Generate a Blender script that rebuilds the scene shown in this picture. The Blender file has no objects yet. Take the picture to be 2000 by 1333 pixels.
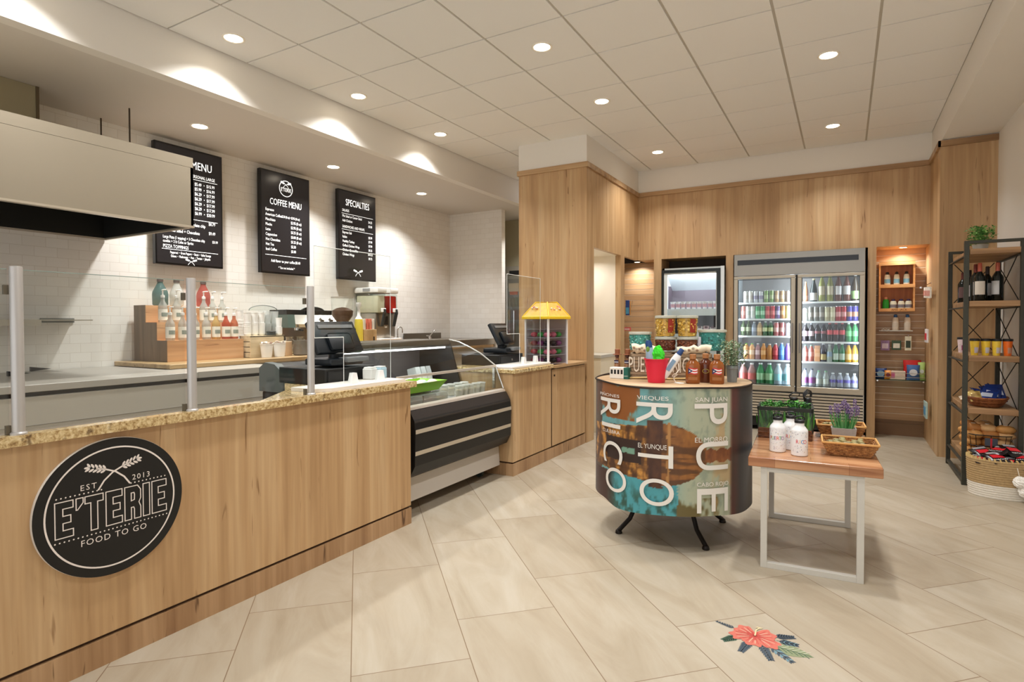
import bpy, bmesh, math, random
from mathutils import Vector, Matrix
random.seed(7)
PI = math.pi
C = bpy.context.scene.collection
SC = bpy.context.scene

# ---------------------------------------------------------------- camera
cd = bpy.data.cameras.new('camera'); cam = bpy.data.objects.new('camera', cd); C.objects.link(cam)
cd.sensor_width = 36.0; cd.lens = 20.346; cd.shift_y = -0.00684; cd.clip_start = 0.05
_r = Vector((0.8667, 0.4988, -0.0019)).normalized(); _f = Vector((-0.4985, 0.8667, -0.0194)).normalized()
_u = _r.cross(_f).normalized(); _r = _f.cross(_u).normalized()
cam.matrix_world = Matrix(((_r.x, _u.x, -_f.x, 0), (_r.y, _u.y, -_f.y, 0), (_r.z, _u.z, -_f.z, 1.31), (0, 0, 0, 1)))
SC.camera = cam

# ---------------------------------------------------------------- world, exposure
w = bpy.data.worlds.new('world'); SC.world = w; w.use_nodes = True
w.node_tree.nodes['Background'].inputs[0].default_value = (0.975, 0.99, 1.02, 1)
w.node_tree.nodes['Background'].inputs[1].default_value = 1.4
SC.view_settings.view_transform = 'Standard'; SC.view_settings.look = 'None'
SC.view_settings.exposure = 0.43; SC.view_settings.gamma = 1.0; SC.view_settings.use_curve_mapping = False
SC.cycles.max_bounces = 10; SC.cycles.diffuse_bounces = 5; SC.cycles.glossy_bounces = 4
SC.cycles.transmission_bounces = 8; SC.cycles.transparent_max_bounces = 24
SC.cycles.caustics_reflective = False; SC.cycles.caustics_refractive = False
SC.cycles.sample_clamp_indirect = 3.0
SC.cycles.use_denoising = True

LAMP_W = 9.5            # watts of each ceiling downlight
LAMP_COL = (1.0, 0.99, 0.985)
def lamp_at(name, x, y, z, power, parent=None, size=0.13, col=LAMP_COL, spread=118):
    ld = bpy.data.lights.new(name, 'AREA'); ld.shape = 'DISK'; ld.size = size; ld.energy = power; ld.color = col
    ld.spread = math.radians(spread)
    o = bpy.data.objects.new(name, ld); C.objects.link(o); o.location = (x, y, z)
    if parent: o.parent = parent; o.location = Vector((x, y, z)) - parent.location
    return o

# ---------------------------------------------------------------- materials
def lin(c): return tuple(((v / 255.0) / 12.92 if v / 255.0 <= 0.04045 else ((v / 255.0 + 0.055) / 1.055) ** 2.4) for v in c)
_M = {}
def P(key, rgb, rough=0.5, metal=0.0, trans=0.0, emit=0.0, ior=1.45, coat=0.0, alpha=1.0, spec=None, noise=0.0, nscale=20.0):
    """principled material; rgb in sRGB 0-255; noise adds a slight mottle"""
    if key in _M: return _M[key]
    m = bpy.data.materials.new(key); m.use_nodes = True; nt = m.node_tree; b = nt.nodes['Principled BSDF']
    c = lin(rgb)
    b.inputs['Base Color'].default_value = (*c, 1); b.inputs['Roughness'].default_value = rough
    b.inputs['Metallic'].default_value = metal; b.inputs['Transmission Weight'].default_value = trans
    b.inputs['IOR'].default_value = ior; b.inputs['Coat Weight'].default_value = coat; b.inputs['Alpha'].default_value = alpha
    if spec is not None: b.inputs['Specular IOR Level'].default_value = spec
    if emit: b.inputs['Emission Color'].default_value = (*c, 1); b.inputs['Emission Strength'].default_value = emit
    tc = nt.nodes.new('ShaderNodeTexCoord'); n = nt.nodes.new('ShaderNodeTexNoise'); n.inputs['Scale'].default_value = nscale
    nt.links.new(tc.outputs['Object'], n.inputs['Vector'])
    if noise:
        mx = nt.nodes.new('ShaderNodeMix'); mx.data_type = 'RGBA'
        mx.inputs['A'].default_value = (*[v * (1 - noise) for v in c], 1); mx.inputs['B'].default_value = (*[min(1, v * (1 + noise)) for v in c], 1)
        nt.links.new(n.outputs['Fac'], mx.inputs['Factor']); nt.links.new(mx.outputs['Result'], b.inputs['Base Color'])
    _M[key] = m; return m

def ramp(nt, stops):
    r = nt.nodes.new('ShaderNodeValToRGB'); e = r.color_ramp.elements
    e[0].position, e[0].color = stops[0][0], (*lin(stops[0][1]), 1)
    e[1].position, e[1].color = stops[-1][0], (*lin(stops[-1][1]), 1)
    for p, c in stops[1:-1]:
        k = e.new(p); k.color = (*lin(c), 1)
    return r
def coords(nt, scale=(1, 1, 1), rot=(0, 0, 0), loc=(0, 0, 0)):
    tc = nt.nodes.new('ShaderNodeTexCoord'); mp = nt.nodes.new('ShaderNodeMapping')
    mp.inputs['Scale'].default_value = scale; mp.inputs['Rotation'].default_value = rot; mp.inputs['Location'].default_value = loc
    nt.links.new(tc.outputs['Object'], mp.inputs['Vector']); return mp
def noise_node(nt, vec, scale, detail=3, dist=0.0, rough=0.5):
    n = nt.nodes.new('ShaderNodeTexNoise'); n.inputs['Scale'].default_value = scale; n.inputs['Detail'].default_value = detail
    n.inputs['Distortion'].default_value = dist; n.inputs['Roughness'].default_value = rough
    nt.links.new(vec.outputs[0], n.inputs['Vector']); return n
def wood(key, dark, mid, light, grain=2, rough=0.45, crack=(96, 66, 38), sc=1.0, crack_amt=0.66, coat=0.0):
    """wood with the grain along axis `grain`"""
    if key in _M: return _M[key]
    m = bpy.data.materials.new(key); m.use_nodes = True; nt = m.node_tree; b = nt.nodes['Principled BSDF']
    s = [9 * sc] * 3; s[grain] = 0.55 * sc; s2 = [46 * sc] * 3; s2[grain] = 1.5 * sc; s3 = [30 * sc] * 3; s3[grain] = 2.6 * sc
    n1 = noise_node(nt, coords(nt, s), 1.0, 4, 0.6); n2 = noise_node(nt, coords(nt, s2), 1.0, 3, 0.2); n3 = noise_node(nt, coords(nt, s3, loc=(3, 5, 7)), 1.0, 2, 1.2)
    r1 = ramp(nt, [(0.28, dark), (0.5, mid), (0.74, light)]); nt.links.new(n1.outputs['Fac'], r1.inputs['Fac'])
    r2 = ramp(nt, [(0.30, (226, 220, 213)), (0.70, (255, 255, 255))]); nt.links.new(n2.outputs['Fac'], r2.inputs['Fac'])
    r3 = ramp(nt, [(crack_amt, (255, 255, 255)), (crack_amt + 0.07, tuple(min(255, int(255 * (crack[i] / light[i]))) for i in range(3)))]); nt.links.new(n3.outputs['Fac'], r3.inputs['Fac'])
    def mul(a, bb, f):
        x = nt.nodes.new('ShaderNodeMix'); x.data_type = 'RGBA'; x.blend_type = 'MULTIPLY'; x.inputs['Factor'].default_value = f
        nt.links.new(a, x.inputs['A']); nt.links.new(bb, x.inputs['B']); return x.outputs['Result']
    o = mul(mul(r1.outputs[0], r2.outputs[0], 0.75), r3.outputs[0], 0.8)
    nt.links.new(o, b.inputs['Base Color']); b.inputs['Roughness'].default_value = rough; b.inputs['Coat Weight'].default_value = coat
    _M[key] = m; return m
def brick(key, c1, c2, mortar, bw, bh, rot=(0, 0, 0), ms=0.004, rough=0.25, bump=0.15, offset=0.5, plain=False, swap=None):
    if key in _M: return _M[key]
    m = bpy.data.materials.new(key); m.use_nodes = True; nt = m.node_tree; b = nt.nodes['Principled BSDF']
    tc = nt.nodes.new('ShaderNodeTexCoord'); sp = nt.nodes.new('ShaderNodeSeparateXYZ'); cb = nt.nodes.new('ShaderNodeCombineXYZ')
    nt.links.new(tc.outputs['Object'], sp.inputs[0])
    u, v = swap or ('Y', 'Z'); nt.links.new(sp.outputs[u], cb.inputs['X']); nt.links.new(sp.outputs[v], cb.inputs['Y'])
    br = nt.nodes.new('ShaderNodeTexBrick'); br.offset = offset; br.squash = 1.0
    br.inputs['Color1'].default_value = (*lin(c1), 1); br.inputs['Color2'].default_value = (*lin(c2), 1); br.inputs['Mortar'].default_value = (*lin(mortar), 1)
    br.inputs['Scale'].default_value = 1.0; br.inputs['Brick Width'].default_value = bw; br.inputs['Row Height'].default_value = bh
    br.inputs['Mortar Size'].default_value = ms; br.inputs['Mortar Smooth'].default_value = 0.3
    nt.links.new(cb.outputs[0], br.inputs['Vector']); nt.links.new(br.outputs['Color'], b.inputs['Base Color'])
    bp = nt.nodes.new('ShaderNodeBump'); bp.inputs['Strength'].default_value = bump; bp.inputs['Distance'].default_value = 0.003; bp.invert = True
    nt.links.new(br.outputs['Fac'], bp.inputs['Height']); nt.links.new(bp.outputs[0], b.inputs['Normal'])
    b.inputs['Roughness'].default_value = rough
    _M[key] = m; return m
def thin_glass(key, tint=(250, 252, 251), refl=0.06, rough=0.02):
    """clear pane: lets light straight through, mirrors a little, more at grazing angles"""
    if key in _M: return _M[key]
    m = bpy.data.materials.new(key); m.use_nodes = True; nt = m.node_tree; nt.nodes.remove(nt.nodes['Principled BSDF'])
    out = nt.nodes['Material Output']; t = nt.nodes.new('ShaderNodeBsdfTransparent'); g = nt.nodes.new('ShaderNodeBsdfGlossy')
    t.inputs[0].default_value = (*lin(tint), 1); g.inputs['Roughness'].default_value = rough
    lw = nt.nodes.new('ShaderNodeLayerWeight'); lw.inputs[0].default_value = 0.5; pw_ = nt.nodes.new('ShaderNodeMath'); pw_.operation = 'POWER'; pw_.inputs[1].default_value = 5.0
    ad = nt.nodes.new('ShaderNodeMath'); ad.operation = 'MULTIPLY_ADD'; ad.inputs[1].default_value = 0.55; ad.inputs[2].default_value = refl * 0.55; ad.use_clamp = True
    nt.links.new(lw.outputs['Facing'], pw_.inputs[0]); nt.links.new(pw_.outputs[0], ad.inputs[0]); mx = nt.nodes.new('ShaderNodeMixShader')
    nt.links.new(ad.outputs[0], mx.inputs[0]); nt.links.new(t.outputs[0], mx.inputs[1]); nt.links.new(g.outputs[0], mx.inputs[2]); nt.links.new(mx.outputs[0], out.inputs[0])
    _M[key] = m; return m
def milky(key, rgb, clear=0.5, rough=0.15):
    """see-through coloured plastic: part transparent, part glossy body colour"""
    if key in _M: return _M[key]
    m = bpy.data.materials.new(key); m.use_nodes = True; nt = m.node_tree; b = nt.nodes['Principled BSDF']; out = nt.nodes['Material Output']
    b.inputs['Base Color'].default_value = (*lin(rgb), 1); b.inputs['Roughness'].default_value = rough
    t = nt.nodes.new('ShaderNodeBsdfTransparent'); t.inputs[0].default_value = (*[0.35 + 0.65 * v for v in lin(rgb)], 1)
    mx = nt.nodes.new('ShaderNodeMixShader'); mx.inputs[0].default_value = 1 - clear
    nt.links.new(t.outputs[0], mx.inputs[1]); nt.links.new(b.outputs[0], mx.inputs[2]); nt.links.new(mx.outputs[0], out.inputs[0])
    _M[key] = m; return m

# ---------------------------------------------------------------- mesh helpers
class B:
    def __init__(s): s.bm = bmesh.new()
    def _mi(s, faces, mi):
        for f in faces: f.material_index = mi
    def box(s, x0, x1, y0, y1, z0, z1, mi=0, bev=0.0, seg=1, M=None):
        r = bmesh.ops.create_cube(s.bm, size=1.0); vs = r['verts']
        for v in vs: v.co = Vector((x0 + (v.co.x + .5) * (x1 - x0), y0 + (v.co.y + .5) * (y1 - y0), z0 + (v.co.z + .5) * (z1 - z0)))
        fs = list({f for v in vs for f in v.link_faces})
        if bev > 0:
            r2 = bmesh.ops.bevel(s.bm, geom=list({e for v in vs for e in v.link_edges}), offset=bev, segments=seg, affect='EDGES', profile=0.5)
            vs = [v for v in r2['verts']] + [v for v in vs if v.is_valid]
            fs = list({f for v in vs for f in v.link_faces}); vs = list({v for f in fs for v in f.verts})
        if M is not None: bmesh.ops.transform(s.bm, matrix=M, verts=list({v for f in fs for v in f.verts}))
        s._mi(fs, mi); return s
    def faces(s, verts, faces, mi=0):
        vv = [s.bm.verts.new(v) for v in verts]
        for f in faces:
            try: s.bm.faces.new([vv[i] for i in f]).material_index = mi
            except ValueError: pass
        return s
    def prism(s, poly, a0, a1, axis='y', mi=0, M=None):
        """extrude a 2-D polygon along an axis; the poly gives the two other coordinates in xyz order"""
        def p3(p, a): return {'x': (a, p[0], p[1]), 'y': (p[0], a, p[1]), 'z': (p[0], p[1], a)}[axis]
        n = len(poly); vs = [p3(p, a0) for p in poly] + [p3(p, a1) for p in poly]
        if M is not None: vs = [M @ Vector(v) for v in vs]
        return s.faces(vs, [tuple(range(n)), tuple(range(2 * n - 1, n - 1, -1))] + [(i, i + n, (i + 1) % n + n, (i + 1) % n) for i in range(n)], mi)
    def lathe(s, prof, c=(0, 0, 0), n=20, mi=0, sx=1.0, sy=1.0, cap=True, M=None, mis=None, ang=2 * PI):
        closed = ang > 6.28; k = n if closed else n + 1
        rings = []
        for (r, z) in prof:
            ring = []
            for i in range(k):
                a = ang * i / n; v = Vector((c[0] + r * math.cos(a) * sx, c[1] + r * math.sin(a) * sy, c[2] + z))
                if M is not None: v = M @ v
                ring.append(s.bm.verts.new(v))
            rings.append(ring)
        for j in range(len(rings) - 1):
            for i in range(k if closed else k - 1):
                f = s.bm.faces.new((rings[j][i], rings[j][(i + 1) % k], rings[j + 1][(i + 1) % k], rings[j + 1][i])); f.material_index = mis[j] if mis else mi
        if cap and closed:
            if prof[0][0] > 1e-5: s.bm.faces.new(rings[0][::-1]).material_index = mis[0] if mis else mi
            if prof[-1][0] > 1e-5: s.bm.faces.new(rings[-1]).material_index = mis[-1] if mis else mi
        return s
    def disc(s, c, r, n=10, mi=0, M=None):
        v = [Vector((c[0] + r * math.cos(2 * PI * i / n), c[1] + r * math.sin(2 * PI * i / n), c[2])) for i in range(n)]
        return s.faces([M @ q for q in v] if M is not None else v, [tuple(range(n))], mi)
    def cyl(s, p0, p1, r0, r1=None, n=14, mi=0):
        r1 = r0 if r1 is None else r1; p0, p1 = Vector(p0), Vector(p1); d = p1 - p0
        M = Matrix.Translation(p0) @ d.to_track_quat('Z', 'Y').to_matrix().to_4x4()
        return s.lathe([(r0, 0), (r1, d.length)], n=n, mi=mi, M=M)
    def tube(s, pts, r, n=8, mi=0, closed=False, rs=None):
        pts = [Vector(p) for p in pts]; m = len(pts); rings = []
        up = Vector((0, 0, 1)); prev = None
        for i, p in enumerate(pts):
            a = pts[(i - 1) % m] if (closed or i > 0) else p; bb = pts[(i + 1) % m] if (closed or i < m - 1) else p
            d = (bb - a).normalized()
            if prev is None:
                x = d.cross(up); x = d.cross(Vector((1, 0, 0))) if x.length < 1e-3 else x
            else: x = prev - d * prev.dot(d)
            x.normalize(); prev = x; y = d.cross(x); rr = rs[i] if rs else r
            rings.append([s.bm.verts.new(p + (x * math.cos(2 * PI * k / n) + y * math.sin(2 * PI * k / n)) * rr) for k in range(n)])
        for i in range(m if closed else m - 1):
            for k in range(n):
                s.bm.faces.new((rings[i][k], rings[i][(k + 1) % n], rings[(i + 1) % m][(k + 1) % n], rings[(i + 1) % m][k])).material_index = mi
        if not closed:
            s.bm.faces.new(rings[0][::-1]).material_index = mi; s.bm.faces.new(rings[-1]).material_index = mi
        return s
    def ball(s, c, r, mi=0, u=12, v=8):
        rr = (r, r, r) if isinstance(r, (int, float)) else r
        q = bmesh.ops.create_uvsphere(s.bm, u_segments=u, v_segments=v, radius=1.0)
        for x in q['verts']: x.co = Vector((c[0] + x.co.x * rr[0], c[1] + x.co.y * rr[1], c[2] + x.co.z * rr[2]))
        s._mi({f for x in q['verts'] for f in x.link_faces}, mi); return s
    def strip(s, pts, wd, nrm=(0, 0, 1), mi=0, closed=False, th=0.0):
        """flat ribbon of width wd along a polyline lying in a plane with normal nrm"""
        pts = [Vector(p) for p in pts]; nn = Vector(nrm).normalized(); m = len(pts); L, R = [], []
        for i, p in enumerate(pts):
            a = pts[(i - 1) % m] if (closed or i > 0) else None; bb = pts[(i + 1) % m] if (closed or i < m - 1) else None
            d1 = (p - a).normalized() if a is not None else None; d2 = (bb - p).normalized() if bb is not None else None
            d1 = d1 or d2; d2 = d2 or d1; n1 = nn.cross(d1); n2 = nn.cross(d2); b = (n1 + n2)
            b = n1 if b.length < 1e-4 else b.normalized() * (1 / max(0.35, (n1 + n2).normalized().dot(n1)))
            L.append(s.bm.verts.new(p + b * wd / 2)); R.append(s.bm.verts.new(p - b * wd / 2))
        for i in range(m if closed else m - 1):
            j = (i + 1) % m; s.bm.faces.new((R[i], R[j], L[j], L[i])).material_index = mi
        return s
    def add(s, me, M=None, mi=None):
        k = len(s.bm.verts); kf = len(s.bm.faces); s.bm.from_mesh(me); s.bm.verts.ensure_lookup_table(); s.bm.faces.ensure_lookup_table()
        if M is not None: bmesh.ops.transform(s.bm, matrix=M, verts=s.bm.verts[k:])
        if mi is not None: s._mi(s.bm.faces[kf:], mi)
        return s
    def text(s, t, size, M, mi=0, align='CENTER', ext=0.0, xs=1.0, sp=1.0, bend=None):
        me = text_mesh(t, size, align, ext, xs, sp)
        k = len(s.bm.verts); kf = len(s.bm.faces); s.bm.from_mesh(me); s.bm.verts.ensure_lookup_table(); s.bm.faces.ensure_lookup_table()
        for v in s.bm.verts[k:]:
            v.co = M @ v.co if M is not None else v.co
            if bend: v.co = bend(v.co)
        s._mi(s.bm.faces[kf:], mi); bpy.data.meshes.remove(me); return s
    def bend(s, fn):
        for v in s.bm.verts: v.co = fn(v.co)
        return s
    def build(s, name, mats, parent=None, w=False, smooth=0, at=None):
        """w: vertices are in world coordinates. at: origin for a top-level mesh"""
        if not isinstance(mats, (list, tuple)): mats = [mats]
        off = parent.location if (parent is not None and w) else (Vector(at) if at is not None else Vector((0, 0, 0)))
        if w and parent is not None and parent.parent is not None: off = off + parent.parent.location
        if off.length > 0:
            for v in s.bm.verts: v.co -= off
        bmesh.ops.recalc_face_normals(s.bm, faces=s.bm.faces)
        me = bpy.data.meshes.new(name); s.bm.to_mesh(me); s.bm.free()
        for m in mats: me.materials.append(m)
        if smooth:
            me.polygons.foreach_set('use_smooth', [True] * len(me.polygons)); me.set_sharp_from_angle(angle=math.radians(smooth))
        o = bpy.data.objects.new(name, me); C.objects.link(o)
        if parent is not None: o.parent = parent
        elif at is not None: o.location = at
        return o
def text_mesh(t, size, align='CENTER', ext=0.0, xs=1.0, sp=1.0, res=2):
    cu = bpy.data.curves.new('lettering', 'FONT'); cu.body = t; cu.size = size; cu.align_x = align; cu.align_y = 'CENTER'; cu.extrude = ext
    cu.space_character = sp; cu.resolution_u = res
    o = bpy.data.objects.new('lettering', cu); C.objects.link(o); bpy.context.view_layer.update()
    dg = bpy.context.evaluated_depsgraph_get(); me = bpy.data.meshes.new_from_object(o.evaluated_get(dg))
    bpy.data.objects.remove(o); bpy.data.curves.remove(cu)
    if xs != 1.0:
        for v in me.vertices: v.co.x *= xs
    return me
def T(x, y, z): return Matrix.Translation((x, y, z))
def RZ(a): return Matrix.Rotation(a, 4, 'Z')
def RX(a): return Matrix.Rotation(a, 4, 'X')
def RY(a): return Matrix.Rotation(a, 4, 'Y')
FACE_X = Matrix(((0, 0, 1, 0), (1, 0, 0, 0), (0, 1, 0, 0), (0, 0, 0, 1)))     # text read from +X (runs along +Y, up +Z)
FACE_NY = Matrix(((1, 0, 0, 0), (0, 0, -1, 0), (0, 1, 0, 0), (0, 0, 0, 1)))   # text read from -Y (runs along +X)

def tag(o, label=None, cat=None, group=None, kind=None):
    if label: o['label'] = label
    if cat: o['category'] = cat
    if group: o['group'] = group
    if kind: o['kind'] = kind
    return o
def thing(name, label, cat, loc=(0, 0, 0), rz=0.0, group=None):
    o = bpy.data.objects.new(name, None); C.objects.link(o); o.location = loc; o.rotation_euler = (0, 0, rz); o.empty_display_size = 0.05
    return tag(o, label, cat, group)
def struct(name, b, m, smooth=0): return tag(b.build(name, m, smooth=smooth), kind='structure')
_KIDS = {}
def kids(o): return [c for c in bpy.data.objects if c.parent == o]
def dup(src, loc, rz=0.0, label=None, group=None, scale=None):
    if src.name not in _KIDS: _KIDS[src.name] = [(c, kids(c)) for c in kids(src)]
    r = src.copy(); C.objects.link(r); r.location = loc; r.rotation_euler = (0, 0, rz)
    if label: r['label'] = label
    if group: r['group'] = group
    if scale: r.scale = scale
    for c, gs in _KIDS[src.name]:
        d = c.copy(); C.objects.link(d); d.parent = r
        for g in gs:
            e = g.copy(); C.objects.link(e); e.parent = d
    return r
ORD = ['leftmost', 'second', 'third', 'fourth', 'fifth', 'sixth', 'seventh', 'eighth', 'ninth', 'tenth', 'eleventh', 'twelfth', 'thirteenth']
def nth(i): return 'leftmost' if i == 0 else ORD[i] + ' from the left'

# ---------------------------------------------------------------- common materials
OAK = wood('oak_laminate', (176, 139, 97), (194, 158, 114), (208, 176, 134), 2, 0.42, crack=(140, 104, 66), crack_amt=.68)
OAKH = None
OAKY = wood('oak_laminate_along', (176, 139, 97), (194, 158, 114), (208, 176, 134), 1, 0.42)
WHITE = P('warm_white_paint', (232, 228, 221), 0.7, noise=0.01, nscale=3)
BLACK = P('black_plastic', (22, 22, 23), 0.45, noise=0.05)
BLACKG = P('gloss_black', (10, 11, 11), 0.15)
DARKM = P('dark_bronze_metal', (62, 60, 54), 0.5, 0.6, noise=0.15, nscale=40)
STEEL = P('brushed_steel', (176, 170, 160), 0.32, 1.0, noise=0.05, nscale=60)
CHROME = P('chrome', (215, 215, 215), 0.12, 1.0)
WPLAS = P('white_plastic', (236, 234, 228), 0.35)
WMET = P('white_powder_coat', (198, 195, 186), 0.4)
GLASS = thin_glass('clear_pane')
GREYLAM = P('grey_laminate', (172, 166, 154), 0.4, noise=0.02, nscale=5)
# ================================================================ THE SETTING
ZC, ZK = 3.342, 3.02
# floor: 18x36 inch tiles laid diagonally, each row shifted by a third
def floor_mat():
    m = bpy.data.materials.new('porcelain_floor_tile'); m.use_nodes = True; nt = m.node_tree; b = nt.nodes['Principled BSDF']
    def math_(op, a, bb=None, clamp=False):
        n = nt.nodes.new('ShaderNodeMath'); n.operation = op; n.use_clamp = clamp
        for i, v in enumerate((a, bb)):
            if v is None: continue
            if isinstance(v, (int, float)): n.inputs[i].default_value = v
            else: nt.links.new(v, n.inputs[i])
        return n.outputs[0]
    tc = nt.nodes.new('ShaderNodeTexCoord'); sp = nt.nodes.new('ShaderNodeSeparateXYZ'); nt.links.new(tc.outputs['Object'], sp.inputs[0])
    ca, sa = 0.7051, -0.7091
    a = math_('ADD', math_('MULTIPLY', sp.outputs['X'], ca), math_('MULTIPLY', sp.outputs['Y'], sa))
    n = math_('ADD', math_('MULTIPLY', sp.outputs['X'], -sa), math_('MULTIPLY', sp.outputs['Y'], ca))
    W, L = 0.4495, 0.909
    kn = math_('DIVIDE', math_('ADD', n, 0.033), W); k = math_('FLOOR', kn); fn = math_('SUBTRACT', kn, k)
    am = math_('DIVIDE', math_('ADD', math_('ADD', a, 3.11), math_('MULTIPLY', k, 0.303)), L); j = math_('FLOOR', am); fa = math_('SUBTRACT', am, j)
    def edge(f, size, g):   # 1 inside the joint
        d = math_('MULTIPLY', math_('MINIMUM', f, math_('SUBTRACT', 1.0, f)), size)
        return math_('SUBTRACT', 1.0, math_('DIVIDE', math_('SUBTRACT', d, g * .4), g * .6, True))
    g = math_('MAXIMUM', edge(fn, W, 0.0024), edge(fa, L, 0.0024), True)
    cb = nt.nodes.new('ShaderNodeCombineXYZ'); nt.links.new(k, cb.inputs[0]); nt.links.new(j, cb.inputs[1])
    wn = nt.nodes.new('ShaderNodeTexWhiteNoise'); wn.noise_dimensions = '2D'; nt.links.new(cb.outputs[0], wn.inputs['Vector'])
    cv = nt.nodes.new('ShaderNodeCombineXYZ'); nt.links.new(math_('ADD', math_('MULTIPLY', a, 0.8), math_('MULTIPLY', wn.outputs['Value'], 9.0)), cv.inputs[0]); nt.links.new(math_('MULTIPLY', n, 3.4), cv.inputs[1]); nt.links.new(math_('MULTIPLY', k, 3.7), cv.inputs[2])
    nz = nt.nodes.new('ShaderNodeTexNoise'); nz.inputs['Scale'].default_value = 1.3; nz.inputs['Detail'].default_value = 6; nz.inputs['Distortion'].default_value = 1.6; nz.inputs['Roughness'].default_value = 0.62
    nt.links.new(cv.outputs[0], nz.inputs['Vector'])
    r = ramp(nt, [(0.28, (161, 148, 127)), (0.45, (170, 158, 138)), (0.62, (177, 167, 149)), (0.8, (183, 175, 160))]); nt.links.new(nz.outputs['Fac'], r.inputs['Fac'])
    mx = nt.nodes.new('ShaderNodeMix'); mx.data_type = 'RGBA'; mx.blend_type = 'MULTIPLY'; mx.inputs['Factor'].default_value = 1
    vr = ramp(nt, [(0.0, (243, 240, 236)), (1.0, (255, 255, 255))]); nt.links.new(wn.outputs['Value'], vr.inputs['Fac']); nt.links.new(r.outputs[0], mx.inputs['A']); nt.links.new(vr.outputs[0], mx.inputs['B'])
    m2 = nt.nodes.new('ShaderNodeMix'); m2.data_type = 'RGBA'; m2.inputs['B'].default_value = (*lin((122, 100, 76)), 1)
    nt.links.new(g, m2.inputs['Factor']); nt.links.new(mx.outputs['Result'], m2.inputs['A']); nt.links.new(m2.outputs['Result'], b.inputs['Base Color'])
    b.inputs['Roughness'].default_value = 0.42; b.inputs['Specular IOR Level'].default_value = 0.35
    bp = nt.nodes.new('ShaderNodeBump'); bp.invert = True; bp.inputs['Strength'].default_value = 0.3; bp.inputs['Distance'].default_value = 0.002; nt.links.new(g, bp.inputs['Height']); nt.links.new(bp.outputs[0], b.inputs['Normal'])
    return m
struct('floor', B().box(-5.6, 1.35, -3.0, 8.6, -0.05, 0.0), floor_mat())

# ceilings: lay-in tiles hanging in a T-bar grid, and the lower plain ceiling over the kitchen
TILE = P('ceiling_tile', (240, 239, 236), 0.85, noise=0.012, nscale=120); TBAR = P('grid_bar', (196, 190, 178), 0.6)
x0, y0, g = -3.4715, 3.53, 0.61
b = B()
for i in range(-1, 7):
    for j in range(-11, 7):
        ax, ay = x0 + i * g, y0 + j * g
        bx0, bx1, by0, by1 = max(ax + .009, -4.06), min(ax + g - .009, 0.79), max(ay + .006, -3.0), min(ay + g - .006, 7.64)
        if bx1 - bx0 > .03 and by1 - by0 > .03: b.box(bx0, bx1, by0, by1, ZC, ZC + .02)
struct('ceiling', b, TILE)
b = B().box(-4.07, 0.80, -3.0, 7.65, ZC + .009, ZC + .03)
struct('trim_1', b, TBAR)
KC = P('kitchen_ceiling_paint', (214, 208, 200), 0.75, noise=0.01, nscale=3)
struct('ceiling', B().box(-5.6, -4.17, -3.0, 8.5, ZK, ZK + .04).box(-4.17, -3.2, 7.66, 8.5, ZK, ZK + .04), KC)
struct('trim_2', B().box(-4.17, -4.07, -3.0, 7.9, ZK, ZC + .05), WHITE)                       # fascia between the two ceilings
struct('trim_3', B().box(0.795, 1.22, -3.0, 6.92, 3.06, ZC + .05).box(.795, 1.22, 6.92, 8.1, 3.055, ZC + .05), WHITE)   # lowered beam on the right
# walls
TW = brick('subway_tile', (238, 235, 228), (233, 229, 221), (214, 208, 197), 0.152, 0.0765, ms=0.0016, rough=0.22, bump=0.2)
TWX = brick('subway_tile_end', (238, 235, 228), (233, 229, 221), (214, 208, 197), 0.152, 0.0765, ms=0.0016, rough=0.22, bump=0.2, swap=('X', 'Z'))
struct('wall_left', B().box(-5.55, -5.45, -3.0, 8.5, 0, ZK), TW)
struct('wall_kitchen_end', B().box(-5.45, -4.49, 7.5, 7.6, 0, ZK), TWX)
ALC = P('alcove_paint', (176, 168, 140), 0.7)
struct('wall_alcove', B().box(-5.45, -3.0, 8.4, 8.5, 0, ZK), ALC)
struct('wall_right', B().box(1.22, 1.32, -3.0, 8.1, 0, ZC + .05), WHITE)
struct('wall_back', B().box(-3.2, 1.3, 8.08, 8.18, 0, ZC + .05), P('niche_back_dark', (60, 46, 34), 0.8))
# white band above the wood
b = B().box(-3.27, -2.43, 5.85, 5.95, 3.05, ZC + .05).box(-2.53, -2.43, 5.95, 7.75, 3.05, ZC + .05).box(-2.53, .795, 7.65, 7.75, 3.05, ZC + .05).box(-3.27, -3.17, 5.95, 7.9, 3.05, ZC + .05)
struct('wall_upper', b, P('warm_white_paint_upper', (234, 229, 220), 0.7, noise=0.01, nscale=3))
# wood clad column, right hand face with the pass-through, and the back wall with its openings
b = B()
b.box(-3.27, -2.43, 5.85, 5.90, 0.0, 2.995)                                   # column front
b.box(-3.27, -3.22, 5.90, 7.9, 0, 2.995)
b.box(-2.48, -2.43, 5.90, 6.06, 0, 2.995)                                     # column corner return
b.box(-2.48, -2.43, 6.06, 7.65, 2.15, 2.995)                                  # over the opening
b.box(-2.50, -2.43, 6.95, 7.09, 0, 2.15)                                      # jamb post
struct('wall_column', b, OAK)
b = B()
b.box(-2.43, 0.785, 7.65, 7.70, 2.15, 2.995)
b.box(-2.215, -2.114, 7.65, 8.05, 0, 2.15).box(-1.301, -1.212, 7.65, 8.05, 0, 2.15).box(0.218, 0.300, 7.65, 8.05, 0, 2.15)
b.box(-2.43, .785, 7.70, 8.06, 2.15, 2.17)                                    # soffit of the niches
struct('wall_back_clad', b, OAK)
struct('wall_right_clad', B().box(0.785, 1.22, 6.92, 8.06, 0, 2.995), OAK)
b = B()
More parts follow.
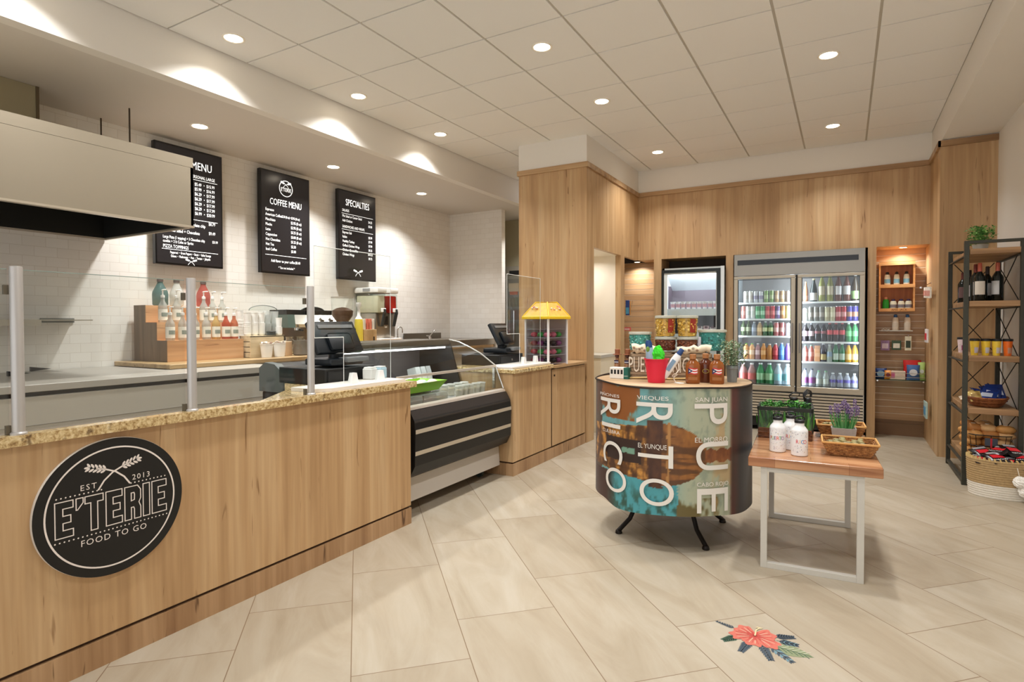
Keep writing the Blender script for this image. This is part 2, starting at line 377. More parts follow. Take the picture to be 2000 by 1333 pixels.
b.box(-3.285, -2.41, 5.83, 5.85, 2.995, 3.05).box(-2.43, -2.41, 5.85, 7.65, 2.995, 3.05).box(-2.41, .785, 7.63, 7.65, 2.995, 3.05).box(-3.285, -3.27, 5.85, 7.9, 2.995, 3.05)
b.box(.765, .785, 6.90, 7.63, 2.995, 3.05).box(.765, 1.22, 6.90, 6.92, 2.995, 3.052)
b.box(-3.27, -2.43, 5.85, 5.9, 2.995, 3.05).box(-2.48, -2.43, 5.9, 7.7, 2.995, 3.05).box(-2.43, .785, 7.65, 7.7, 2.995, 3.05).box(.785, 1.22, 6.92, 8.06, 2.995, 3.053)
struct('trim_4', b, wood('oak_rail', (150, 115, 78), (184, 148, 106), (205, 172, 130), 0, 0.42, crack_amt=.8))
# pass-through recess: white lining, ledge, cream panel below
b = B().box(-3.2, -2.50, 6.95, 6.99, 0.0, 2.15).box(-3.2, -3.17, 6.06, 6.95, 0, 2.15).box(-3.2, -2.48, 6.02, 6.06, 0, 2.15).box(-3.2, -2.48, 6.06, 6.95, 2.15, 2.19)
struct('wall_recess', b, P('cream_panel', (238, 228, 210), 0.5))
rl = thing('recess_ledge', 'grey topped cream ledge inside the bright pass-through right of the oak column', 'ledge', (-2.8, 6.7, 0))
B().box(-3.16, -2.50, 6.46, 6.945, .885, .925, 0, .003).build('grey_top', P('ledge_grey', (186, 180, 168), .4), rl, w=True)
B().box(-3.16, -2.51, 6.48, 6.945, .0, .885).build('cream_front', P('cream_front', (226, 212, 186), .5), rl, w=True)
RCL = thing('recess_light', 'small round light in the top of the bright pass-through recess', 'light', (-2.80, 6.62, 2.15))  # hidden fitting and lamp added to brighten the recess
B().lathe([(.045, 0), (.045, -.006), (.036, -.006)], n=20, cap=False).build('trim_ring', WPLAS, RCL, smooth=40)
B().lathe([(.036, -.004), (.036, -.001)], n=20).build('lens', P('recess_lens', (255, 244, 226), .4, emit=10), RCL)
lamp_at('recess_lamp', -2.80, 6.62, 2.135, 2.6, RCL, .07, spread=160)
# slat walls in the two niches, with metal inserts in the grooves
SLAT = wood('slatwall_oak', (160, 124, 86), (182, 146, 106), (200, 166, 126), 0, 0.4, crack_amt=.8)
INS = P('slat_insert', (222, 206, 182), 0.35, 0.3)
def slatwall(xa, xb, y, z0, z1, name):
    b = B(); z = z0; b.box(xa, xb, y + .012, y + .02, z0, z1, 0)
    while z < z1 - .01:
        b.box(xa, xb, y, y + .013, z, min(z1, z + .068), 0); b.box(xa, xb, y + .002, y + .0125, z + .068, min(z1, z + .0735), 1); z += .0762
    struct(name, b, [SLAT, INS])
slatwall(.30, .785, 8.0, .18, 2.15, 'wall_slats_right')
slatwall(-3.0, -2.215, 8.0, .18, 2.15, 'wall_slats_left')
struct('baseboard_niche', B().box(.30, .785, 7.985, 8.02, 0, .14).box(.30, .785, 8.0, 8.02, .14, .18), P('dark_oak', (120, 90, 62), .5))
NL = thing('niche_light', 'small round recessed light in the top of the slatted niche on the right', 'light', (.56, 7.83, 2.15), group='niche lights')
B().lathe([(.045, 0), (.045, -.006), (.036, -.006)], n=20, cap=False).build('trim_ring', WPLAS, NL, smooth=40)
B().lathe([(.036, -.004), (.036, -.001)], n=20).build('lens', P('lamp_lens_small', (255, 236, 205), .4, emit=12), NL)
lamp_at('niche_lamp', .56, 7.83, 2.14, 3.6, NL, .07, spread=140)
NL2 = dup(NL, (-2.5, 7.83, 2.15), 0, 'small round recessed light in the top of the slatted corner niche by the pass-through', 'niche lights')

# ceiling downlights
LENS = P('lamp_lens', (255, 240, 215), 0.4, emit=16); RING = P('lamp_ring', (244, 238, 226), 0.4)
def downlight(x, y, z, label, group, src=None, power=LAMP_W):
    if src: return dup(src, (x, y, z), 0, label, group)
    t = thing('ceiling_downlight', label, 'light', (x, y, z), group=group)
    B().lathe([(.078, 0), (.078, -.004), (.072, -.007), (.060, -.004), (.058, .0)], n=28, cap=False).build('trim_ring', RING, t, smooth=50)
    B().lathe([(.060, -.003), (.060, -.001)], n=28).build('lens', LENS, t)
    lamp_at('lamp', x, y, z - .012, power, t, .15)
    return t
rows = [(-3.79, 2.62, 'nearest the camera along the fascia'), (-3.79, 3.84, 'second along the fascia beside the kitchen'), (-3.79, 5.05, 'farthest along the fascia beside the kitchen'),
        (-1.95, 3.84, 'nearest of the middle row'), (-1.95, 5.05, 'second of the middle row'), (-1.95, 6.88, 'farthest of the middle row, by the back wall'),
        (-.125, 5.05, 'nearer of the right row'), (-.125, 6.88, 'farther of the right row, above the drinks cooler')]
d0 = None
for x, y, s in rows:
    o = downlight(x, y, ZC, 'round downlight in the tile ceiling, ' + s, 'downlights in the tile ceiling', d0); d0 = d0 or o
for x, y, s in [(-3.79, 1.4, 'over the counter sign'), (-1.95, 2.62, 'over the middle of the floor'), (-.125, 3.84, 'over the low table'), (-1.95, 1.4, 'in front of the camera'), (-.125, 2.62, 'over the floor decal'), (-.125, 1.4, 'near the right wall')]:
    downlight(x, y, ZC, 'round downlight just above the top edge of the picture, ' + s, 'downlights in the tile ceiling', d0)
k0 = None
for y, s in [(3.03, 'nearest, in front of the first menu screen'), (4.54, 'middle, in front of the second menu screen'), (6.06, 'farthest, beyond the third menu screen')]:
    t = downlight(-4.86, y, ZK, 'round recessed downlight in the kitchen ceiling, ' + s, 'downlights in the kitchen ceiling', k0, LAMP_W * 1.85); k0 = k0 or t
downlight(-3.9, 7.95, ZK, 'round recessed downlight in the alcove ceiling behind the oak column', 'downlights in the kitchen ceiling', k0)  # added out of view so the alcove is not dark
downlight(-4.86, .6, ZK, 'round recessed downlight in the kitchen ceiling outside the picture', 'downlights in the kitchen ceiling', k0)
# ================================================================ SERVICE COUNTER AND KITCHEN
GRAN = None
def granite():
    m = bpy.data.materials.new('gold_granite'); m.use_nodes = True; nt = m.node_tree; b = nt.nodes['Principled BSDF']
    n1 = noise_node(nt, coords(nt), 55, 6, 0.3, 0.7); r1 = ramp(nt, [(0.30, (96, 70, 40)), (0.42, (170, 138, 88)), (0.55, (214, 190, 140)), (0.72, (236, 222, 186))]); nt.links.new(n1.outputs['Fac'], r1.inputs['Fac'])
    n2 = noise_node(nt, coords(nt, loc=(4, 2, 1)), 24, 3); r2 = ramp(nt, [(0.30, (110, 84, 56)), (0.40, (255, 255, 255))]); nt.links.new(n2.outputs['Fac'], r2.inputs['Fac'])
    mx = nt.nodes.new('ShaderNodeMix'); mx.data_type = 'RGBA'; mx.blend_type = 'MULTIPLY'; mx.inputs['Factor'].default_value = .8
    nt.links.new(r1.outputs[0], mx.inputs['A']); nt.links.new(r2.outputs[0], mx.inputs['B']); nt.links.new(mx.outputs['Result'], b.inputs['Base Color']); b.inputs['Roughness'].default_value = .12
    return m
GRAN = granite(); CZ = .93
DGAP = P('dark_groove', (64, 42, 22), .8)

t = thing('service_counter', 'long oak clad service counter with a recessed kick line, in front of the kitchen', 'counter', (-2.75, 1.0, 0))
B().box(-2.51, -2.45, -3.0, 2.93, .118, .893).box(-3.05, -2.51, 2.87, 2.93, .118, .893).build('front_panel', OAK, t, w=True)
B().box(-2.51, -2.462, -3.0, 2.925, .104, .118).build('groove', DGAP, t, w=True)
B().box(-2.51, -2.448, -3.0, 2.932, 0.0, .104).box(-3.05, -2.51, 2.87, 2.93, 0, .118).build('kickboard', wood('oak_kick', (145, 108, 74), (172, 136, 98), (192, 158, 120), 2, .42), t, w=True)
o = B().prism([(-2.425, -3.0), (-2.425, 2.965), (-3.12, 2.965), (-3.12, 2.49), (-2.74, 2.19), (-2.482, 1.84), (-2.482, -3.0)], .893, CZ, 'z').build('granite_countertop', GRAN, at=(-2.75, 1, .893)); tag(o, 'speckled gold granite top of the long counter with the round sign', 'countertop')

# round sign
SIG = thing('round_sign', 'round black shop sign with outlined white lettering on the counter front', 'sign', (-2.43, 1.157, .608))
Rs = .262
B().lathe([(Rs, 0), (Rs, .013), (Rs - .002, .015)], n=96, M=T(-2.4495, 1.157, .608) @ RY(PI / 2)).build('disc_edge', P('sign_edge_white', (228, 222, 212), .4), SIG, w=True, smooth=40)
B().lathe([(Rs - .001, .0), (Rs - .001, .003)], n=96, M=T(-2.4355, 1.157, .608) @ RY(PI / 2)).build('disc_face', P('sign_black', (13, 12, 11), .42), SIG, w=True)
SW = P('sign_white', (232, 222, 214), .5)
SM = T(-2.4315, 1.157, .608) @ FACE_X      # local x -> +Y, local y -> up
def circ(cx, cy, r, n=72): return [(cx + r * math.cos(2 * PI * i / n), cy + r * math.sin(2 * PI * i / n), 0) for i in range(n)]
b = B(); b.strip(circ(0, 0, .226, 90), .006, closed=True); bmesh.ops.transform(b.bm, matrix=SM, verts=b.bm.verts[:]); b.build('ring', SW, SIG, w=True)
# outlined letters E'TERIE: polygons in a 1-high box, (width, contours)
LET = {'E': (.60, [[(0, 0), (.6, 0), (.6, .2), (.26, .2), (.26, .4), (.52, .4), (.52, .6), (.26, .6), (.26, .8), (.6, .8), (.6, 1), (0, 1)]]),
       "'": (.24, [[(0, 1), (.24, 1), (.24, .86), (.05, .68), (.0, .68), (0, 1)][:5]]),
       'T': (.64, [[(.2, 0), (.44, 0), (.44, .8), (.64, .8), (.64, 1), (0, 1), (0, .8), (.2, .8)]]),
       'I': (.26, [[(0, 0), (.26, 0), (.26, 1), (0, 1)]]),
       'R': (.62, [[(0, 0), (.25, 0), (.25, .36), (.34, .36), (.37, .3), (.37, 0), (.62, 0), (.62, .34), (.55, .48), (.62, .6), (.62, .86), (.5, 1), (0, 1)], [(.25, .56), (.37, .58), (.38, .74), (.36, .8), (.25, .8)]])}
b = B(); x = -.195; hh = .130
for ch in "E'TERIE":
    wd, cs = LET[ch]; sc = .0945
    for c_ in cs: b.strip([(x + px * sc, -.066 + py * hh - .004, 0) for px, py in c_], .0036, closed=True)
    x += wd * sc + (.0095 if ch != "'" else .006)
bmesh.ops.transform(b.bm, matrix=SM, verts=b.bm.verts[:]); b.build('shop_name', SW, SIG, w=True)
B().text('EST', .030, SM @ T(-.088, .094, 0), sp=1.3).build('established_lettering', SW, SIG, w=True)
B().text('2013', .030, SM @ T(.098, .094, 0), sp=1.2).build('year_lettering', SW, SIG, w=True)
B().text('FOOD TO GO', .033, SM @ T(0, -.112, 0), sp=1.15).build('slogan_lettering', SW, SIG, w=True)
b = B()
for xx in [(-.19 + .0145 * i) for i in range(11)] + [(.19 - .0145 * i) for i in range(10)]: b.disc((xx, .0735, 0), .0028)
for i in range(28): b.disc((-.196 + .0145 * i, -.086, 0), .0028)
bmesh.ops.transform(b.bm, matrix=SM, verts=b.bm.verts[:]); b.build('dotted_line', SW, SIG, w=True)
def wheat(b, s, M):
    """one stalk of the crossed wheat, s = +1 leans to the right at the top"""
    st = [(-s * .056, -.062), (-s * .035, -.030), (-s * .005, -.004), (s * .03, .012), (s * .062, .021)]
    b2 = B(); b2.strip([(x, y, 0) for x, y in st], .006)
    for i in range(5):
        f = i / 4; cx, cy = s * (.028 + .052 * f), .011 + .016 * f
        for q in (-1, 1):
            a = (math.atan2(.3, s)) + q * .75 * s
            n = 8; dx, dy = math.cos(a), math.sin(a)
            pts = [(cx + dx * (.002 + .010 * (1 - math.cos(2 * PI * k / n))) - dy * .0042 * math.sin(2 * PI * k / n), cy + dy * (.002 + .010 * (1 - math.cos(2 * PI * k / n))) + dx * .0042 * math.sin(2 * PI * k / n), 0) for k in range(n)]
            b2.faces(pts, [tuple(range(n))])
    pts = [(s * .082 + s * .010 * (1 - math.cos(2 * PI * k / 8)), .030 + .0045 * math.sin(2 * PI * k / 8), 0) for k in range(8)]
    b2.faces(pts, [tuple(range(8))])
    me = bpy.data.meshes.new('w'); b2.bm.to_mesh(me); b2.bm.free(); b.add(me, M); bpy.data.meshes.remove(me)
b = B(); wheat(b, 1, SM @ T(0, .136, 0)); wheat(b, -1, SM @ T(0, .136, .0001)); b.build('crossed_wheat', SW, SIG, w=True)

# glass guard on three posts
GP = P('guard_post_grey', (186, 182, 178), .35, .3)
gt = thing('glass_guard', 'low glass guard with round grey posts along the long counter', 'glass guard', (-2.455, 1.5, CZ))
for y in (.872, 1.482, 2.128):
    p = B().lathe([(.024, 0), (.024, .005), (.0185, .010), (.0185, .573), (.017, .576)], c=(-2.456, y, CZ), n=24).build('post', GP, gt, w=True, smooth=40)
    for zc_ in (CZ, CZ + .48): B().box(-2.482, -2.468, y - .03, y - .016, zc_, zc_ + .032).build('glass_clamp', P('clamp_bronze', (120, 112, 96), .4, .6), p, w=True)
for y0_, y1_ in ((.25, .852), (.895, 1.462), (1.505, 2.108)):
    B().box(-2.478, -2.472, y0_, y1_, CZ + .008, 1.495).build('glass_pane', [GLASS], gt, w=True)
    B().box(-2.4785, -2.4715, y0_, y1_, 1.495, 1.4975).build('pane_edge', P('pane_edge', (150, 168, 160), .2), gt, w=True)

# white pass board and clear shield at the first register
tag(B().prism([(-2.69, 2.19), (-2.505, 2.19), (-2.455, 2.27), (-2.455, 2.89), (-2.69, 2.89)], CZ + .0005, CZ + .020, 'z').build('white_shelf_board', P('white_board', (228, 222, 214), .4), at=(-2.6, 2.5, CZ)), 'white board lying on the granite under the clear shield by the first till', 'board')
def shield(name, x, y0_, y1_, ztop, notch, zb, label, side=1):
    t = thing(name, label, 'shield', (x, (y0_ + y1_) / 2, zb))
    ny, nz = notch
    outer = [(y0_, nz), (ny, nz), (ny, zb), (y1_, zb), (y1_, ztop), (y0_, ztop)]
    B().prism(outer, x - .0025, x + .0025, 'x').build('clear_sheet', GLASS, t, w=True)
    E_ = P('acrylic_edge', (238, 240, 238), .25); b = B()
    for (p, q) in zip(outer, outer[1:] + outer[:1]): b.tube([(x, *p), (x, *q)], .0022, 4)
    b.build('polished_edge', E_, t, w=True)
    for yy in (ny + .075, y1_ - .10):
        B().prism([(yy - .030, zb), (yy + .030, zb), (yy + .014, zb + .062), (yy - .014, zb + .062)], x - .016, x + .016, 'x').build('foot', P('foot_white', (238, 238, 236), .3), t, w=True)
shield('register_shield', -2.55, 2.235, 2.855, 1.74, (2.45, 1.228), CZ + .0205, 'clear plastic till shield with a cut out corner on white feet, first register')

# till: screen, stand, drawer
NAVY = P('till_dark', (17, 23, 29), .42); TG = P('till_grey', (120, 122, 124), .4)
def till(name, loc, rz, label, dlabel):
    t = thing(name, label, 'till', loc, rz)
    M = T(0.02, 0, .180) @ RY(math.radians(-28))
    b = B(); b.box(-.018, .018, -.19, .19, -.105, .118, 0, .008, 2, M); b.build('screen_housing', NAVY, t, smooth=40)
    b = B(); b.box(.018, .026, -.13, .16, .062, .088, 0, .002, 1, M); b.build('customer_display', TG, t)
    B().box(.018, .045, -.10, .10, -.10, .02, 0, .02, 2, M).build('rear_bulge', NAVY, t, smooth=40)
    B().cyl((.02, 0, .045), (.03, 0, .125), .045, .05, 20).lathe([(.065, .105), (.065, .113)], c=(.03, 0, 0), n=24, mi=1).lathe([(.058, .085), (.058, .092)], c=(.03, 0, 0), n=24, mi=1).build('neck', [NAVY, TG], t, smooth=40)
    B().box(-.12, .12, -.13, .15, .012, .055, 0, .012, 2).build('stand_base', NAVY, t, smooth=40)
    B().box(.06, .15, -.02, .17, .03, .062, 0, .008, 2).build('card_reader', TG, t, smooth=40)
    return t
till('till_terminal', (-2.86, 2.66, 1.031), 0, 'dark blue till seen from behind, on the cash drawer by the first shield', 0)
def drawer(loc, label):
    d = thing('cash_drawer', label, 'cash drawer', loc)
    B().box(-.21, .21, -.22, .22, 0, .10, 0, .004).build('drawer_case', P('drawer_black', (12, 12, 11), .55), d)
    B().box(.205, .213, -.2, .2, .015, .085).build('drawer_front', BLACK, d)
    B().cyl((.213, .0, .05), (.217, 0, .05), .01, n=12).build('lock', STEEL, d)
drawer((-2.92, 2.675, CZ + .0005), 'flat black cash drawer under the dark blue till, first register')

# dark curved bin shaped machine between worktop and till
m_ = thing('swing_bin', 'dark grey rounded bin standing behind the last glass post, left of the till', 'bin', (-3.40, 2.78, 0))
B().box(-3.52, -3.28, 2.62, 2.80, 0, .84, 0, .01).build('bin_body', BLACK, m_, w=True)
B().prism([(-3.52, .84), (-3.28, .84), (-3.27, .92), (-3.30, .99), (-3.36, 1.03), (-3.46, 1.04), (-3.52, 1.0)], 2.60, 2.66, 'y').build('side_shell', P('shell_grey', (88, 94, 92), .45), m_, w=True)
B().prism([(-3.51, .84), (-3.29, .84), (-3.28, .92), (-3.31, .98), (-3.37, 1.02), (-3.46, 1.03), (-3.51, .99)], 2.66, 2.95, 'y').build('lid', BLACK, m_, w=True)

# grey preparation table behind the counter
pt = thing('preparation_table', 'long grey kitchen preparation table with a dark gap under its top', 'table', (-4.8, 1.5, 0))
B().box(-5.44, -4.2, -2.9, 2.585, .90, .945, 0, .003).box(-4.64, -4.2, 2.585, 3.35, .90, .945).build('table_top', P('grey_top', (164, 158, 148), .35, noise=.02, nscale=4), pt, w=True)
B().box(-5.4, -4.24, -2.9, 3.33, .872, .90).build('gap', P('gap_dark', (44, 38, 30), .7), pt, w=True)
B().box(-5.4, -4.21, -2.9, 3.35, .02, .872, 0, .004).build('front_panel', P('grey_front', (176, 170, 158), .4, noise=.015, nscale=4), pt, w=True)
B().box(-4.21, -4.206, -2.9, 3.3, .70, .703).build('seam', P('seam_grey', (150, 146, 138), .4), pt, w=True)
B().box(-4.21, -4.19, 3.26, 3.30, .895, .925, 0, .004).build('switch', BLACK, pt, w=True)
for i, (yy, xx) in enumerate(((1.99, -5.40), (1.73, -5.05))):  # solid black wedges standing in for dark gaps and reflections on the table top
    o = B().prism([(yy, 0), (yy + .13, .013), (yy, .034)], xx, xx + .03, 'x').build('door_wedge', BLACK, at=(0, 0, 0)); o.location = (0, 0, .946)
    tag(o, ['small black wedge at the back of the grey table top by the tiled wall', 'small black wedge on the grey table top beside the first glass post'][i], 'wedge')

# timber back counter
bc = thing('back_counter', 'timber topped back counter along the tiled wall under the menu screens', 'counter', (-5.0, 4.5, 0))
B().box(-5.44, -4.60, 2.60, 7.45, .947, .985, 0, .004).build('worktop', wood('back_top', (140, 112, 76), (178, 148, 104), (205, 178, 132), 1, .35), bc, w=True)
B().box(-5.44, -4.66, 3.36, 7.45, 0, .945).build('carcass', GREYLAM, bc, w=True)
# steel sink run beyond
sk = thing('sink_unit', 'stainless steel sink unit with a splashback at the far end of the kitchen wall', 'sink', (-5.1, 6.6, 0))
B().box(-5.44, -4.60, 5.9, 7.48, .986, 1.075, 0, .003).build('sink_top', STEEL, sk, w=True)
B().box(-5.44, -5.42, 6.36, 7.22, 1.075, 1.16).build('splashback', P('dull_steel', (120, 112, 100), .35, 1.0), sk, w=True)
def tap(loc, label, h=.16, reach=.10, rz=0.0, straight=False):
    t = thing('tap', label, 'tap', loc, rz)
    B().lathe([(.022, 0), (.022, .02), (.014, .03), (.013, .05)], n=14).build('tap_base', CHROME, t, smooth=40)
    if straight: pts = [(0, 0, .04), (0, .02, .055), (0, .12, .13), (0, .14, .132)]
    else: pts = [(0, 0, .04), (0, 0, h - .03)] + [(0, reach / 2 * (1 - math.cos(a)), h - .03 + reach / 2 * math.sin(a)) for a in [PI * i / 8 for i in range(9)]] + [(0, reach, h - .06)]
    B().tube(pts, .008, 8).build('spout', CHROME, t, smooth=60)
    if straight: B().tube([(0, 0, .04), (.02, -.10, .05)], .007, 6).build('lever', CHROME, t)
tap((-5.25, 6.02, 1.076), 'arched chrome tap rising beside the juice dispenser')
tap((-5.25, 6.72, 1.076), 'slanting chrome mixer tap in front of the steel splashback', straight=True)

# narrow steel wall shelf
ws = thing('wall_shelf', 'narrow steel shelf fixed at eye level on the tiled wall under the hood', 'shelf', (-5.4, 2.0, 1.33))
B().box(-5.449, -5.12, 1.2, 2.30, 1.333, 1.341).box(-5.128, -5.12, 1.2, 1.965, 1.295, 1.333).build('shelf_plate', P('satin_steel', (188, 184, 172), .4, .5), ws, w=True)
B().box(-5.449, -5.44, 2.08, 2.31, 1.318, 1.353).build('wall_bracket', P('bracket_steel', (120, 124, 120), .4, .5), ws, w=True)

# extractor hood
hd = thing('extractor_hood', 'large square cream extractor hood hanging over the grey preparation table', 'extractor hood', (-4.8, 1.5, 2.02))
HM = P('hood_cream', (160, 150, 132), .38, .15, noise=.02, nscale=2)
b = B(); b.box(-4.20, -4.18, -2.5, 2.55, 2.02, 2.455, 0); b.box(-5.44, -4.18, 2.53, 2.55, 2.02, 2.455, 0); b.box(-5.44, -5.42, -2.5, 2.55, 2.02, 2.455, 0); b.box(-5.44, -4.18, -2.5, 2.55, 2.457, 2.53, 0)
b.build('shell', HM, hd, w=True)
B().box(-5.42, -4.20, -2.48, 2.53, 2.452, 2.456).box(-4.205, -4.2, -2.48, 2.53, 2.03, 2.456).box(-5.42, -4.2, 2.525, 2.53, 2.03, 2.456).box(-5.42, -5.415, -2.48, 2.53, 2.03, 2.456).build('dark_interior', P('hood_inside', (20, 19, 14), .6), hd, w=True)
B().box(-4.22, -4.176, -2.5, 2.554, 2.016, 2.03).box(-5.44, -4.2, 2.535, 2.554, 2.016, 2.03).box(-5.44, -5.415, -2.5, 2.55, 2.016, 2.03).build('lower_rim', P('rim_bright', (204, 194, 176), .3, .4), hd, w=True)
for x_, y_ in ((-4.94, 2.50), (-5.38, 2.50)): B().cyl((x_, y_, 2.53), (x_, y_, ZK), .006, n=6).build('hanging_rod', P('rod_brown', (74, 62, 48), .5, .5), hd, w=True)
B().box(-5.44, -5.06, -2.5, 1.93, 2.531, ZK - .002).box(-5.07, -5.055, 1.93, 1.95, 2.531, ZK - .002, 1).build('duct', [P('duct_cream', (150, 140, 112), .5), P('duct_edge', (90, 76, 54), .5)], hd, w=True)

# menu screens
SCR = P('screen_black', (30, 29, 30), .25, emit=.0); SF = P('screen_frame', (8, 8, 9), .3); SWH = P('screen_white', (244, 242, 238), .5, emit=1.1)
def menu(yc, label):
    t = thing('menu_screen', label, 'menu board', (-5.38, yc, 2.40), group='menu screens on the tiled wall')
    B().box(-5.40, -5.352, yc - .325, yc + .325, 1.85, 2.952, 0, .003).build('frame', SF, t, w=True)
    B().box(-5.353, -5.3505, yc - .312, yc + .312, 1.865, 2.938).build('display', P('display_dark', (34, 32, 33), .22, emit=.35), t, w=True)
    B().box(-5.448, -5.40, yc - .12, yc + .12, 2.2, 2.6).build('wall_mount', BLACK, t, w=True)
    return t
def mt(b, yc, t, size, dy, z, align='CENTER', xs=.72): b.text(t, size, T(-5.3485, yc + dy, z) @ FACE_X, align=align, xs=xs)
def rule(b, yc, z, a=-.27, c=.27, th=.004): b.faces([(-5.349, yc + a, z), (-5.349, yc + c, z), (-5.349, yc + c, z + th), (-5.349, yc + a, z + th)], [(0, 1, 2, 3)])
def logo(b, yc, z, s=1.0, ringed=False):
    wheat(b, 1, T(-5.3485, yc, z) @ FACE_X @ Matrix.Scale(s, 4)); wheat(b, -1, T(-5.3484, yc, z) @ FACE_X @ Matrix.Scale(s, 4))
yc = 3.235; t = menu(yc, 'black pizza menu screen half hidden by the hood, nearest of the three'); b = B()
mt(b, yc, 'PIZZA MENU', .105, 0, 2.80); b.build('menu_heading', SWH, t, w=True); b = B(); mt(b, yc, 'PERSONAL', .042, .075, 2.70); mt(b, yc, 'LARGE', .042, .20, 2.70); rule(b, yc, 2.67)
for i, (n_, a_, c_) in enumerate([('Cheese', '$5.49', '$15.99'), ('One topping', '$5.99', '$16.99'), ('Supreme', '$6.29', '$17.99'), ('Veggie', '$6.29', '$17.99'), ('Hawaiian', '$6.29', '$17.99'), ('Meat lovers', '$6.29', '$17.99'), ('Special', '$6.99', '$20.99')]):
    z = 2.63 - i * .046; mt(b, yc, n_, .042, -.27, z, 'LEFT'); mt(b, yc, a_, .042, .075, z); mt(b, yc, '•', .04, .135, z); mt(b, yc, c_, .042, .20, z)
rule(b, yc, 2.29); mt(b, yc, 'Personal Pizza + Chocolate chip', .042, -.25, 2.24, 'LEFT'); mt(b, yc, '$8.79', .042, .21, 2.27)
mt(b, yc, 'Personal Salad + Chocolate', .042, -.25, 2.165, 'LEFT'); mt(b, yc, '$9.49', .042, .21, 2.18)
mt(b, yc, 'Large Pizza (1 topping) + 3 Chocolate chip', .037, -.26, 2.10, 'LEFT', .62); mt(b, yc, 'cookie + 2 lt Coke or Sprite', .037, -.26, 2.062, 'LEFT', .66); mt(b, yc, '$21.99', .034, .24, 2.10, xs=.62)
mt(b, yc, 'PIZZA TOPPINGS', .044, -.26, 2.015, 'LEFT', .7); rule(b, yc, 1.988)
mt(b, yc, 'Pepperoni  •  Green Peppers  •  Bacon  •  Italian Sausage', .033, 0, 1.962, xs=.52); mt(b, yc, 'Onions  •  Mushrooms  •  Ham  •  Tomato  •  Jalapeño', .033, 0, 1.928, xs=.52); logo(b, yc, 1.892, .55)
b.build('menu_text', SWH, t, w=True)
yc = 4.312; t = menu(yc, 'black coffee menu screen with the round logo, middle of the three'); b = B()
b2 = [( -5.349, yc + .085 * math.cos(2 * PI * i / 48), 2.79 + .085 * math.sin(2 * PI * i / 48)) for i in range(48)]; b.strip(b2, .007, (1, 0, 0), closed=True)
mt(b, yc, "E'TERIE", .058, 0, 2.775, xs=.75); logo(b, yc, 2.835, .7); b.build('menu_logo', SWH, t, w=True); b = B(); mt(b, yc, 'COFFEE MENU', .098, 0, 2.62, xs=.66); b.build('menu_heading', SWH, t, w=True); b = B()
for i, (n_, a_) in enumerate([('Espresso', ''), ('American Coffee', '$2.50 (8 oz) • $2.95 (16 oz)'), ('Macchiato', '$2.95 (8 oz)'), ('Mocha', '$2.95 (8 oz)'), ('Latte', '$3.25 (8 oz)'), ('Cappuccino', '$3.00 (8 oz)'), ('Hot Chocolate', '$3.25 (8 oz)'), ('Hot Tea', '$2.50'), ('Iced Coffee', '$3.00')]):
    z = 2.53 - i * .053; mt(b, yc, n_, .042, -.265, z, 'LEFT'); mt(b, yc, a_, .042 if i != 1 else .036, .06, z, 'LEFT' if i != 1 else 'CENTER', .7 if i != 1 else .6)
b.build('menu_text', SWH, t, w=True); b = B(); rule(b, yc, 2.045); mt(b, yc, 'Add flavor to your coffee', .042, -.20, 1.985, 'LEFT'); mt(b, yc, '$0.40', .042, .15, 1.985); mt(b, yc, '* Tax not included *', .036, 0, 1.915)
b.build('menu_footer', SWH, t, w=True)
yc = 5.395; t = menu(yc, 'black specialties menu screen, farthest of the three'); b = B()
mt(b, yc, 'SPECIALTIES', .115, 0, 2.80, xs=.66); b.build('menu_heading', SWH, t, w=True); b = B(); mt(b, yc, 'SALADS', .045, -.26, 2.70, 'LEFT'); rule(b, yc, 2.66)
for i, (n_, a_) in enumerate([('Mix Salad or Caesar Salad', '$4.25'), ('Add Chicken', '$3.00')]): mt(b, yc, n_, .044, -.26, 2.63 - i * .055, 'LEFT'); mt(b, yc, a_, .042, .22, 2.61 - i * .055)
mt(b, yc, 'SANDWICHES AND WRAPS', .046, -.26, 2.50, 'LEFT', .66); rule(b, yc, 2.465)
for i, (n_, a_) in enumerate([('Express Sub', '$5.99'), ('Italian', '$7.99'), ('Healthy Turkey', '$7.99'), ('Grilled Chicken Wrap', '$8.25'), ('Chicken Quesadillas', '$10.25'), ('Chicken Wings', '$9.75')]): mt(b, yc, n_, .044, -.26, 2.43 - i * .054, 'LEFT'); mt(b, yc, a_, .042, .22, 2.41 - i * .054)
b.build('menu_text', SWH, t, w=True); b = B(); logo(b, yc, 1.95, .8); b.build('menu_logo', SWH, t, w=True)
# round logo marks also at the foot of the first screen
# stainless cooler in the alcove
f_ = thing('reach_in_cooler', 'tall stainless reach-in cooler half hidden in the alcove behind the oak column', 'cooler', (-4.0, 8.1, 0))
B().box(-4.68, -3.6, 7.92, 8.38, 0, 2.2, 0, .004).build('body', STEEL, f_, w=True)
B().box(-4.60, -3.7, 7.915, 7.93, 2.06, 2.13).build('dark_grille', BLACK, f_, w=True)
B().box(-4.64, -3.65, 7.90, 7.92, .2, 2.0, 0, .004).build('door', P('steel_door', (150, 146, 138), .28, .9), f_, w=True)
B().box(-4.60, -4.42, 7.896, 7.9, 1.80, 1.93).box(-4.58, -4.44, 7.893, 7.9, 1.75, 1.80, 1).build('sticker', [P('sticker_cream', (214, 200, 176), .6), P('sticker_orange', (196, 112, 74), .6)], f_, w=True)
B().cyl((-4.5, 7.885, 1.0), (-4.5, 7.885, 1.5), .01, n=8).build('handle', CHROME, f_, w=True)

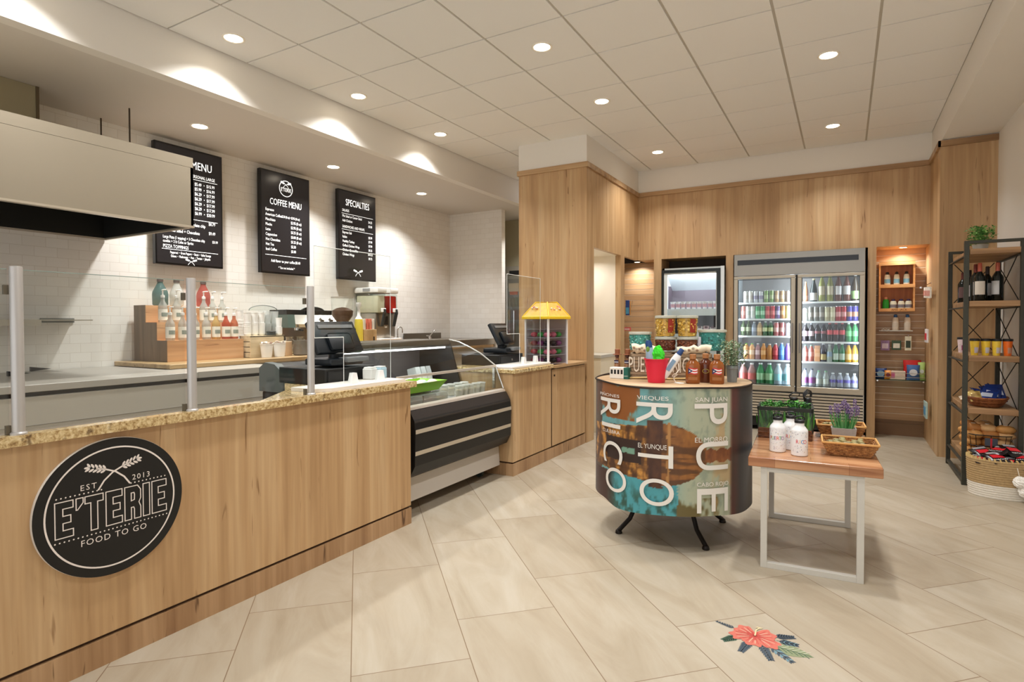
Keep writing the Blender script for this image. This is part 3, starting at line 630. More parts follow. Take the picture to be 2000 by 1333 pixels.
# ---------------------------------------------------------------- stepped riser with syrups
rs = thing('stepped_riser', 'three step wooden riser carrying syrup bottles on the back counter', 'riser', (-5.15, 3.1, .986))
RW = wood('riser_wood', (188, 140, 96), (212, 166, 122), (226, 186, 144), 1, .4, crack=(120, 70, 36)); RS = wood('riser_side', (92, 74, 54), (122, 100, 76), (140, 118, 92), 2, .5)
yA, yB = 2.745, 3.455
b = B()
for x0_, x1_, z1_ in ((-5.05, -4.90, 1.165), (-5.22, -5.05, 1.318), (-5.40, -5.22, 1.468)): b.box(x0_, x1_, yA + .004, yB, .986, z1_)
b.build('steps', RW, rs, w=True)
B().prism([(-5.40, .986), (-4.899, .986), (-4.899, 1.166), (-5.049, 1.166), (-5.049, 1.319), (-5.219, 1.319), (-5.219, 1.469), (-5.40, 1.469)], yA, yA + .004, 'y').build('side_panel', RS, rs, w=True)
def syrup(body_rgb, key, label, group):
    t = thing('syrup_bottle', label, 'bottle', group=group)
    B().lathe([(.033, 0), (.036, .004), (.036, .135), (.033, .15), (.016, .185), (.014, .215)], n=16).build('glass_body', milky(key, body_rgb, .62), t, smooth=50)
    B().lathe([(.0365, .02), (.0365, .115)], n=16, cap=False).lathe([(.037, .05), (.037, .085)], n=16, cap=False, mi=1, ang=1.6, M=RZ(-.8)).build('paper_label', [P('label_cream', (232, 230, 218), .6), P('label_print', (140, 150, 140), .6, noise=.5, nscale=120)], t)
    B().lathe([(.016, .215), (.016, .235), (.006, .24), (.006, .275), (.01, .277), (.01, .285)], n=12).box(-.004, .05, -.006, .006, .278, .288, 0, .003).build('pump', WPLAS, t, smooth=50)
    return t
cols = [((216, 216, 208), 'syrup_clear'), ((224, 196, 130), 'syrup_amber'), ((206, 96, 66), 'syrup_red'), ((206, 120, 80), 'syrup_orange')]
low = [(2.818, 0, 'clear'), (2.925, 0, 'clear'), (3.035, 0, 'clear'), (3.140, 0, 'pale'), (3.232, 1, 'amber'), (3.330, 2, 'red'), (3.412, 3, 'orange')]
src = {}
for i, (y, c_, nm) in enumerate(low):
    lab = '%s syrup bottle with white pump on the lowest riser step, %s' % (nm, nth(i)); g_ = 'syrup bottles on the wooden riser'
    k = src.get(c_)
    o = dup(k, (-4.975, y, 1.166), .1 * (i % 3), lab, g_) if k else syrup(*cols[c_], lab, g_)
    if not k: o.location = (-4.975, y, 1.166); src[c_] = o
for i, y in enumerate((2.845, 2.965, 3.10, 3.215, 3.30, 3.395)):
    dup(src[0], (-5.13, y, 1.319), .2 * (i % 2), 'clear syrup bottle with white pump on the middle riser step, %s' % nth(i), 'syrup bottles on the wooden riser')
for i, (y, rgb, nm, sc_) in enumerate([(2.918, (96, 132, 128), 'dark teal', 1.0), (3.065, (226, 226, 220), 'clear', .95), (3.318, (196, 96, 84), 'red', .95)]):
    j = thing('syrup_jug', 'wide %s glass jug on the top step of the wooden riser' % nm, 'jug', (-5.30, y, 1.469), group='jugs on the top riser step')
    B().lathe([(.05 * sc_, 0), (.062 * sc_, .01), (.064 * sc_, .10), (.060 * sc_, .125), (.028 * sc_, .19), (.022, .205), (.022, .225)], n=20).build('glass_body', milky('jug_%d' % i, rgb, .58), j, smooth=50)
    B().lathe([(.026, .213), (.026, .24), (.02, .243)], n=16).build('cap', P('cap_dark', (90, 76, 70), .4), j, smooth=40)

# cups, crate, buckets
cr = thing('wooden_crate', 'pale slatted wooden crate under the stacked cups on the back counter', 'crate', (-4.91, 3.66, .986))
CRW = wood('crate_wood', (204, 182, 142), (222, 204, 168), (232, 218, 188), 1, .5, crack_amt=.85)
b = B()
for k in range(4): b.box(-4.99, -4.84, 3.48, 3.49, .989 + .050 * k, 1.032 + .050 * k)
b.box(-4.84, -4.828, 3.48, 3.86, .987, 1.188).box(-4.99, -4.98, 3.48, 3.86, .987, 1.188).box(-4.99, -4.828, 3.85, 3.86, .987, 1.188).box(-4.99, -4.828, 3.48, 3.86, 1.180, 1.190)
b.build('slats', CRW, cr, w=True)
WC = P('paper_cup_white', (240, 238, 234), .5); CLR = milky('clear_cup', (232, 234, 232), .6)
def cupstack(n, r, h, step, m, label, grp, loc):
    t = thing('cup_stack', label, 'cups', loc, group=grp); b = B(); z = 0
    for i in range(n):
        b.lathe([(r * .8, z), (r, z + h), (r * 1.05, z + h), (r * 1.05, z + h + .004)] if i == n - 1 else [(r * .8 if i == 0 else r, z), (r, z + step), (r * 1.05, z + step), (r * 1.05, z + step + .004)], n=16); z += step
    b.build('cups', m, t, smooth=40); return t
cupstack(13, .034, .10, .029, WC, 'tallest stack of white paper cups, standing on the counter beside the riser', 'stacked cups', (-5.06, 3.53, .986))
for i, y in enumerate((3.52, 3.595, 3.67)): cupstack(8, .034, .10, .017, WC, 'stack of white paper cups on the pale crate, %s of three' % ['left', 'middle', 'right'][i], 'stacked cups', (-4.93, y, 1.1905))
for i, y in enumerate((3.752, 3.835)):
    cupstack(7, .037, .12, .019, CLR, 'stack of clear plastic cups on the pale crate, %s of the two' % ('left' if i == 0 else 'right'), 'stacked clear cups', (-4.945, y, 1.1905))
cupstack(6, .030, .09, .016, WC, 'short stack of white paper cups at the right end of the pale crate', 'stacked cups', (-4.868, 3.825, 1.1905))
o = B().lathe([(.05, 0), (.055, .012), (.05, .02), (.05, .03), (.055, .04), (.045, .045)], n=14, sx=.55, sy=1.0).build('black_lid_pile', P('lid_black', (44, 50, 50), .4), at=(0, 0, 0), smooth=40)
tag(o, 'heap of black cup lids in front of the clear cups on the crate', 'lids'); o.location = (-4.868, 3.735, 1.1905)
for i, (y, h_) in enumerate(((3.60, .125), (3.745, .13))):
    t = thing('paper_bucket', 'white paper tub full of sachets on the back counter, %s of the two' % ('left' if i == 0 else 'right'), 'tub', (-4.76, y, .986), group='paper tubs of sachets')
    B().lathe([(.045, 0), (.058, h_), (.061, h_), (.061, h_ + .004), (.055, h_)], n=24, cap=False).lathe([(.045, .001), (.0, .001)], n=24, cap=False).build('tub', WC, t, smooth=40)
    b = B()
    for k in range(26):
        a = random.random() * 6.28; r = .045 * math.sqrt(random.random()); M = T(r * math.cos(a), r * math.sin(a), h_ - .004 + random.random() * .02) @ RZ(random.random() * 3) @ RY(random.uniform(-1, 1))
        b.box(-.018, .018, -.012, .012, -.0015, .0015, k % 2, M=M)
    b.build('sachets', [P('sachet_cream', (228, 214, 196), .6), P('sachet_pink', (214, 176, 158), .6)], t)
tag(B().box(-4.86, -4.80, 3.845, 3.925, .986, 1.128, 0, .003).build('wood_block', wood('block_wood', (176, 140, 104), (204, 172, 136), (220, 192, 160), 2), at=(-4.83, 3.88, .986)), 'small upright wooden block beside the paper tubs', 'block')
t = thing('steel_container', 'round smoked plastic container in front of the coffee machine', 'container', (-4.78, 4.03, .986))
B().lathe([(.07, 0), (.085, .01), (.085, .145), (.088, .15)], n=24).build('clear_wall', milky('smoke_clear', (150, 144, 134), .45), t, smooth=40)
B().lathe([(.078, .008), (.078, .05)], n=24).build('dark_contents', P('contents_grey', (96, 96, 90), .6), t)

# ---------------------------------------------------------------- espresso machine
em = thing('espresso_machine', 'wide chrome and dark green espresso machine on the back counter behind the till', 'coffee machine', (-5.1, 4.3, .986))
B().box(-5.30, -4.92, 3.98, 4.74, .99, 1.05, 0, .01, 2).build('drip_base', STEEL, em, w=True, smooth=40)
B().box(-5.30, -5.12, 4.0, 4.72, 1.05, 1.30).build('back_panel', P('machine_pinkish_steel', (176, 160, 150), .3, .7), em, w=True)
B().prism([(-5.3, 1.265), (-4.93, 1.265), (-4.90, 1.30), (-5.0, 1.40), (-5.3, 1.40)], 4.02, 4.70, 'y').build('group_housing', STEEL, em, w=True)
for ya, yb_ in ((3.94, 4.03), (4.69, 4.78)): B().prism([(-5.32, 1.262), (-4.88, 1.262), (-4.90, 1.40), (-5.30, 1.40)], ya, yb_, 'y').build('side_cheek', P('machine_green', (74, 92, 84), .35), em, w=True)
B().box(-5.30, -5.03, 4.03, 4.69, 1.40, 1.455, 0, .004).build('cup_tray', BLACKG, em, w=True)
for yc_ in (3.86, 4.46):
    b = B()
    b.prism([(yc_ + .17 * math.cos(PI * i / 16) - (.04 if yc_ < 4 else 0), 1.44 + .055 * math.sin(PI * i / 16)) for i in range(17)], -5.12, -5.11, 'x')
    b.build('curved_screen', GLASS if yc_ < 4 else BLACKG, em, w=True)
    B().tube([(-5.115, yc_ + .17 * math.cos(PI * i / 16) - (.04 if yc_ < 4 else 0), 1.44 + .055 * math.sin(PI * i / 16)) for i in range(17)], .004, 6).build('screen_rim', P('rim_grey', (110, 116, 112), .3, .5), em, w=True)
for yy in (4.12, 4.30, 4.44, 4.60):
    g_ = B().lathe([(.035, 0), (.035, .03), (.03, .034)], c=(-4.97, yy, 1.235), n=16).build('group_head', CHROME, em, w=True, smooth=40)
    B().tube([(-4.97, yy, 1.245), (-4.88, yy, 1.235)], .010, 8).build('portafilter_handle', BLACK, g_, w=True)
for yy in (4.45, 4.58): B().lathe([(.03, 0), (.03, .012)], M=T(-4.945, yy, 1.36) @ RY(PI * .28), n=18).build('pressure_gauge', P('gauge_face', (206, 198, 186), .3, .3), em, w=True, smooth=30)
for i, yy in enumerate((4.02, 4.16)):
    p = thing('milk_pitcher', 'small steel milk pitcher standing on the espresso machine tray, %s' % ('left' if i == 0 else 'right'), 'pitcher', (-4.97, yy, 1.0505), group='milk pitchers')
    B().lathe([(.045, 0), (.047, .01), (.040, .07), (.036, .10), (.040, .115)], n=18, cap=False).lathe([(.045, .001), (0, .001)], n=18, cap=False).build('jug_body', STEEL, p, smooth=50)
    B().tube([(.04, 0, .095), (.07, 0, .08), (.07, 0, .04), (.046, 0, .02)], .005, 6).build('handle', STEEL, p, smooth=50)

em.location = (-5.21, 4.40, .986)
for o_ in [o for o in C.objects if o.name.startswith('milk_pitcher')]: o_.location.x -= .11; o_.location.y += .10
# coffee grinder
gr = thing('coffee_grinder', 'black coffee grinder with a clear hopper of beans beside the espresso machine', 'grinder', (-5.0, 4.86, .986))
B().box(-5.10, -4.92, 4.79, 4.93, .986, 1.26, 0, .02, 2).build('body', BLACK, gr, w=True, smooth=40)
B().lathe([(.04, 1.26 - .986), (.05, .32), (.115, .41), (.12, .60), (.122, .605)], c=(-5.0, 4.80, .986), n=24, cap=False).build('clear_hopper', GLASS, gr, w=True, smooth=50)
B().lathe([(.038, .278), (.048, .32), (.11, .405), (.113, .46), (.06, .49), (0, .50)], c=(-5.0, 4.80, .986), n=24).build('coffee_beans', P('coffee_beans', (92, 66, 50), .6, noise=.5, nscale=150), gr, w=True, smooth=50)
B().lathe([(.123, .60), (.123, .612), (.0, .614)], c=(-5.0, 4.80, .986), n=24).build('hopper_lid', milky('hopper_lid', (200, 192, 180), .5), gr, w=True, smooth=40)
gr.location = (-4.80, 4.66, .986)
yb_ = thing('sauce_bottle', 'white necked yellow sauce bottle between the grinder and the juice dispenser', 'bottle', (-4.84, 4.885, .986))
B().lathe([(.03, .0), (.048, .01), (.048, .33), (.042, .37)], n=18).build('body', P('sauce_yellow', (232, 206, 74), .4), yb_, smooth=50)
B().lathe([(.042, .37), (.02, .41), (.016, .50), (.03, .52), (.03, .56)], n=16).build('neck', WPLAS, yb_, smooth=50)
wb = thing('wooden_box', 'small open wooden box of tea packets left of the juice dispenser', 'box', (-4.88, 5.05, .986))
B().box(-4.97, -4.83, 4.96, 5.17, .986, 1.235, 0, .003).build('box', wood('tea_box', (168, 136, 94), (196, 164, 120), (212, 182, 140), 2), wb, w=True)
B().box(-4.829, -4.827, 5.11, 5.13, 1.06, 1.15).build('finger_slot', BLACK, wb, w=True)
for i, (y, c_) in enumerate(((5.0, (222, 216, 204)), (5.05, (214, 112, 92)), (5.10, (224, 132, 108)), (5.145, (226, 220, 212)))):
    tag(B().box(-4.95, -4.86, y - .018, y + .018, 1.236, 1.36, 0, .002).build('tea_carton', P('tea_%d' % i, c_, .6), at=(-4.9, y, 1.236)), '%s tea carton standing on the wooden box by the dispenser, %s' % (['cream', 'red', 'pink', 'white'][i], nth(i)), 'carton', 'tea cartons')

# juice dispenser
jd = thing('juice_dispenser', 'two tank juice dispenser, one cloudy and one red, on a steel base', 'drink dispenser', (-5.05, 5.35, 1.06))
B().box(-5.28, -4.84, 5.26, 5.66, 1.06, 1.10, 0, .006).box(-5.28, -4.94, 5.28, 5.64, 1.10, 1.42, 1, .01, 2).build('base', [P('drip_tray', (226, 216, 208), .4), STEEL], jd, w=True, smooth=40)
for i, (ya, yb2, rgb, hh_) in enumerate(((5.27, 5.425, (240, 230, 200), .28), (5.50, 5.645, (206, 40, 34), .27))):
    tk = B().box(-5.28, -4.90, ya, yb2, 1.40, 1.675, 0, .02, 2).build('tank', thin_glass('tank_clear', (236, 240, 238)), jd, w=True, smooth=40)
    B().box(-5.27, -4.91, ya + .012, yb2 - .012, 1.42, 1.64, 0, .015, 2).build('juice', milky('juice_%d' % i, rgb, .12), tk, w=True, smooth=40)
    B().box(-5.29, -4.89, ya - .006, yb2 + .006, 1.675, 1.74, 0, .012, 2).build('tank_lid', WPLAS, jd, w=True, smooth=40)
    ym = yb2 - .07
    B().box(-4.90, -4.86, ym - .03, ym + .03, 1.43, 1.48, 0, .005).build('valve', WPLAS, jd, w=True)
    B().prism([(-4.86, 1.47), (-4.85, 1.42), (-4.90, 1.25), (-4.915, 1.25), (-4.875, 1.42), (-4.88, 1.47)], ym - .02, ym + .02, 'y').build('dispensing_lever', P('lever_dark', (42, 46, 46), .4), jd, w=True)
B().box(-4.945, -4.937, 5.42, 5.50, 1.27, 1.38).box(-4.945, -4.936, 5.44, 5.48, 1.235, 1.25, 1).build('control_panel', [BLACK, WPLAS], jd, w=True)
B().box(-5.14, -5.02, 5.260, 5.2645, 1.69, 1.73).build('lid_badge', P('badge_grey', (150, 150, 148), .5), jd, w=True)
jd.location = jd.location + Vector((-.135, .135, 0)); jd.location.z = 1.0765
# ================================================================ DELI CASE, SECOND COUNTER
dc = thing('deli_display_case', 'black and grey refrigerated deli case with curved glass between the two counters', 'display case', (-2.85, 3.6, 0))
ya, yb_ = 2.975, 4.235
CB = P('case_black', (16, 15, 14), .42, noise=.05, nscale=30); CBR = P('case_brown_black', (40, 34, 31), .45)
BASEG = P('case_base_grey', (196, 188, 178), .42)
B().prism([(-3.5, .09), (-2.56, .09), (-2.57, .25), (-3.5, .25)], ya, yb_, 'y').build('base_panel', BASEG, dc, w=True)
prof = [(-3.5, .252), (-2.57, .252), (-2.49, .29), (-2.452, .36), (-2.445, .58), (-2.455, .66), (-2.495, .725), (-2.53, .735), (-2.60, .735), (-2.62, .70), (-3.5, .70)]
B().prism(prof, ya, yb_, 'y').build('front_body', CB, dc, w=True)
B().prism([(-2.4535, .645), (-2.4525, .655), (-2.492, .724), (-2.4955, .724)], ya, yb_, 'y').build('upper_band', CBR, dc, w=True)
STR = P('case_stripe', (196, 184, 164), .35, .3)
for z0_ in (.575, .43): B().prism([(-2.4435, z0_), (-2.4425, z0_), (-2.4425, z0_ + .028), (-2.4435, z0_ + .028)] if z0_ > .5 else [(-2.4485, z0_), (-2.4475, z0_), (-2.4455, z0_ + .028), (-2.4465, z0_ + .028)], ya, yb_ - .002, 'y').build('metal_stripe', STR, dc, w=True)
B().prism([(-2.54, .735), (-2.497, .728), (-2.50, .745), (-2.54, .752)], ya, yb_ - .01, 'y').build('glass_rail', P('rail_light', (206, 196, 184), .3, .3), dc, w=True)
# deck, rear wall, top
B().box(-3.42, -2.62, ya + .02, yb_ - .02, .70, .712).prism([(-3.42, .712), (-3.05, .712), (-3.05, .76), (-3.42, .76)], ya + .02, yb_ - .02, 'y').build('inner_deck', P('deck_grey', (168, 170, 168), .35, .2), dc, w=True)
B().box(-3.46, -3.42, ya, yb_, .70, 1.16).build('rear_wall', P('case_inside_dark', (74, 68, 66), .5), dc, w=True)
B().prism([(-3.46, 1.10), (-3.10, 1.10), (-3.075, 1.12), (-3.085, 1.162), (-3.46, 1.162)], ya, yb_, 'y').build('top_shelf', P('case_top_olive', (66, 60, 48), .35), dc, w=True)
B().box(-3.16, -3.11, ya + .02, yb_ - .03, 1.085, 1.10).build('case_lamp', P('case_tube', (240, 244, 246), .3, emit=4), dc, w=True)
B().prism([(-3.46, .735), (-2.95, .735), (-3.06, 1.10), (-3.09, 1.16), (-3.46, 1.16)], yb_ - .012, yb_, 'y').build('end_upright', P('end_black', (24, 24, 24), .3), dc, w=True)
gp = [(-3.085, 1.162), (-2.98, 1.142), (-2.87, 1.10), (-2.75, 1.045), (-2.66, .985), (-2.60, .945)]
b = B(); n = len(gp)
b.faces([(x, ya, z) for x, z in gp] + [(x, yb_, z) for x, z in gp], [(i, i + 1, n + i + 1, n + i) for i in range(n - 1)]); b.build('curved_glass', GLASS, dc, w=True, smooth=60)
b = B(); b.faces([(-2.60, ya, .94), (-2.52, ya, .75), (-2.52, yb_, .75), (-2.60, yb_, .94)], [(0, 1, 2, 3)]); b.build('front_glass', GLASS, dc, w=True)
B().prism(gp + [(-2.52, .752), (-2.95, .735), (-3.06, 1.10)], yb_ - .008, yb_ - .002, 'y').build('end_glass', GLASS, dc, w=True)
B().box(-2.61, -2.592, ya, yb_, .93, .948).build('middle_rail', P('rail_champagne', (204, 194, 180), .3, .3), dc, w=True)
b = B(); b.tube([(x, yb_ - .004, z) for x, z in gp] + [(-2.52, yb_ - .004, .752)], .006, 6); b.build('glass_edge_trim', P('edge_trim', (214, 214, 210), .2, .5), dc, w=True)
B().box(-2.62, -2.598, yb_ - .02, yb_ - .0, .75, .948).build('corner_post', CHROME, dc, w=True)
for x_, y_ in ((-2.68, 4.10), (-2.68, 3.05), (-3.35, 4.10)):
    c_ = B().lathe([(.038, -.012), (.04, 0), (.038, .012)], M=T(x_, y_, .04) @ RX(PI / 2), n=18).build('caster', P('caster_rubber', (58, 64, 58), .5), dc, w=True, smooth=40)
    B().box(x_ - .02, x_ + .02, y_ - .02, y_ + .02, .04, .09, 0, .004).build('caster_fork', STEEL, c_, w=True)
DL = bpy.data.lights.new('case_light', 'AREA'); DL.shape = 'RECTANGLE'; DL.size = .03; DL.size_y = 1.15; DL.energy = 2.2; DL.color = (.92, .97, 1)
lo = bpy.data.objects.new('case_light', DL); C.objects.link(lo); lo.parent = dc; lo.location = Vector((-3.13, 3.6, 1.08)) - dc.location; lo.rotation_euler = (0, math.radians(12), 0)
# food in the case
CP = milky('clamshell', (226, 230, 226), .55, .1); FOOD = [P('food_green', (150, 160, 116), .7, noise=.4, nscale=90), P('food_cream', (226, 208, 170), .7, noise=.3, nscale=80), P('food_pink', (208, 168, 150), .7, noise=.3, nscale=70), P('food_brown', (168, 128, 94), .7, noise=.3, nscale=80)]
def clam(w_, d_, h_, food, lab, loc, rz=0, grp='salad boxes in the deli case'):
    t = thing('salad_box', lab, 'food box', loc, rz, grp)
    M = Matrix.Identity(4); b = B(); b.prism([(-w_ / 2 * .86, 0), (w_ / 2 * .86, 0), (w_ / 2, h_ * .55), (w_ / 2, h_ * .6), (w_ / 2 * .9, h_), (-w_ / 2 * .9, h_), (-w_ / 2, h_ * .6), (-w_ / 2, h_ * .55)], -d_ / 2, d_ / 2, 'y'); b.build('clear_box', CP, t)
    b = B(); b.box(-w_ / 2 * .8, w_ / 2 * .8, -d_ / 2 * .9, d_ / 2 * .9, .004, h_ * .45, 0, .006)
    for k in range(8): b.ball((random.uniform(-.3, .3) * w_, random.uniform(-.35, .35) * d_, h_ * .5), (.012, .012, .008), k % 2, 6, 4)
    b.build('food', [FOOD[food], FOOD[(food + 1) % 4]], t); return t
def cup(food, lab, loc, grp='dessert cups in the deli case', r=.036, h=.085):
    t = thing('food_cup', lab, 'food cup', loc, 0, grp)
    B().lathe([(r * .8, 0), (r, h), (r * 1.08, h + .002), (r * 1.08, h + .01), (r * .9, h + .014), (0, h + .016)], n=18).build('clear_cup', CP, t, smooth=40)
    B().lathe([(r * .74, .003), (r * .86, h * .75), (0, h * .78)], n=14).build('filling', FOOD[food], t, smooth=40); return t
zD = .713
k = 0
src_c = cup(1, 'clear dessert cup in the front row of the deli case, rightmost', (-2.66, 4.10, zD)); nm = ['rightmost', 'second from the right', 'third from the right', 'fourth from the right', 'fifth from the right', 'sixth from the right']
for i, y in enumerate((4.02, 3.92, 3.85, 3.78)): dup(src_c, (-2.66, y, zD), .5 * i, 'clear dessert cup in the front row of the deli case, ' + nm[i + 1])
for i, (x, y) in enumerate(((-2.80, 4.05), (-2.80, 3.96), (-2.80, 3.86), (-2.80, 3.76))): dup(src_c, (x, y, zD), .7 * i, 'clear dessert cup in the second row of the deli case, ' + nm[i])
sb = clam(.12, .15, .07, 0, 'clear salad box at the front left corner of the deli case', (-2.70, 3.06, zD))
for i, (x, y, lab) in enumerate(((-2.70, 3.22, 'clear salad box second from the left along the front of the deli case'), (-2.70, 3.385, 'clear box of brown food third from the left along the deli case front'), (-2.71, 3.54, 'clear box of pale food left of the dessert cups in the deli case'))):
    clam(.12, .15, .07, (3, 2, 1)[i % 3], lab, (x, y, zD))
for i, y in enumerate((4.12, 4.045, 3.97)):
    t = clam(.10, .06, .14, 1, 'upright clear sandwich wedge at the back of the deli case, ' + ['rightmost', 'middle', 'left'][i] + ' of three', (-3.25, y, .778), 0, 'sandwich wedges'); t.rotation_euler = (0, math.radians(-15), 0)
WRP = P('wrapped_white', (236, 230, 222), .45, noise=.06, nscale=40)
for i, y in enumerate((3.26, 3.44, 3.62, 3.82)):
    t = thing('wrapped_sandwich', 'white wrapped sandwich on the rear step of the deli case, %s' % nth(i), 'sandwich', (-3.22, y, .767), .2 * (i % 2), 'wrapped sandwiches')
    b = B().ball((0, 0, .035), (.075, .085, .035), 0, 14, 8)
    for v in b.bm.verts: v.co += Vector((random.uniform(-1, 1), random.uniform(-1, 1), random.uniform(-1, 1))) * .004
    b.build('wrapper', WRP, t, smooth=60); B().box(-.02, .03, -.025, .025, .068, .0715).build('price_sticker', P('sticker_white', (246, 240, 236), .5), t)
gt_ = thing('green_tray', 'bright lime green tray of wrapped snacks in the middle of the deli case', 'tray', (-2.80, 3.36, .80))
B().faces([(-2.90, 3.10, .80), (-2.70, 3.10, .80), (-2.70, 3.56, .80), (-2.90, 3.56, .80), (-2.93, 3.05, .872), (-2.66, 3.05, .872), (-2.66, 3.62, .872), (-2.93, 3.62, .872)], [(0, 1, 2, 3), (0, 4, 5, 1), (1, 5, 6, 2), (2, 6, 7, 3), (3, 7, 4, 0)]).build('tray', P('lime_green', (136, 196, 40), .4), gt_, w=True)
B().box(-2.88, -2.80, 3.14, 3.60, .714, .799).build('tray_stand', P('stand_clear_grey', (176, 180, 178), .3), gt_, w=True)
for i in range(6):
    t = thing('snack_bag', 'small clear snack bag in the lime green tray, %s' % nth(i), 'snack bag', (-2.79 + .03 * (i % 2), 3.11 + i * .090, .806), .3 * i, 'snack bags in the green tray')
    B().ball((0, 0, .037), (.055, .042, .036), 0, 12, 8).build('bag', [P('snack_a', (206, 222, 218), .25, noise=.2, nscale=60), P('snack_b', (226, 212, 200), .25, noise=.2, nscale=60)][i % 2], t, smooth=60)
    B().box(-.07, -.055, -.04, .04, .03, .034).box(.055, .07, -.04, .04, .03, .034).build('sealed_end', P('seal_white', (232, 232, 226), .3), t)
# small stuff beside the case on granite: napkins and plastic cups
for i, (y, c_) in enumerate(((2.76, (236, 234, 232)), (2.85, (176, 208, 226)))):
    t = thing('napkin_pack', ['pack of white napkins', 'pale blue plastic tub'][i] + ' behind the first till shield by the deli case', 'napkins' if i == 0 else 'tub', (-2.64, y, CZ + .0205), .2)
    B().box(-.035, .035, -.035, .035, 0, .07, 0, .006).build('pack', P('npk_%d' % i, c_, .5), t); B().box(-.03, .03, -.03, .03, .07, .078, 0, .004).build('top_sheet', WPLAS, t)

# second counter
c2 = thing('cashier_cabinet', 'oak cabinet with one door and lock, right of the deli case', 'cabinet', (-2.8, 5.0, 0))
B().box(-3.1, -2.44, 4.256, 5.827, .118, .873).build('body', OAK, c2, w=True)
B().box(-3.1, -2.455, 4.262, 5.827, .104, .118).box(-3.1, -2.455, 4.262, 5.827, .0, .01).build('groove', DGAP, c2, w=True)
B().box(-3.1, -2.436, 4.254, 5.827, 0.0, .104).build('kickboard', _M['oak_kick'], c2, w=True)
d_ = B().box(-2.44, -2.434, 5.0, 5.80, .122, .858).build('door', OAK, c2, w=True)
B().cyl((-2.434, 5.05, .80), (-2.428, 5.05, .80), .010, n=14).build('lock', P('lock_dark', (60, 46, 36), .3, .8), d_, w=True)
B().box(-2.4395, -2.433, 4.994, 4.999, .12, .873).box(-2.4395, -2.433, 5.002, 5.80, .862, .8725).build('shadow_gap', DGAP, c2, w=True)
B().box(-3.1, -2.40, 5.0, 5.827, .873, .898).build('oak_top', OAKY, c2, w=True)
tag(B().box(-3.1, -2.41, 4.24, 4.995, .876, .914, 0, .006).build('granite_countertop', GRAN, at=(-2.75, 4.6, .876)), 'short speckled gold granite top on the oak cabinet right of the deli case', 'countertop')
tag(B().box(-2.72, -2.44, 4.25, 4.985, .9145, .934, 0, .003).build('white_shelf_board', P('white_board', (228, 222, 214), .4), at=(-2.7, 4.6, CZ)), 'white board lying on the granite under the second till shield', 'board')
shield('register_shield', -2.55, 4.345, 4.98, 1.735, (4.57, 1.212), .9345, 'clear plastic till shield on white feet at the second register by the oak column')
till('till_terminal', (-2.86, 4.74, 1.015), .15, 'black touch screen till at the second register beside the candy carousel', 0)
drawer((-2.93, 4.72, .9145), 'black cash drawer under the second till by the oak column')
# candy carousel
cc = thing('candy_carousel', 'clear candy carousel with a yellow house shaped roof at the end of the counter', 'candy display', (-2.58, 5.17, .899), math.radians(-13))
s_ = .145; ZT = 1.345 - .899
YEL = P('roof_yellow', (246, 204, 40), .4)
B().box(-s_ - .03, s_ + .03, -s_ - .03, s_ + .03, ZT, ZT + .028, 0, .004).build('roof_tray', YEL, cc)
def frus(b, s0, z0_, s1, z1_, mi=0): b.faces([(-s0, -s0, z0_), (s0, -s0, z0_), (s0, s0, z0_), (-s0, s0, z0_), (-s1, -s1, z1_), (s1, -s1, z1_), (s1, s1, z1_), (-s1, s1, z1_)], [(0, 1, 5, 4), (1, 2, 6, 5), (2, 3, 7, 6), (3, 0, 4, 7), (4, 5, 6, 7)], mi)
b = B(); frus(b, s_ + .02, ZT + .028, .075, ZT + .165); b.build('roof', P('roof_print', (238, 190, 92), .35, noise=.25, nscale=28), cc)
b = B()
for sx, sy in ((-1, -1), (1, -1), (1, 1), (-1, 1)): b.tube([(sx * (s_ + .02), sy * (s_ + .02), ZT + .028), (sx * .075, sy * .075, ZT + .167)], .007, 6)
b.tube([(-.075, -.075, ZT + .167), (.075, -.075, ZT + .167), (.075, .075, ZT + .167), (-.075, .075, ZT + .167)], .007, 6, closed=True); b.build('roof_ribs', YEL, cc)
b = B()
for q in range(4):
    M = RZ(q * PI / 2)
    b.faces([M @ Vector(v) for v in ((.152, -.12, ZT + .034), (.152, .12, ZT + .034), (.140, .11, ZT + .062), (.140, -.11, ZT + .062))], [(0, 1, 2, 3)], 0)
    for k in range(9): b.ball(M @ Vector((.125 - .0 * k, random.uniform(-.08, .08), ZT + random.uniform(.07, .13))), .010, 1 + k % 2, 6, 4)
b.build('roof_print_band', [P('print_red', (214, 64, 44), .5), P('print_pink', (240, 150, 140), .5), P('print_white', (244, 236, 216), .5)], cc)
b = B()
for q in range(4):
    M = RZ(q * PI / 2)
    for v0, v1 in (((s_, -s_), (s_, s_)),): b.faces([M @ Vector(v) for v in ((s_, -s_, 0.012), (s_, s_, .012), (s_, s_, ZT), (s_, -s_, ZT))], [(0, 1, 2, 3)])
b.build('clear_walls', thin_glass('acrylic_wall', (228, 228, 232), .07), cc)
B().box(-s_ + .002, -s_ + .006, -s_ + .01, s_ - .01, .012, ZT).box(-s_ + .01, s_ - .01, s_ - .006, s_ - .002, .012, ZT).build('back_panels', milky('acrylic_frost', (220, 214, 214), .35), cc)
b = B()
for q in range(5): b.box(-s_, s_, -s_, s_, .01 + q * .084, .014 + q * .084)
b.build('clear_shelves', milky('acrylic_shelf', (226, 222, 228), .55), cc)
b = B()
for sx, sy in ((-1, -1), (1, -1), (1, 1), (-1, 1)): b.box(sx * s_ - .008, sx * s_ + .008, sy * s_ - .008, sy * s_ + .008, 0, ZT)
b.build('corner_posts', P('post_white', (238, 234, 234), .35), cc)
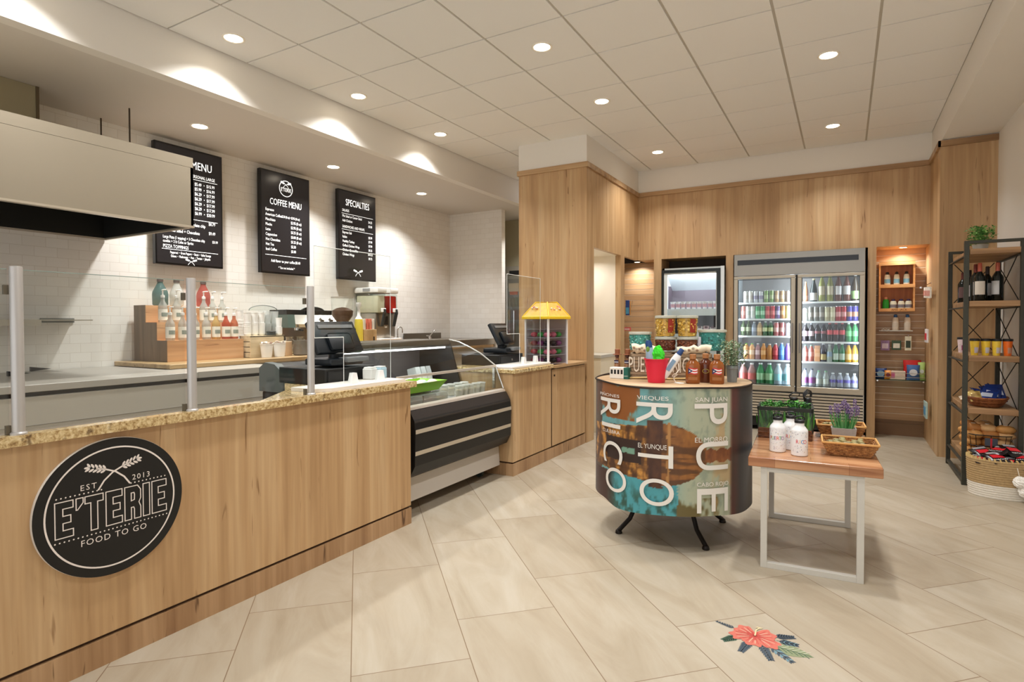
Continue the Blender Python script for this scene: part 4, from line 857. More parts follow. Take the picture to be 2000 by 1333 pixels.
candy = [('green', (60, 160, 70)), ('black', (34, 30, 34)), ('red', (204, 44, 66)), ('purple', (130, 60, 110)), ('pink', (206, 110, 130)), ('dark red', (150, 46, 60))]
pos = [(0, 3), (1, 1), (2, 4), (3, 0)]
import itertools
Mc = T(*cc.location) @ RZ(math.radians(-13))
n = 0
for lv in range(4):
    for q, (px, py) in enumerate(((.095, -.10), (.015, -.10), (-.070, -.10), (.10, -.02), (.10, .06))):
        nm_, rgb = candy[(lv * 3 + q * 2 + 1) % 6]; p = Mc @ Vector((px, py, .016 + lv * .084))
        o = B().ball((0, 0, .027), (.038, .032, .027), 0, 10, 6).box(-.04, -.028, -.014, .014, .02, .024).box(.028, .04, -.014, .014, .02, .024).build('candy_packet', P('candy_' + nm_.replace(' ', '_'), rgb, .35), at=(0, 0, 0), smooth=50)
        o.location = p; tag(o, '%s candy packet in the clear carousel, %s shelf from the bottom, %s' % (nm_, ['first', 'second', 'third', 'fourth'][lv], ['front right', 'front middle', 'front left', 'side near', 'side far'][q]), 'candy', 'candy packets in the carousel')
# ================================================================ COOLERS AND THEIR DRINKS
FRM = P('cooler_frame', (178, 168, 150), .35, .5); FRD = P('cooler_dark', (24, 22, 20), .5)
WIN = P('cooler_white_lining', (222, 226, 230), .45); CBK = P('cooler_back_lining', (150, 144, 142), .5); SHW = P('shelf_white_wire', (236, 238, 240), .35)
f2 = thing('double_door_cooler', 'tall steel drinks cooler with two glass doors full of cans and bottles', 'drinks cooler', (-.5, 7.8, 0))
fx0, fx1, fy = -1.19, .193, 7.56
B().box(fx0, fx0 + .03, 7.60, 8.05, .16, 2.14).box(fx1 - .03, fx1, 7.60, 8.05, .16, 2.14).box(fx0, fx1, 7.60, 8.05, 2.10, 2.14).box(fx0 + .03, fx1 - .03, 7.61, 8.05, .47, .51).box(fx0, fx1, 7.62, 8.05, .05, .16, 1).build('cabinet', [STEEL, FRD], f2, w=True)
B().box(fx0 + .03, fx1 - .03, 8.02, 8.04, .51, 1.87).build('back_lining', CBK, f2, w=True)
B().box(fx0 + .03, fx0 + .035, 7.64, 8.02, .51, 1.87).box(fx1 - .035, fx1 - .03, 7.64, 8.02, .51, 1.87).box(fx0 + .03, fx1 - .03, 7.64, 8.02, 1.87, 1.88).box(fx0 + .03, fx1 - .03, 7.64, 8.02, .51, .515).build('white_lining', WIN, f2, w=True)
hp = B().box(fx0, fx1, fy, 7.60, 1.875, 2.14, 0, .003).build('header_panel', P('steel_header', (150, 146, 138), .35, .9), f2, w=True)
B().box(fx0 + .04, fx1 - .065, fy - .004, fy, 2.008, 2.068).build('vent_strip', BLACKG, hp, w=True)
b = B()
for k in range(9): b.box(fx0 + .01, fx1 - .01, fy + .004, fy + .02, .175 + k * .034, .197 + k * .034)
b.build('grille_slats', P('grille_light', (196, 186, 168), .4, .4), f2, w=True)
B().box(fx0 + .01, fx1 - .01, fy + .022, fy + .03, .16, .48).build('grille_back', FRD, f2, w=True)
def cdoor(xa, xb, gx0, gx1, hside):
    d = B().box(xa, xb, fy - .02, fy + .012, .49, .555, 0, .004).box(xa, xb, fy - .02, fy + .012, 1.835, 1.868, 0, .004).box(xa, gx0, fy - .02, fy + .012, .555, 1.835, 0, .004).box(gx1, xb, fy - .02, fy + .012, .555, 1.835, 0, .004).build('door', FRM, f2, w=True)
    B().box(gx0, gx1, fy - .006, fy - .002, .555, 1.835).build('door_glass', thin_glass('cooler_glass', (244, 248, 248), .05), d, w=True)
    hx = gx1 + .01 if hside > 0 else gx0 - .025
    B().box(hx, hx + .015, fy - .045, fy - .03, .95, 1.30, 0, .004).box(hx, hx + .015, fy - .03, fy - .02, .96, .98).box(hx, hx + .015, fy - .03, fy - .02, 1.27, 1.29).build('door_handle', P('handle_grey', (150, 146, 140), .3, .7), d, w=True)
    B().box(gx0 + .008, gx1 - .008, fy - .001, fy + .004, .562, .57).box(gx0, gx0 + .008, fy - .001, fy + .004, .56, 1.83).box(gx1 - .008, gx1, fy - .001, fy + .004, .56, 1.83).box(gx0, gx1, fy - .001, fy + .004, 1.822, 1.83).build('door_gasket', FRD, d, w=True)
cdoor(-1.187, -.505, -1.142, -.553, 1); cdoor(-.485, .190, -.440, .142, -1)
B().box(-.505, -.485, fy - .004, fy + .03, .49, 1.868).build('mullion_gap', FRD, f2, w=True)
LEDW = P('led_strip', (226, 240, 255), .4, emit=5)
B().box(-.51, -.48, 7.605, 7.63, .54, 1.84).build('led_strip', LEDW, f2, w=True)
for i, (x, sx) in enumerate(((-.53, 0), (-.46, 0), (-1.13, 0), (.13, 0))):
    l = bpy.data.lights.new('cooler_lamp', 'AREA'); l.shape = 'RECTANGLE'; l.size = 1.3; l.size_y = .03; l.energy = 5.2 if i < 2 else 2.0; l.color = (.86, .94, 1)
    o = bpy.data.objects.new('cooler_lamp', l); C.objects.link(o); o.parent = f2; o.location = Vector((x, 7.615, 1.19)) - f2.location
    d = Vector(((-.28 if x < -.5 else .28) if i < 2 else (.3 if x < -1 else -.3), .30, 0)).normalized(); o.rotation_euler = (Matrix((Vector((0, 0, 1)), (-d).cross(Vector((0, 0, 1))) , -d)).transposed()).to_euler()
SHZ = {'L': [1.548, 1.350, 1.142, .850, .516], 'R': [1.548, 1.318, 1.080, .845, .516]}
for side, (xa, xb) in (('L', (-1.150, -.515)), ('R', (-.475, .155))):
    for z in SHZ[side][:-1]: B().box(xa, xb, 7.635, 7.645, z - .016, z + .004).box(xa, xb, 7.645, 8.01, z - .010, z, 1).build('shelf', [SHW, milky('wire_shelf', (224, 230, 234), .35)], f2, w=True)
def glass_hazed(c): g_ = sum(c) / 3; return tuple(int((v + (g_ - v) * .22) * .93 + 14) for v in c)  # greys and lifts drink colours, putting the door glass haze into them
def can(h, r, rgb, rgb2, key):
    rgb = glass_hazed(rgb); rgb2 = glass_hazed(rgb2) if rgb2 else None; h *= 1.04; r *= 1.06
    t = thing('drink_can', '', 'can')
    B().lathe([(r * .8, 0), (r, .008), (r, h - .014), (r * .84, h - .002)], n=16).build('can_body', P('can_' + key, rgb, .3, .35), t, smooth=40)
    B().lathe([(r * .85, h - .004), (r * .85, h), (r * .7, h - .002)], n=16).build('can_lid', CHROME, t, smooth=40)
    if rgb2: B().lathe([(r * 1.012, h * .30), (r * 1.012, h * .62)], n=16, cap=False).build('can_band', P('canb_' + key, rgb2, .35, .2), t, smooth=40)
    return t
def bottle(h, r, liquid, label, capc, key, clear=.3, neck=.33, lab=(.30, .58), fill=1.0):
    liquid, capc = glass_hazed(liquid), glass_hazed(capc); label = glass_hazed(label) if label else None; h *= 1.03 if h < .2 else 1; r *= 1.03
    t = thing('drink_bottle', '', 'bottle')
    B().lathe([(r * .85, 0), (r, .008), (r, h * (1 - neck)), (r * .8, h * (1 - neck * .72)), (r * .40, h * (1 - neck * .28)), (r * .38, h * .95)], n=16).build('bottle_body', milky('liq_' + key, liquid, clear, .12), t, smooth=50)
    B().lathe([(r * .42, h * .94), (r * .42, h), (r * .36, h + .001)], n=12).build('bottle_cap', P('cap_' + key, capc, .4), t, smooth=40)
    if label: B().lathe([(r * 1.012, h * lab[0]), (r * 1.012, h * lab[1])], n=16, cap=False).build('bottle_label', P('lab_' + key, label, .5), t, smooth=40)
    return t
def carton(h, w_, rgb, capc, key):
    t = thing('drink_carton', '', 'carton')
    B().box(-w_ / 2, w_ / 2, -w_ / 2, w_ / 2, 0, h * .82, 0, .003).prism([(-w_ / 2, h * .82), (w_ / 2, h * .82), (.004, h), (-.004, h)], -w_ / 2, w_ / 2, 'x').build('carton_body', P('ctn_' + key, rgb, .5), t)
    B().box(-w_ / 2 * 1.01, w_ / 2 * 1.01, -w_ / 2 * 1.01, w_ / 2 * 1.01, h * .3, h * .55).build('carton_print', P('cap_' + key, capc, .4), t); return t
# kind spec: (builder, args, colour words)
K = {
 'wht': (can, (.138, .026, (226, 222, 216), (206, 196, 188), 'wht'), 'white slim can'), 'whb': (can, (.132, .026, (214, 216, 226), (150, 140, 176), 'whb'), 'white and lilac can'),
 'grn': (can, (.140, .026, (128, 168, 84), (176, 196, 130), 'grn'), 'green slim can'), 'gld': (can, (.134, .026, (206, 158, 104), (222, 186, 140), 'gld'), 'gold can'), 'brn': (can, (.13, .026, (150, 124, 110), None, 'brn'), 'brown can'),
 'rpk': (can, (.15, .030, (196, 100, 92), (214, 132, 120), 'rpk'), 'faded red can'), 'whi': (can, (.148, .030, (226, 226, 220), (196, 204, 196), 'whi'), 'white can'), 'gre': (can, (.15, .030, (62, 172, 100), (150, 214, 166), 'gre'), 'bright green can'),
 'red': (can, (.15, .030, (206, 38, 46), (224, 96, 92), 'red'), 'red can'), 'pur': (can, (.148, .030, (98, 76, 132), (170, 150, 196), 'pur'), 'purple can'), 'ora': (can, (.15, .030, (220, 134, 64), (236, 180, 110), 'ora'), 'orange can'), 'yel': (can, (.15, .030, (222, 212, 120), None, 'yel'), 'yellow can'),
 'dkg': (bottle, (.175, .030, (72, 92, 48), (150, 160, 120), (90, 100, 60), 'dkg'), 'dark green bottle'), 'grb': (bottle, (.165, .031, (150, 162, 182), (160, 172, 196), (214, 214, 214), 'grb'), 'grey blue bottle'),
 'pch': (bottle, (.165, .031, (232, 178, 110), (236, 190, 120), (226, 220, 206), 'pch'), 'peach drink bottle'), 'grl': (bottle, (.168, .031, (64, 120, 70), (196, 206, 140), (214, 222, 214), 'grl'), 'green bottle with a pale label'),
 'pkc': (can, (.155, .030, (206, 110, 112), (232, 176, 172), 'pkc'), 'pink can'), 'lav': (can, (.15, .030, (214, 206, 220), None, 'lav'), 'lavender white can'),
 'ojc': (bottle, (.19, .032, (240, 160, 84), (244, 196, 150), (120, 196, 60), 'ojc', .15, .25), 'orange juice bottle with green cap'), 'pnk': (bottle, (.19, .031, (206, 148, 156), (226, 190, 196), (214, 206, 206), 'pnk'), 'pink bottle'),
 'ojb': (bottle, (.19, .033, (232, 140, 50), (240, 170, 96), (236, 150, 60), 'ojb', .15), 'orange bottle'), 'amb': (bottle, (.185, .034, (214, 128, 50), None, (220, 200, 180), 'amb', .2), 'amber bottle'),
 'rdb': (bottle, (.20, .034, (196, 40, 52), (206, 60, 66), (214, 200, 200), 'rdb', .15), 'red sports drink bottle'), 'blb': (bottle, (.205, .035, (70, 128, 226), (80, 140, 232), (150, 170, 226), 'blb', .15), 'blue sports drink bottle'), 'ppb': (bottle, (.20, .034, (120, 80, 190), None, (140, 110, 200), 'ppb', .15), 'purple sports drink bottle'),
 'bgr': (bottle, (.285, .048, (216, 150, 146), (224, 84, 80), (230, 220, 214), 'bgr', .45, .38), 'large red label soda bottle'), 'bgg': (bottle, (.29, .050, (66, 168, 96), (150, 206, 150), (226, 232, 226), 'bgg', .3, .38), 'large green soda bottle'), 'bgw': (bottle, (.285, .050, (206, 226, 236), (130, 206, 224), (226, 238, 244), 'bgw', .5, .38), 'large clear water bottle'),
 'wno': (bottle, (.235, .026, (214, 130, 80), (226, 140, 96), (230, 170, 110), 'wno', .2, .5, (.1, .3)), 'small orange foil wine bottle'), 'chp': (bottle, (.27, .036, (34, 44, 40), (232, 226, 226), (214, 196, 130), 'chp', .1, .5, (.06, .38)), 'black champagne bottle with white label'),
 'wht2': (bottle, (.305, .036, (190, 190, 90), (222, 206, 170), (196, 196, 110), 'wwn', .35, .42, (.25, .58)), 'white wine bottle'), 'rse': (bottle, (.30, .036, (120, 60, 48), (226, 220, 224), (150, 80, 60), 'rse', .15, .42, (.25, .58)), 'dark rose wine bottle with white label'), 'grw': (bottle, (.30, .039, (60, 44, 30), (150, 196, 110), (226, 226, 226), 'grw', .1, .45, (.08, .38)), 'brown bottle with green label and white foil'),
 'gdk': (can, (.160, .031, (130, 126, 116), (170, 160, 150), 'gdk'), 'tall grey can'), 'crm': (can, (.160, .031, (206, 194, 150), (222, 212, 176), 'crm'), 'tall cream can'), 'tred': (can, (.165, .031, (190, 26, 38), (216, 130, 130), 'tred'), 'tall red can with pale script'), 'tblu': (can, (.165, .031, (66, 54, 160), (186, 120, 90), 'tblu'), 'tall blue and purple can'),
 'colp': (bottle, (.21, .032, (44, 34, 40), (222, 190, 204), (120, 120, 130), 'colp', .05), 'dark soda bottle with pale pink label'), 'cold': (bottle, (.205, .032, (34, 26, 34), (150, 70, 76), (70, 60, 76), 'cold', .05, .33, (.45, .60)), 'dark soda bottle with dull red label'), 'colr': (bottle, (.215, .032, (46, 26, 26), (222, 52, 60), (206, 60, 66), 'colr', .05, .36, (.38, .62)), 'dark soda bottle with red label'), 'lime': (bottle, (.215, .033, (50, 146, 76), (96, 186, 110), (222, 232, 224), 'lime', .15), 'green soda bottle with white cap'),
 'jred': (bottle, (.185, .028, (226, 120, 110), (232, 150, 140), (120, 190, 160), 'jred', .2), 'coral juice bottle'), 'pcb': (carton, (.185, .058, (226, 166, 124), (236, 186, 150), 'pcb'), 'peach coloured juice carton'), 'dkl': (bottle, (.21, .034, (58, 50, 66), (206, 176, 110), (190, 190, 200), 'dkl', .05, .33, (.1, .42)), 'dark bottle with gold label'),
 'wgr': (bottle, (.20, .034, (196, 206, 196), (150, 176, 206), (196, 200, 196), 'wgr', .15, .5), 'pale grey milk bottle'), 'gnb': (bottle, (.215, .034, (30, 120, 64), (176, 196, 176), (222, 226, 222), 'gnb', .1, .42, (.12, .46)), 'green bottle with white label'), 'orb': (bottle, (.21, .035, (226, 160, 26), (236, 196, 120), (50, 56, 120), 'orb', .1, .42, (.14, .46)), 'orange bottle with dark blue cap'),
 'wpp': (bottle, (.24, .036, (206, 206, 220), (150, 70, 150), (60, 60, 80), 'wpp', .5), 'clear water bottle with purple label'), 'wgn': (bottle, (.22, .035, (206, 214, 212), (206, 216, 206), (110, 170, 120), 'wgn', .5), 'clear water bottle with green cap'), 'wbl': (bottle, (.20, .034, (196, 200, 216), (96, 84, 190), (232, 236, 236), 'wbl', .5, .33, (.45, .62)), 'clear water bottle with violet label'),
}
ROWS = {('L', 0): 'wht wht whb whb grn grn gld gld brn', ('L', 1): 'rpk whi whi gre gre red red pur ora yel', ('L', 2): 'dkg dkg grb pch grl grl pkc pkc lav', ('L', 3): 'ojc ojc pnk ojb amb rdb blb ppb', ('L', 4): 'bgr bgr bgg bgg bgw bgw',
        ('R', 0): 'wno chp wht2 wht2 rse rse grw', ('R', 1): 'whi gdk gdk gdk crm crm tred tred tblu tblu', ('R', 2): 'colp colp cold cold colr colr colr lime lime', ('R', 3): 'jred jred pcb dkl wgr gnb gnb orb orb', ('R', 4): 'wpp wpp wgn wgn wbl wbl wbl wbl'}
SHN = ['top shelf', 'second shelf', 'third shelf', 'fourth shelf', 'cooler floor']; DR = {'L': ('left', -1.125, -.565), 'R': ('right', -.435, .130)}
proto = {}
for (s, lv), row in ROWS.items():
    ks = row.split(); nm, xa, xb = DR[s]
    if lv == 0 and s == 'L': xa, xb = -1.10, -.57
    if lv == 3 and s == 'L': xa = -1.09
    n = len(ks)
    for i, k in enumerate(ks):
        x = xa + .03 + (xb - xa - .06) * i / (n - 1); z = SHZ[s][lv] + .0045
        fn, args, words_ = K[k]
        lab = '%s, %s door, %s, %s' % (words_, nm, SHN[lv], nth(i)); grp = 'drinks in the double door cooler'
        if k in proto: o = dup(proto[k], (x, 7.69, z), random.uniform(-.3, .3), lab, grp)
        else:
            o = fn(*args); o.location = (x, 7.69, z); o['label'] = lab; o['group'] = grp; proto[k] = o

# single door freezer
f1 = thing('single_door_freezer', 'white lit freezer with one black framed glass door left of the drinks cooler', 'freezer', (-1.7, 7.8, 0))
gx0, gx1, gz = -2.098, -1.312, 2.02
B().box(gx0, gx0 + .03, 7.64, 8.05, .1, gz).box(gx1 - .03, gx1, 7.64, 8.05, .1, gz).box(gx0, gx1, 7.64, 8.05, gz - .04, gz).box(gx0, gx1, 7.64, 8.05, .06, .16).build('cabinet', P('freezer_silver', (196, 200, 196), .35, .4), f1, w=True)
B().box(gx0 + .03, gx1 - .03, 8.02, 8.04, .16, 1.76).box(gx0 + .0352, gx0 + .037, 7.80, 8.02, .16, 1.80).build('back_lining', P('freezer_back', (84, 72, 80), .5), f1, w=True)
B().box(gx0 + .03, gx0 + .035, 7.66, 8.02, .16, 1.98).box(gx1 - .035, gx1 - .03, 7.66, 8.02, .16, 1.98).prism([(7.66, 1.975), (8.03, 1.975), (8.03, 1.74)], gx0 + .03, gx1 - .03, 'x').build('white_lining', WIN, f1, w=True)
fd = B().box(gx0 + .002, gx1 - .045, 7.60, 7.635, 1.955, 1.995).box(gx0 + .002, gx1 - .045, 7.60, 7.635, .2, .25).box(gx0 + .002, gx0 + .03, 7.60, 7.635, .25, 1.955).box(gx1 - .09, gx1 - .045, 7.60, 7.635, .25, 1.955).build('door', P('door_black', (18, 26, 24), .3), f1, w=True)
B().box(gx0 + .03, gx0 + .075, 7.612, 7.632, .25, 1.955).box(gx0 + .075, gx1 - .09, 7.612, 7.632, 1.935, 1.955).box(gx1 - .10, gx1 - .09, 7.612, 7.632, .25, 1.955).build('inner_frame', P('freezer_white_frame', (226, 232, 230), .35), fd, w=True)
B().box(gx0 + .075, gx1 - .10, 7.615, 7.619, .25, 1.935).build('door_glass', _M['cooler_glass'], fd, w=True)
B().box(gx1 - .045, gx1 - .0, 7.61, 7.64, .1, gz + .0).build('side_rail', P('rail_silver', (206, 208, 204), .3, .6), f1, w=True)
for z, lip_ in ((1.486, .088), (1.160, .30), (.80, .05)): B().box(gx0 + .036, gx1 - .036, 7.66, 8.0, z - .012, z).box(gx0 + .036, gx1 - .036, 7.655, 7.66, z - lip_, z).build('shelf', WIN, f1, w=True)
B().box(gx0 + .04, gx1 - .04, 7.665, 7.69, 1.955, 1.972).build('led_strip', LEDW, f1, w=True)
for y_, e_ in ((7.70, 9),):
    l = bpy.data.lights.new('freezer_lamp', 'AREA'); l.shape = 'RECTANGLE'; l.size = .6; l.size_y = .04; l.energy = e_; l.color = (.88, .95, 1)
    o = bpy.data.objects.new('freezer_lamp', l); C.objects.link(o); o.parent = f1; o.location = Vector((-1.7, 7.685, 1.95)) - f1.location; o.rotation_euler = (math.radians(25), 0, 0)
pz = None
for i in range(9):
    lab = 'white ice cream tub in the upper row of the freezer, %s' % nth(i)
    if pz is None:
        pz = thing('ice_cream_tub', lab, 'tub', (-2.0, 7.70, 1.4), 0, 'tubs in the freezer')
        B().lathe([(.026, 0), (.031, .085), (.033, .087), (.033, .095)], n=16).build('tub_body', P('tub_white', (232, 228, 230), .45), pz, smooth=40)
        B().lathe([(.0275, .02), (.0305, .065)], n=16, cap=False).build('tub_print', P('tub_print', (206, 150, 160), .5, noise=.5, nscale=60), pz, smooth=40)
    else: dup(pz, (0, 0, 0), 0, lab)
for i, o in enumerate([o for o in C.objects if o.name.startswith('ice_cream_tub')]): o.location = (-1.975 + i * .068, 7.705, 1.4865)
for i, (x, c_, h_) in enumerate(((-1.63, (236, 232, 234), .10), (-1.55, (226, 190, 200), .105), (-1.47, (236, 226, 228), .085))):
    t = thing('popsicle_box', ['white', 'pale pink', 'cream'][i] + ' ice lolly box on the lower freezer shelf, %s of three' % ['left', 'middle', 'right'][i], 'box', (x, 7.74, 1.1605), 0, 'boxes in the freezer')
    B().box(-.033, .033, -.03, .03, 0, h_, 0, .002).build('box_body', P('lolly_%d' % i, c_, .5), t)
    B().prism([(-.02, .02), (.02, .02), (0, .06)], -.0312, -.0305, 'y').box(-.02, .02, -.0315, -.0305, .075, .10).build('box_print', P('lolly_print', (96, 60, 70), .5), t)

# ================================================================ RIGHT NICHE: wall crate, shelf and packets
wc = thing('wall_crate', 'two compartment pine crate hung on the slatted wall with lotions inside', 'crate', (.505, 7.93, 1.72))
PINE = wood('pine_crate', (196, 134, 74), (222, 164, 100), (236, 186, 126), 0, .45); PIN2 = wood('pine_inside', (150, 84, 36), (178, 106, 50), (196, 126, 66), 2, .5, crack_amt=.85)
B().box(.335, .352, 7.86, 7.99, 1.43, 1.99).box(.660, .677, 7.86, 7.99, 1.43, 1.99).box(.352, .66, 7.86, 7.99, 1.975, 1.99).box(.352, .66, 7.86, 7.99, 1.70, 1.718).box(.352, .66, 7.86, 7.99, 1.43, 1.447).build('frame', PINE, wc, w=True)
for za_, zb_ in ((1.955, 1.993), (1.70, 1.738), (1.43, 1.466)): B().box(.335, .677, 7.852, 7.86, za_, zb_).build('front_rail', PINE, wc, w=True)
B().box(.352, .66, 7.975, 7.99, 1.447, 1.975).build('back_board', PIN2, wc, w=True)
B().text('AMA  JACK', .03, T(.53, 7.8512, 1.448) @ FACE_NY).build('rail_lettering', P('stencil_brown', (70, 44, 30), .6), wc, w=True)
def lotion(h, r, body, capc, key, name='lotion_bottle', labc=None):
    t = thing(name, '', 'bottle')
    B().lathe([(r * .9, 0), (r, .008), (r * .98, h * .55), (r * .82, h * .78), (r * .5, h * .84)], n=16, sy=.7).build('bottle_body', P('lot_' + key, body, .4), t, smooth=50)
    B().lathe([(r * .56, h * .82), (r * .52, h * .97), (r * .3, h)], n=14, sy=.8).build('bottle_cap', P('lotc_' + key, capc, .4), t, smooth=50)
    if labc: B().lathe([(r * 1.01, h * .22), (r * 1.0, h * .5)], n=16, sy=.7, cap=False).build('bottle_label', P('lotl_' + key, labc, .5), t, smooth=50)
    return t
def put(t, loc, lab, grp=None, rz=0):
    t.location = loc; t['label'] = lab; t.rotation_euler = (0, 0, rz)
    if grp: t['group'] = grp
    return t
a = put(lotion(.165, .030, (228, 232, 222), (40, 36, 38), 'sun', labc=(120, 180, 214)), (.418, 7.91, 1.7185), 'white and blue lotion with black cap in the upper crate compartment, left', 'lotions in the upper crate')
dup(a, (.507, 7.91, 1.7185), .2, 'white and blue lotion with black cap in the upper crate compartment, middle'); dup(a, (.60, 7.91, 1.7185), -.2, 'white and blue lotion with black cap in the upper crate compartment, right')
put(lotion(.15, .033, (40, 170, 56), (214, 150, 120), 'grn'), (.405, 7.91, 1.4475), 'bright green gel bottle in the lower crate compartment')
a = put(lotion(.125, .034, (232, 234, 214), (60, 50, 84), 'vas', labc=(130, 130, 140)), (.478, 7.91, 1.4475), 'squat white lotion with dark cap in the lower crate compartment, left of three', 'squat lotions')
dup(a, (.553, 7.91, 1.4475), 0, 'squat white lotion with dark cap in the lower crate compartment, middle of three'); dup(a, (.622, 7.91, 1.4475), 0, 'squat white lotion with dark cap in the lower crate compartment, right of three')
# small clear ledge with two blue capped bottles
lg = thing('clear_ledge', 'small clear plastic ledge on the slats below the pine crate', 'shelf', (.48, 7.95, 1.205))
B().box(.34, .66, 7.87, 7.999, 1.205, 1.211).build('ledge_plate', GLASS, lg, w=True); B().box(.34, .66, 7.868, 7.872, 1.205, 1.218).build('ledge_lip', milky('lip', (226, 226, 220), .5), lg, w=True)
a = put(lotion(.185, .033, (226, 214, 196), (50, 96, 150), 'clr', labc=(214, 206, 190)), (.502, 7.93, 1.2115), 'pale bottle with blue cap on the clear ledge, left', 'blue capped bottles')
dup(a, (.615, 7.93, 1.2115), 0, 'pale bottle with blue cap on the clear ledge, right')
tag(B().tube([(.37, 7.93, 1.222), (.385, 7.92, 1.232), (.40, 7.93, 1.222), (.415, 7.92, 1.230), (.43, 7.93, 1.222), (.445, 7.93, 1.228)], .006, 6).build('white_clips', WPLAS, at=(0, 0, 0)), 'row of small white clips on the left of the clear ledge', 'clips')
def hook_pack(name, loc, w_, h_, c1, c2, lab, cat, facing='y', grp=None):
    t = thing(name, lab, cat, loc, 0, grp)
    if facing == 'y':
        B().box(-w_ / 2, w_ / 2, -.008, .008, -h_, 0, 0, .002).build('pack_card', P('pk_%d_%d_%d' % c1, c1, .45, noise=.15, nscale=50), t)
        B().box(-w_ / 2 * .7, w_ / 2 * .7, -.0115, -.0085, -h_ * .8, -h_ * .3).build('pack_front', P('pk_%d_%d_%d' % c2, c2, .45, noise=.2, nscale=50), t)
        B().tube([(0, .11, .004), (0, -.02, .004), (0, -.028, .014)], .003, 6).build('wire_hook', CHROME, t)
    else:
        B().box(-.008, .008, -w_ / 2, w_ / 2, -h_, 0, 0, .002).build('pack_card', P('pk_%d_%d_%d' % c1, c1, .45, noise=.15, nscale=50), t)
        B().box(-.0115, -.0085, -w_ / 2 * .7, w_ / 2 * .7, -h_ * .8, -h_ * .3).build('pack_front', P('pk_%d_%d_%d' % c2, c2, .45, noise=.2, nscale=50), t)
        B().tube([(0, 0, .004), (0, .10, .004)], .003, 6).build('wire_hook', CHROME, t)
    return t
hook_pack('hanging_packet', (.402, 7.885, 1.10), .085, .115, (150, 120, 160), (222, 206, 222), 'purple hanging packet left below the clear ledge', 'packet')
hook_pack('hanging_packet', (.51, 7.885, 1.10), .09, .108, (60, 84, 60), (226, 222, 206), 'dark green and white hanging packet in the middle below the clear ledge', 'packet')
hook_pack('hanging_packet', (.62, 7.885, 1.148), .062, .16, (226, 222, 196), (52, 66, 48), 'white and yellow hanging packet with a dark bottle on it, right below the ledge', 'packet')
# glass shelf with bags
gs = thing('glass_shelf', 'glass shelf with a low rail across the right niche', 'shelf', (.54, 7.9, .66))
B().box(.305, .78, 7.79, 7.995, .652, .660).build('glass_plate', thin_glass('shelf_glass', (206, 232, 224), .08), gs, w=True)
B().tube([(.305, 7.792, .69), (.78, 7.792, .69)], .003, 6).tube([(.305, 7.792, .735), (.78, 7.792, .735)], .003, 6).build('front_rail', CHROME, gs, w=True)
B().box(.32, .335, 7.80, 7.998, .636, .652).box(.75, .765, 7.80, 7.998, .636, .652).build('bracket', CHROME, gs, w=True)
def pouch(loc, w_, h_, d_, c1, c2, lab, name='snack_pouch', cat='bag', rz=0):
    t = thing(name, lab, cat, loc, rz)
    b = B(); n = 10; m_ = 6
    vs = []
    for j in range(m_ + 1):
        f = j / m_; ww = w_ / 2 * (1 - .06 * math.sin(f * PI)); dd = d_ / 2 * math.sin(PI * (f * .92 + .04)) + .002
        for i in range(n): a_ = 2 * PI * i / n; vs.append((ww * math.copysign(abs(math.cos(a_)) ** .6, math.cos(a_)), dd * math.sin(a_), h_ * f))
    fs = [tuple(range(n))[::-1], tuple(range(m_ * n, m_ * n + n))] + [(j * n + i, j * n + (i + 1) % n, (j + 1) * n + (i + 1) % n, (j + 1) * n + i) for j in range(m_) for i in range(n)]
    b.faces(vs, fs); b.build('pouch_body', P('pc_%d_%d_%d' % c1, c1, .35, noise=.08, nscale=40), t, smooth=60)
    B().lathe([(w_ * .30, -.001), (w_ * .30, .001)], n=20, M=T(0, -d_ / 2 - .0005, h_ * .5) @ RX(PI / 2)).build('pouch_print', P('pc_%d_%d_%d' % c2, c2, .4, noise=.25, nscale=60), t)
    return t
pouch((.36, 7.87, .6605), .12, .12, .06, (40, 74, 140), (150, 196, 232), 'blue snack tin at the left end of the glass shelf')
pouch((.43, 7.84, .6605), .07, .10, .05, (232, 150, 60), (120, 40, 40), 'small orange packet beside the blue one on the glass shelf')
t = thing('biscuit_box', 'long cream and pink box lying on the glass shelf', 'box', (.52, 7.86, .6605)); B().box(-.075, .075, -.03, .03, 0, .095, 0, .003).build('box_body', P('bisc', (226, 206, 186), .5, noise=.1, nscale=30), t); B().box(-.07, -.025, -.0315, -.0302, .015, .08).build('box_print', P('bisc_pink', (196, 100, 140), .5), t)
pouch((.66, 7.90, .6605), .17, .22, .06, (206, 44, 44), (226, 196, 196), 'red snack bag standing at the back of the glass shelf')
pouch((.665, 7.83, .6605), .125, .17, .05, (70, 106, 160), (226, 230, 240), 'blue and white snack bag in front of the red one')
pouch((.745, 7.86, .6605), .07, .20, .05, (176, 206, 120), (206, 216, 206), 'lime and silver snack bag at the right end of the glass shelf')
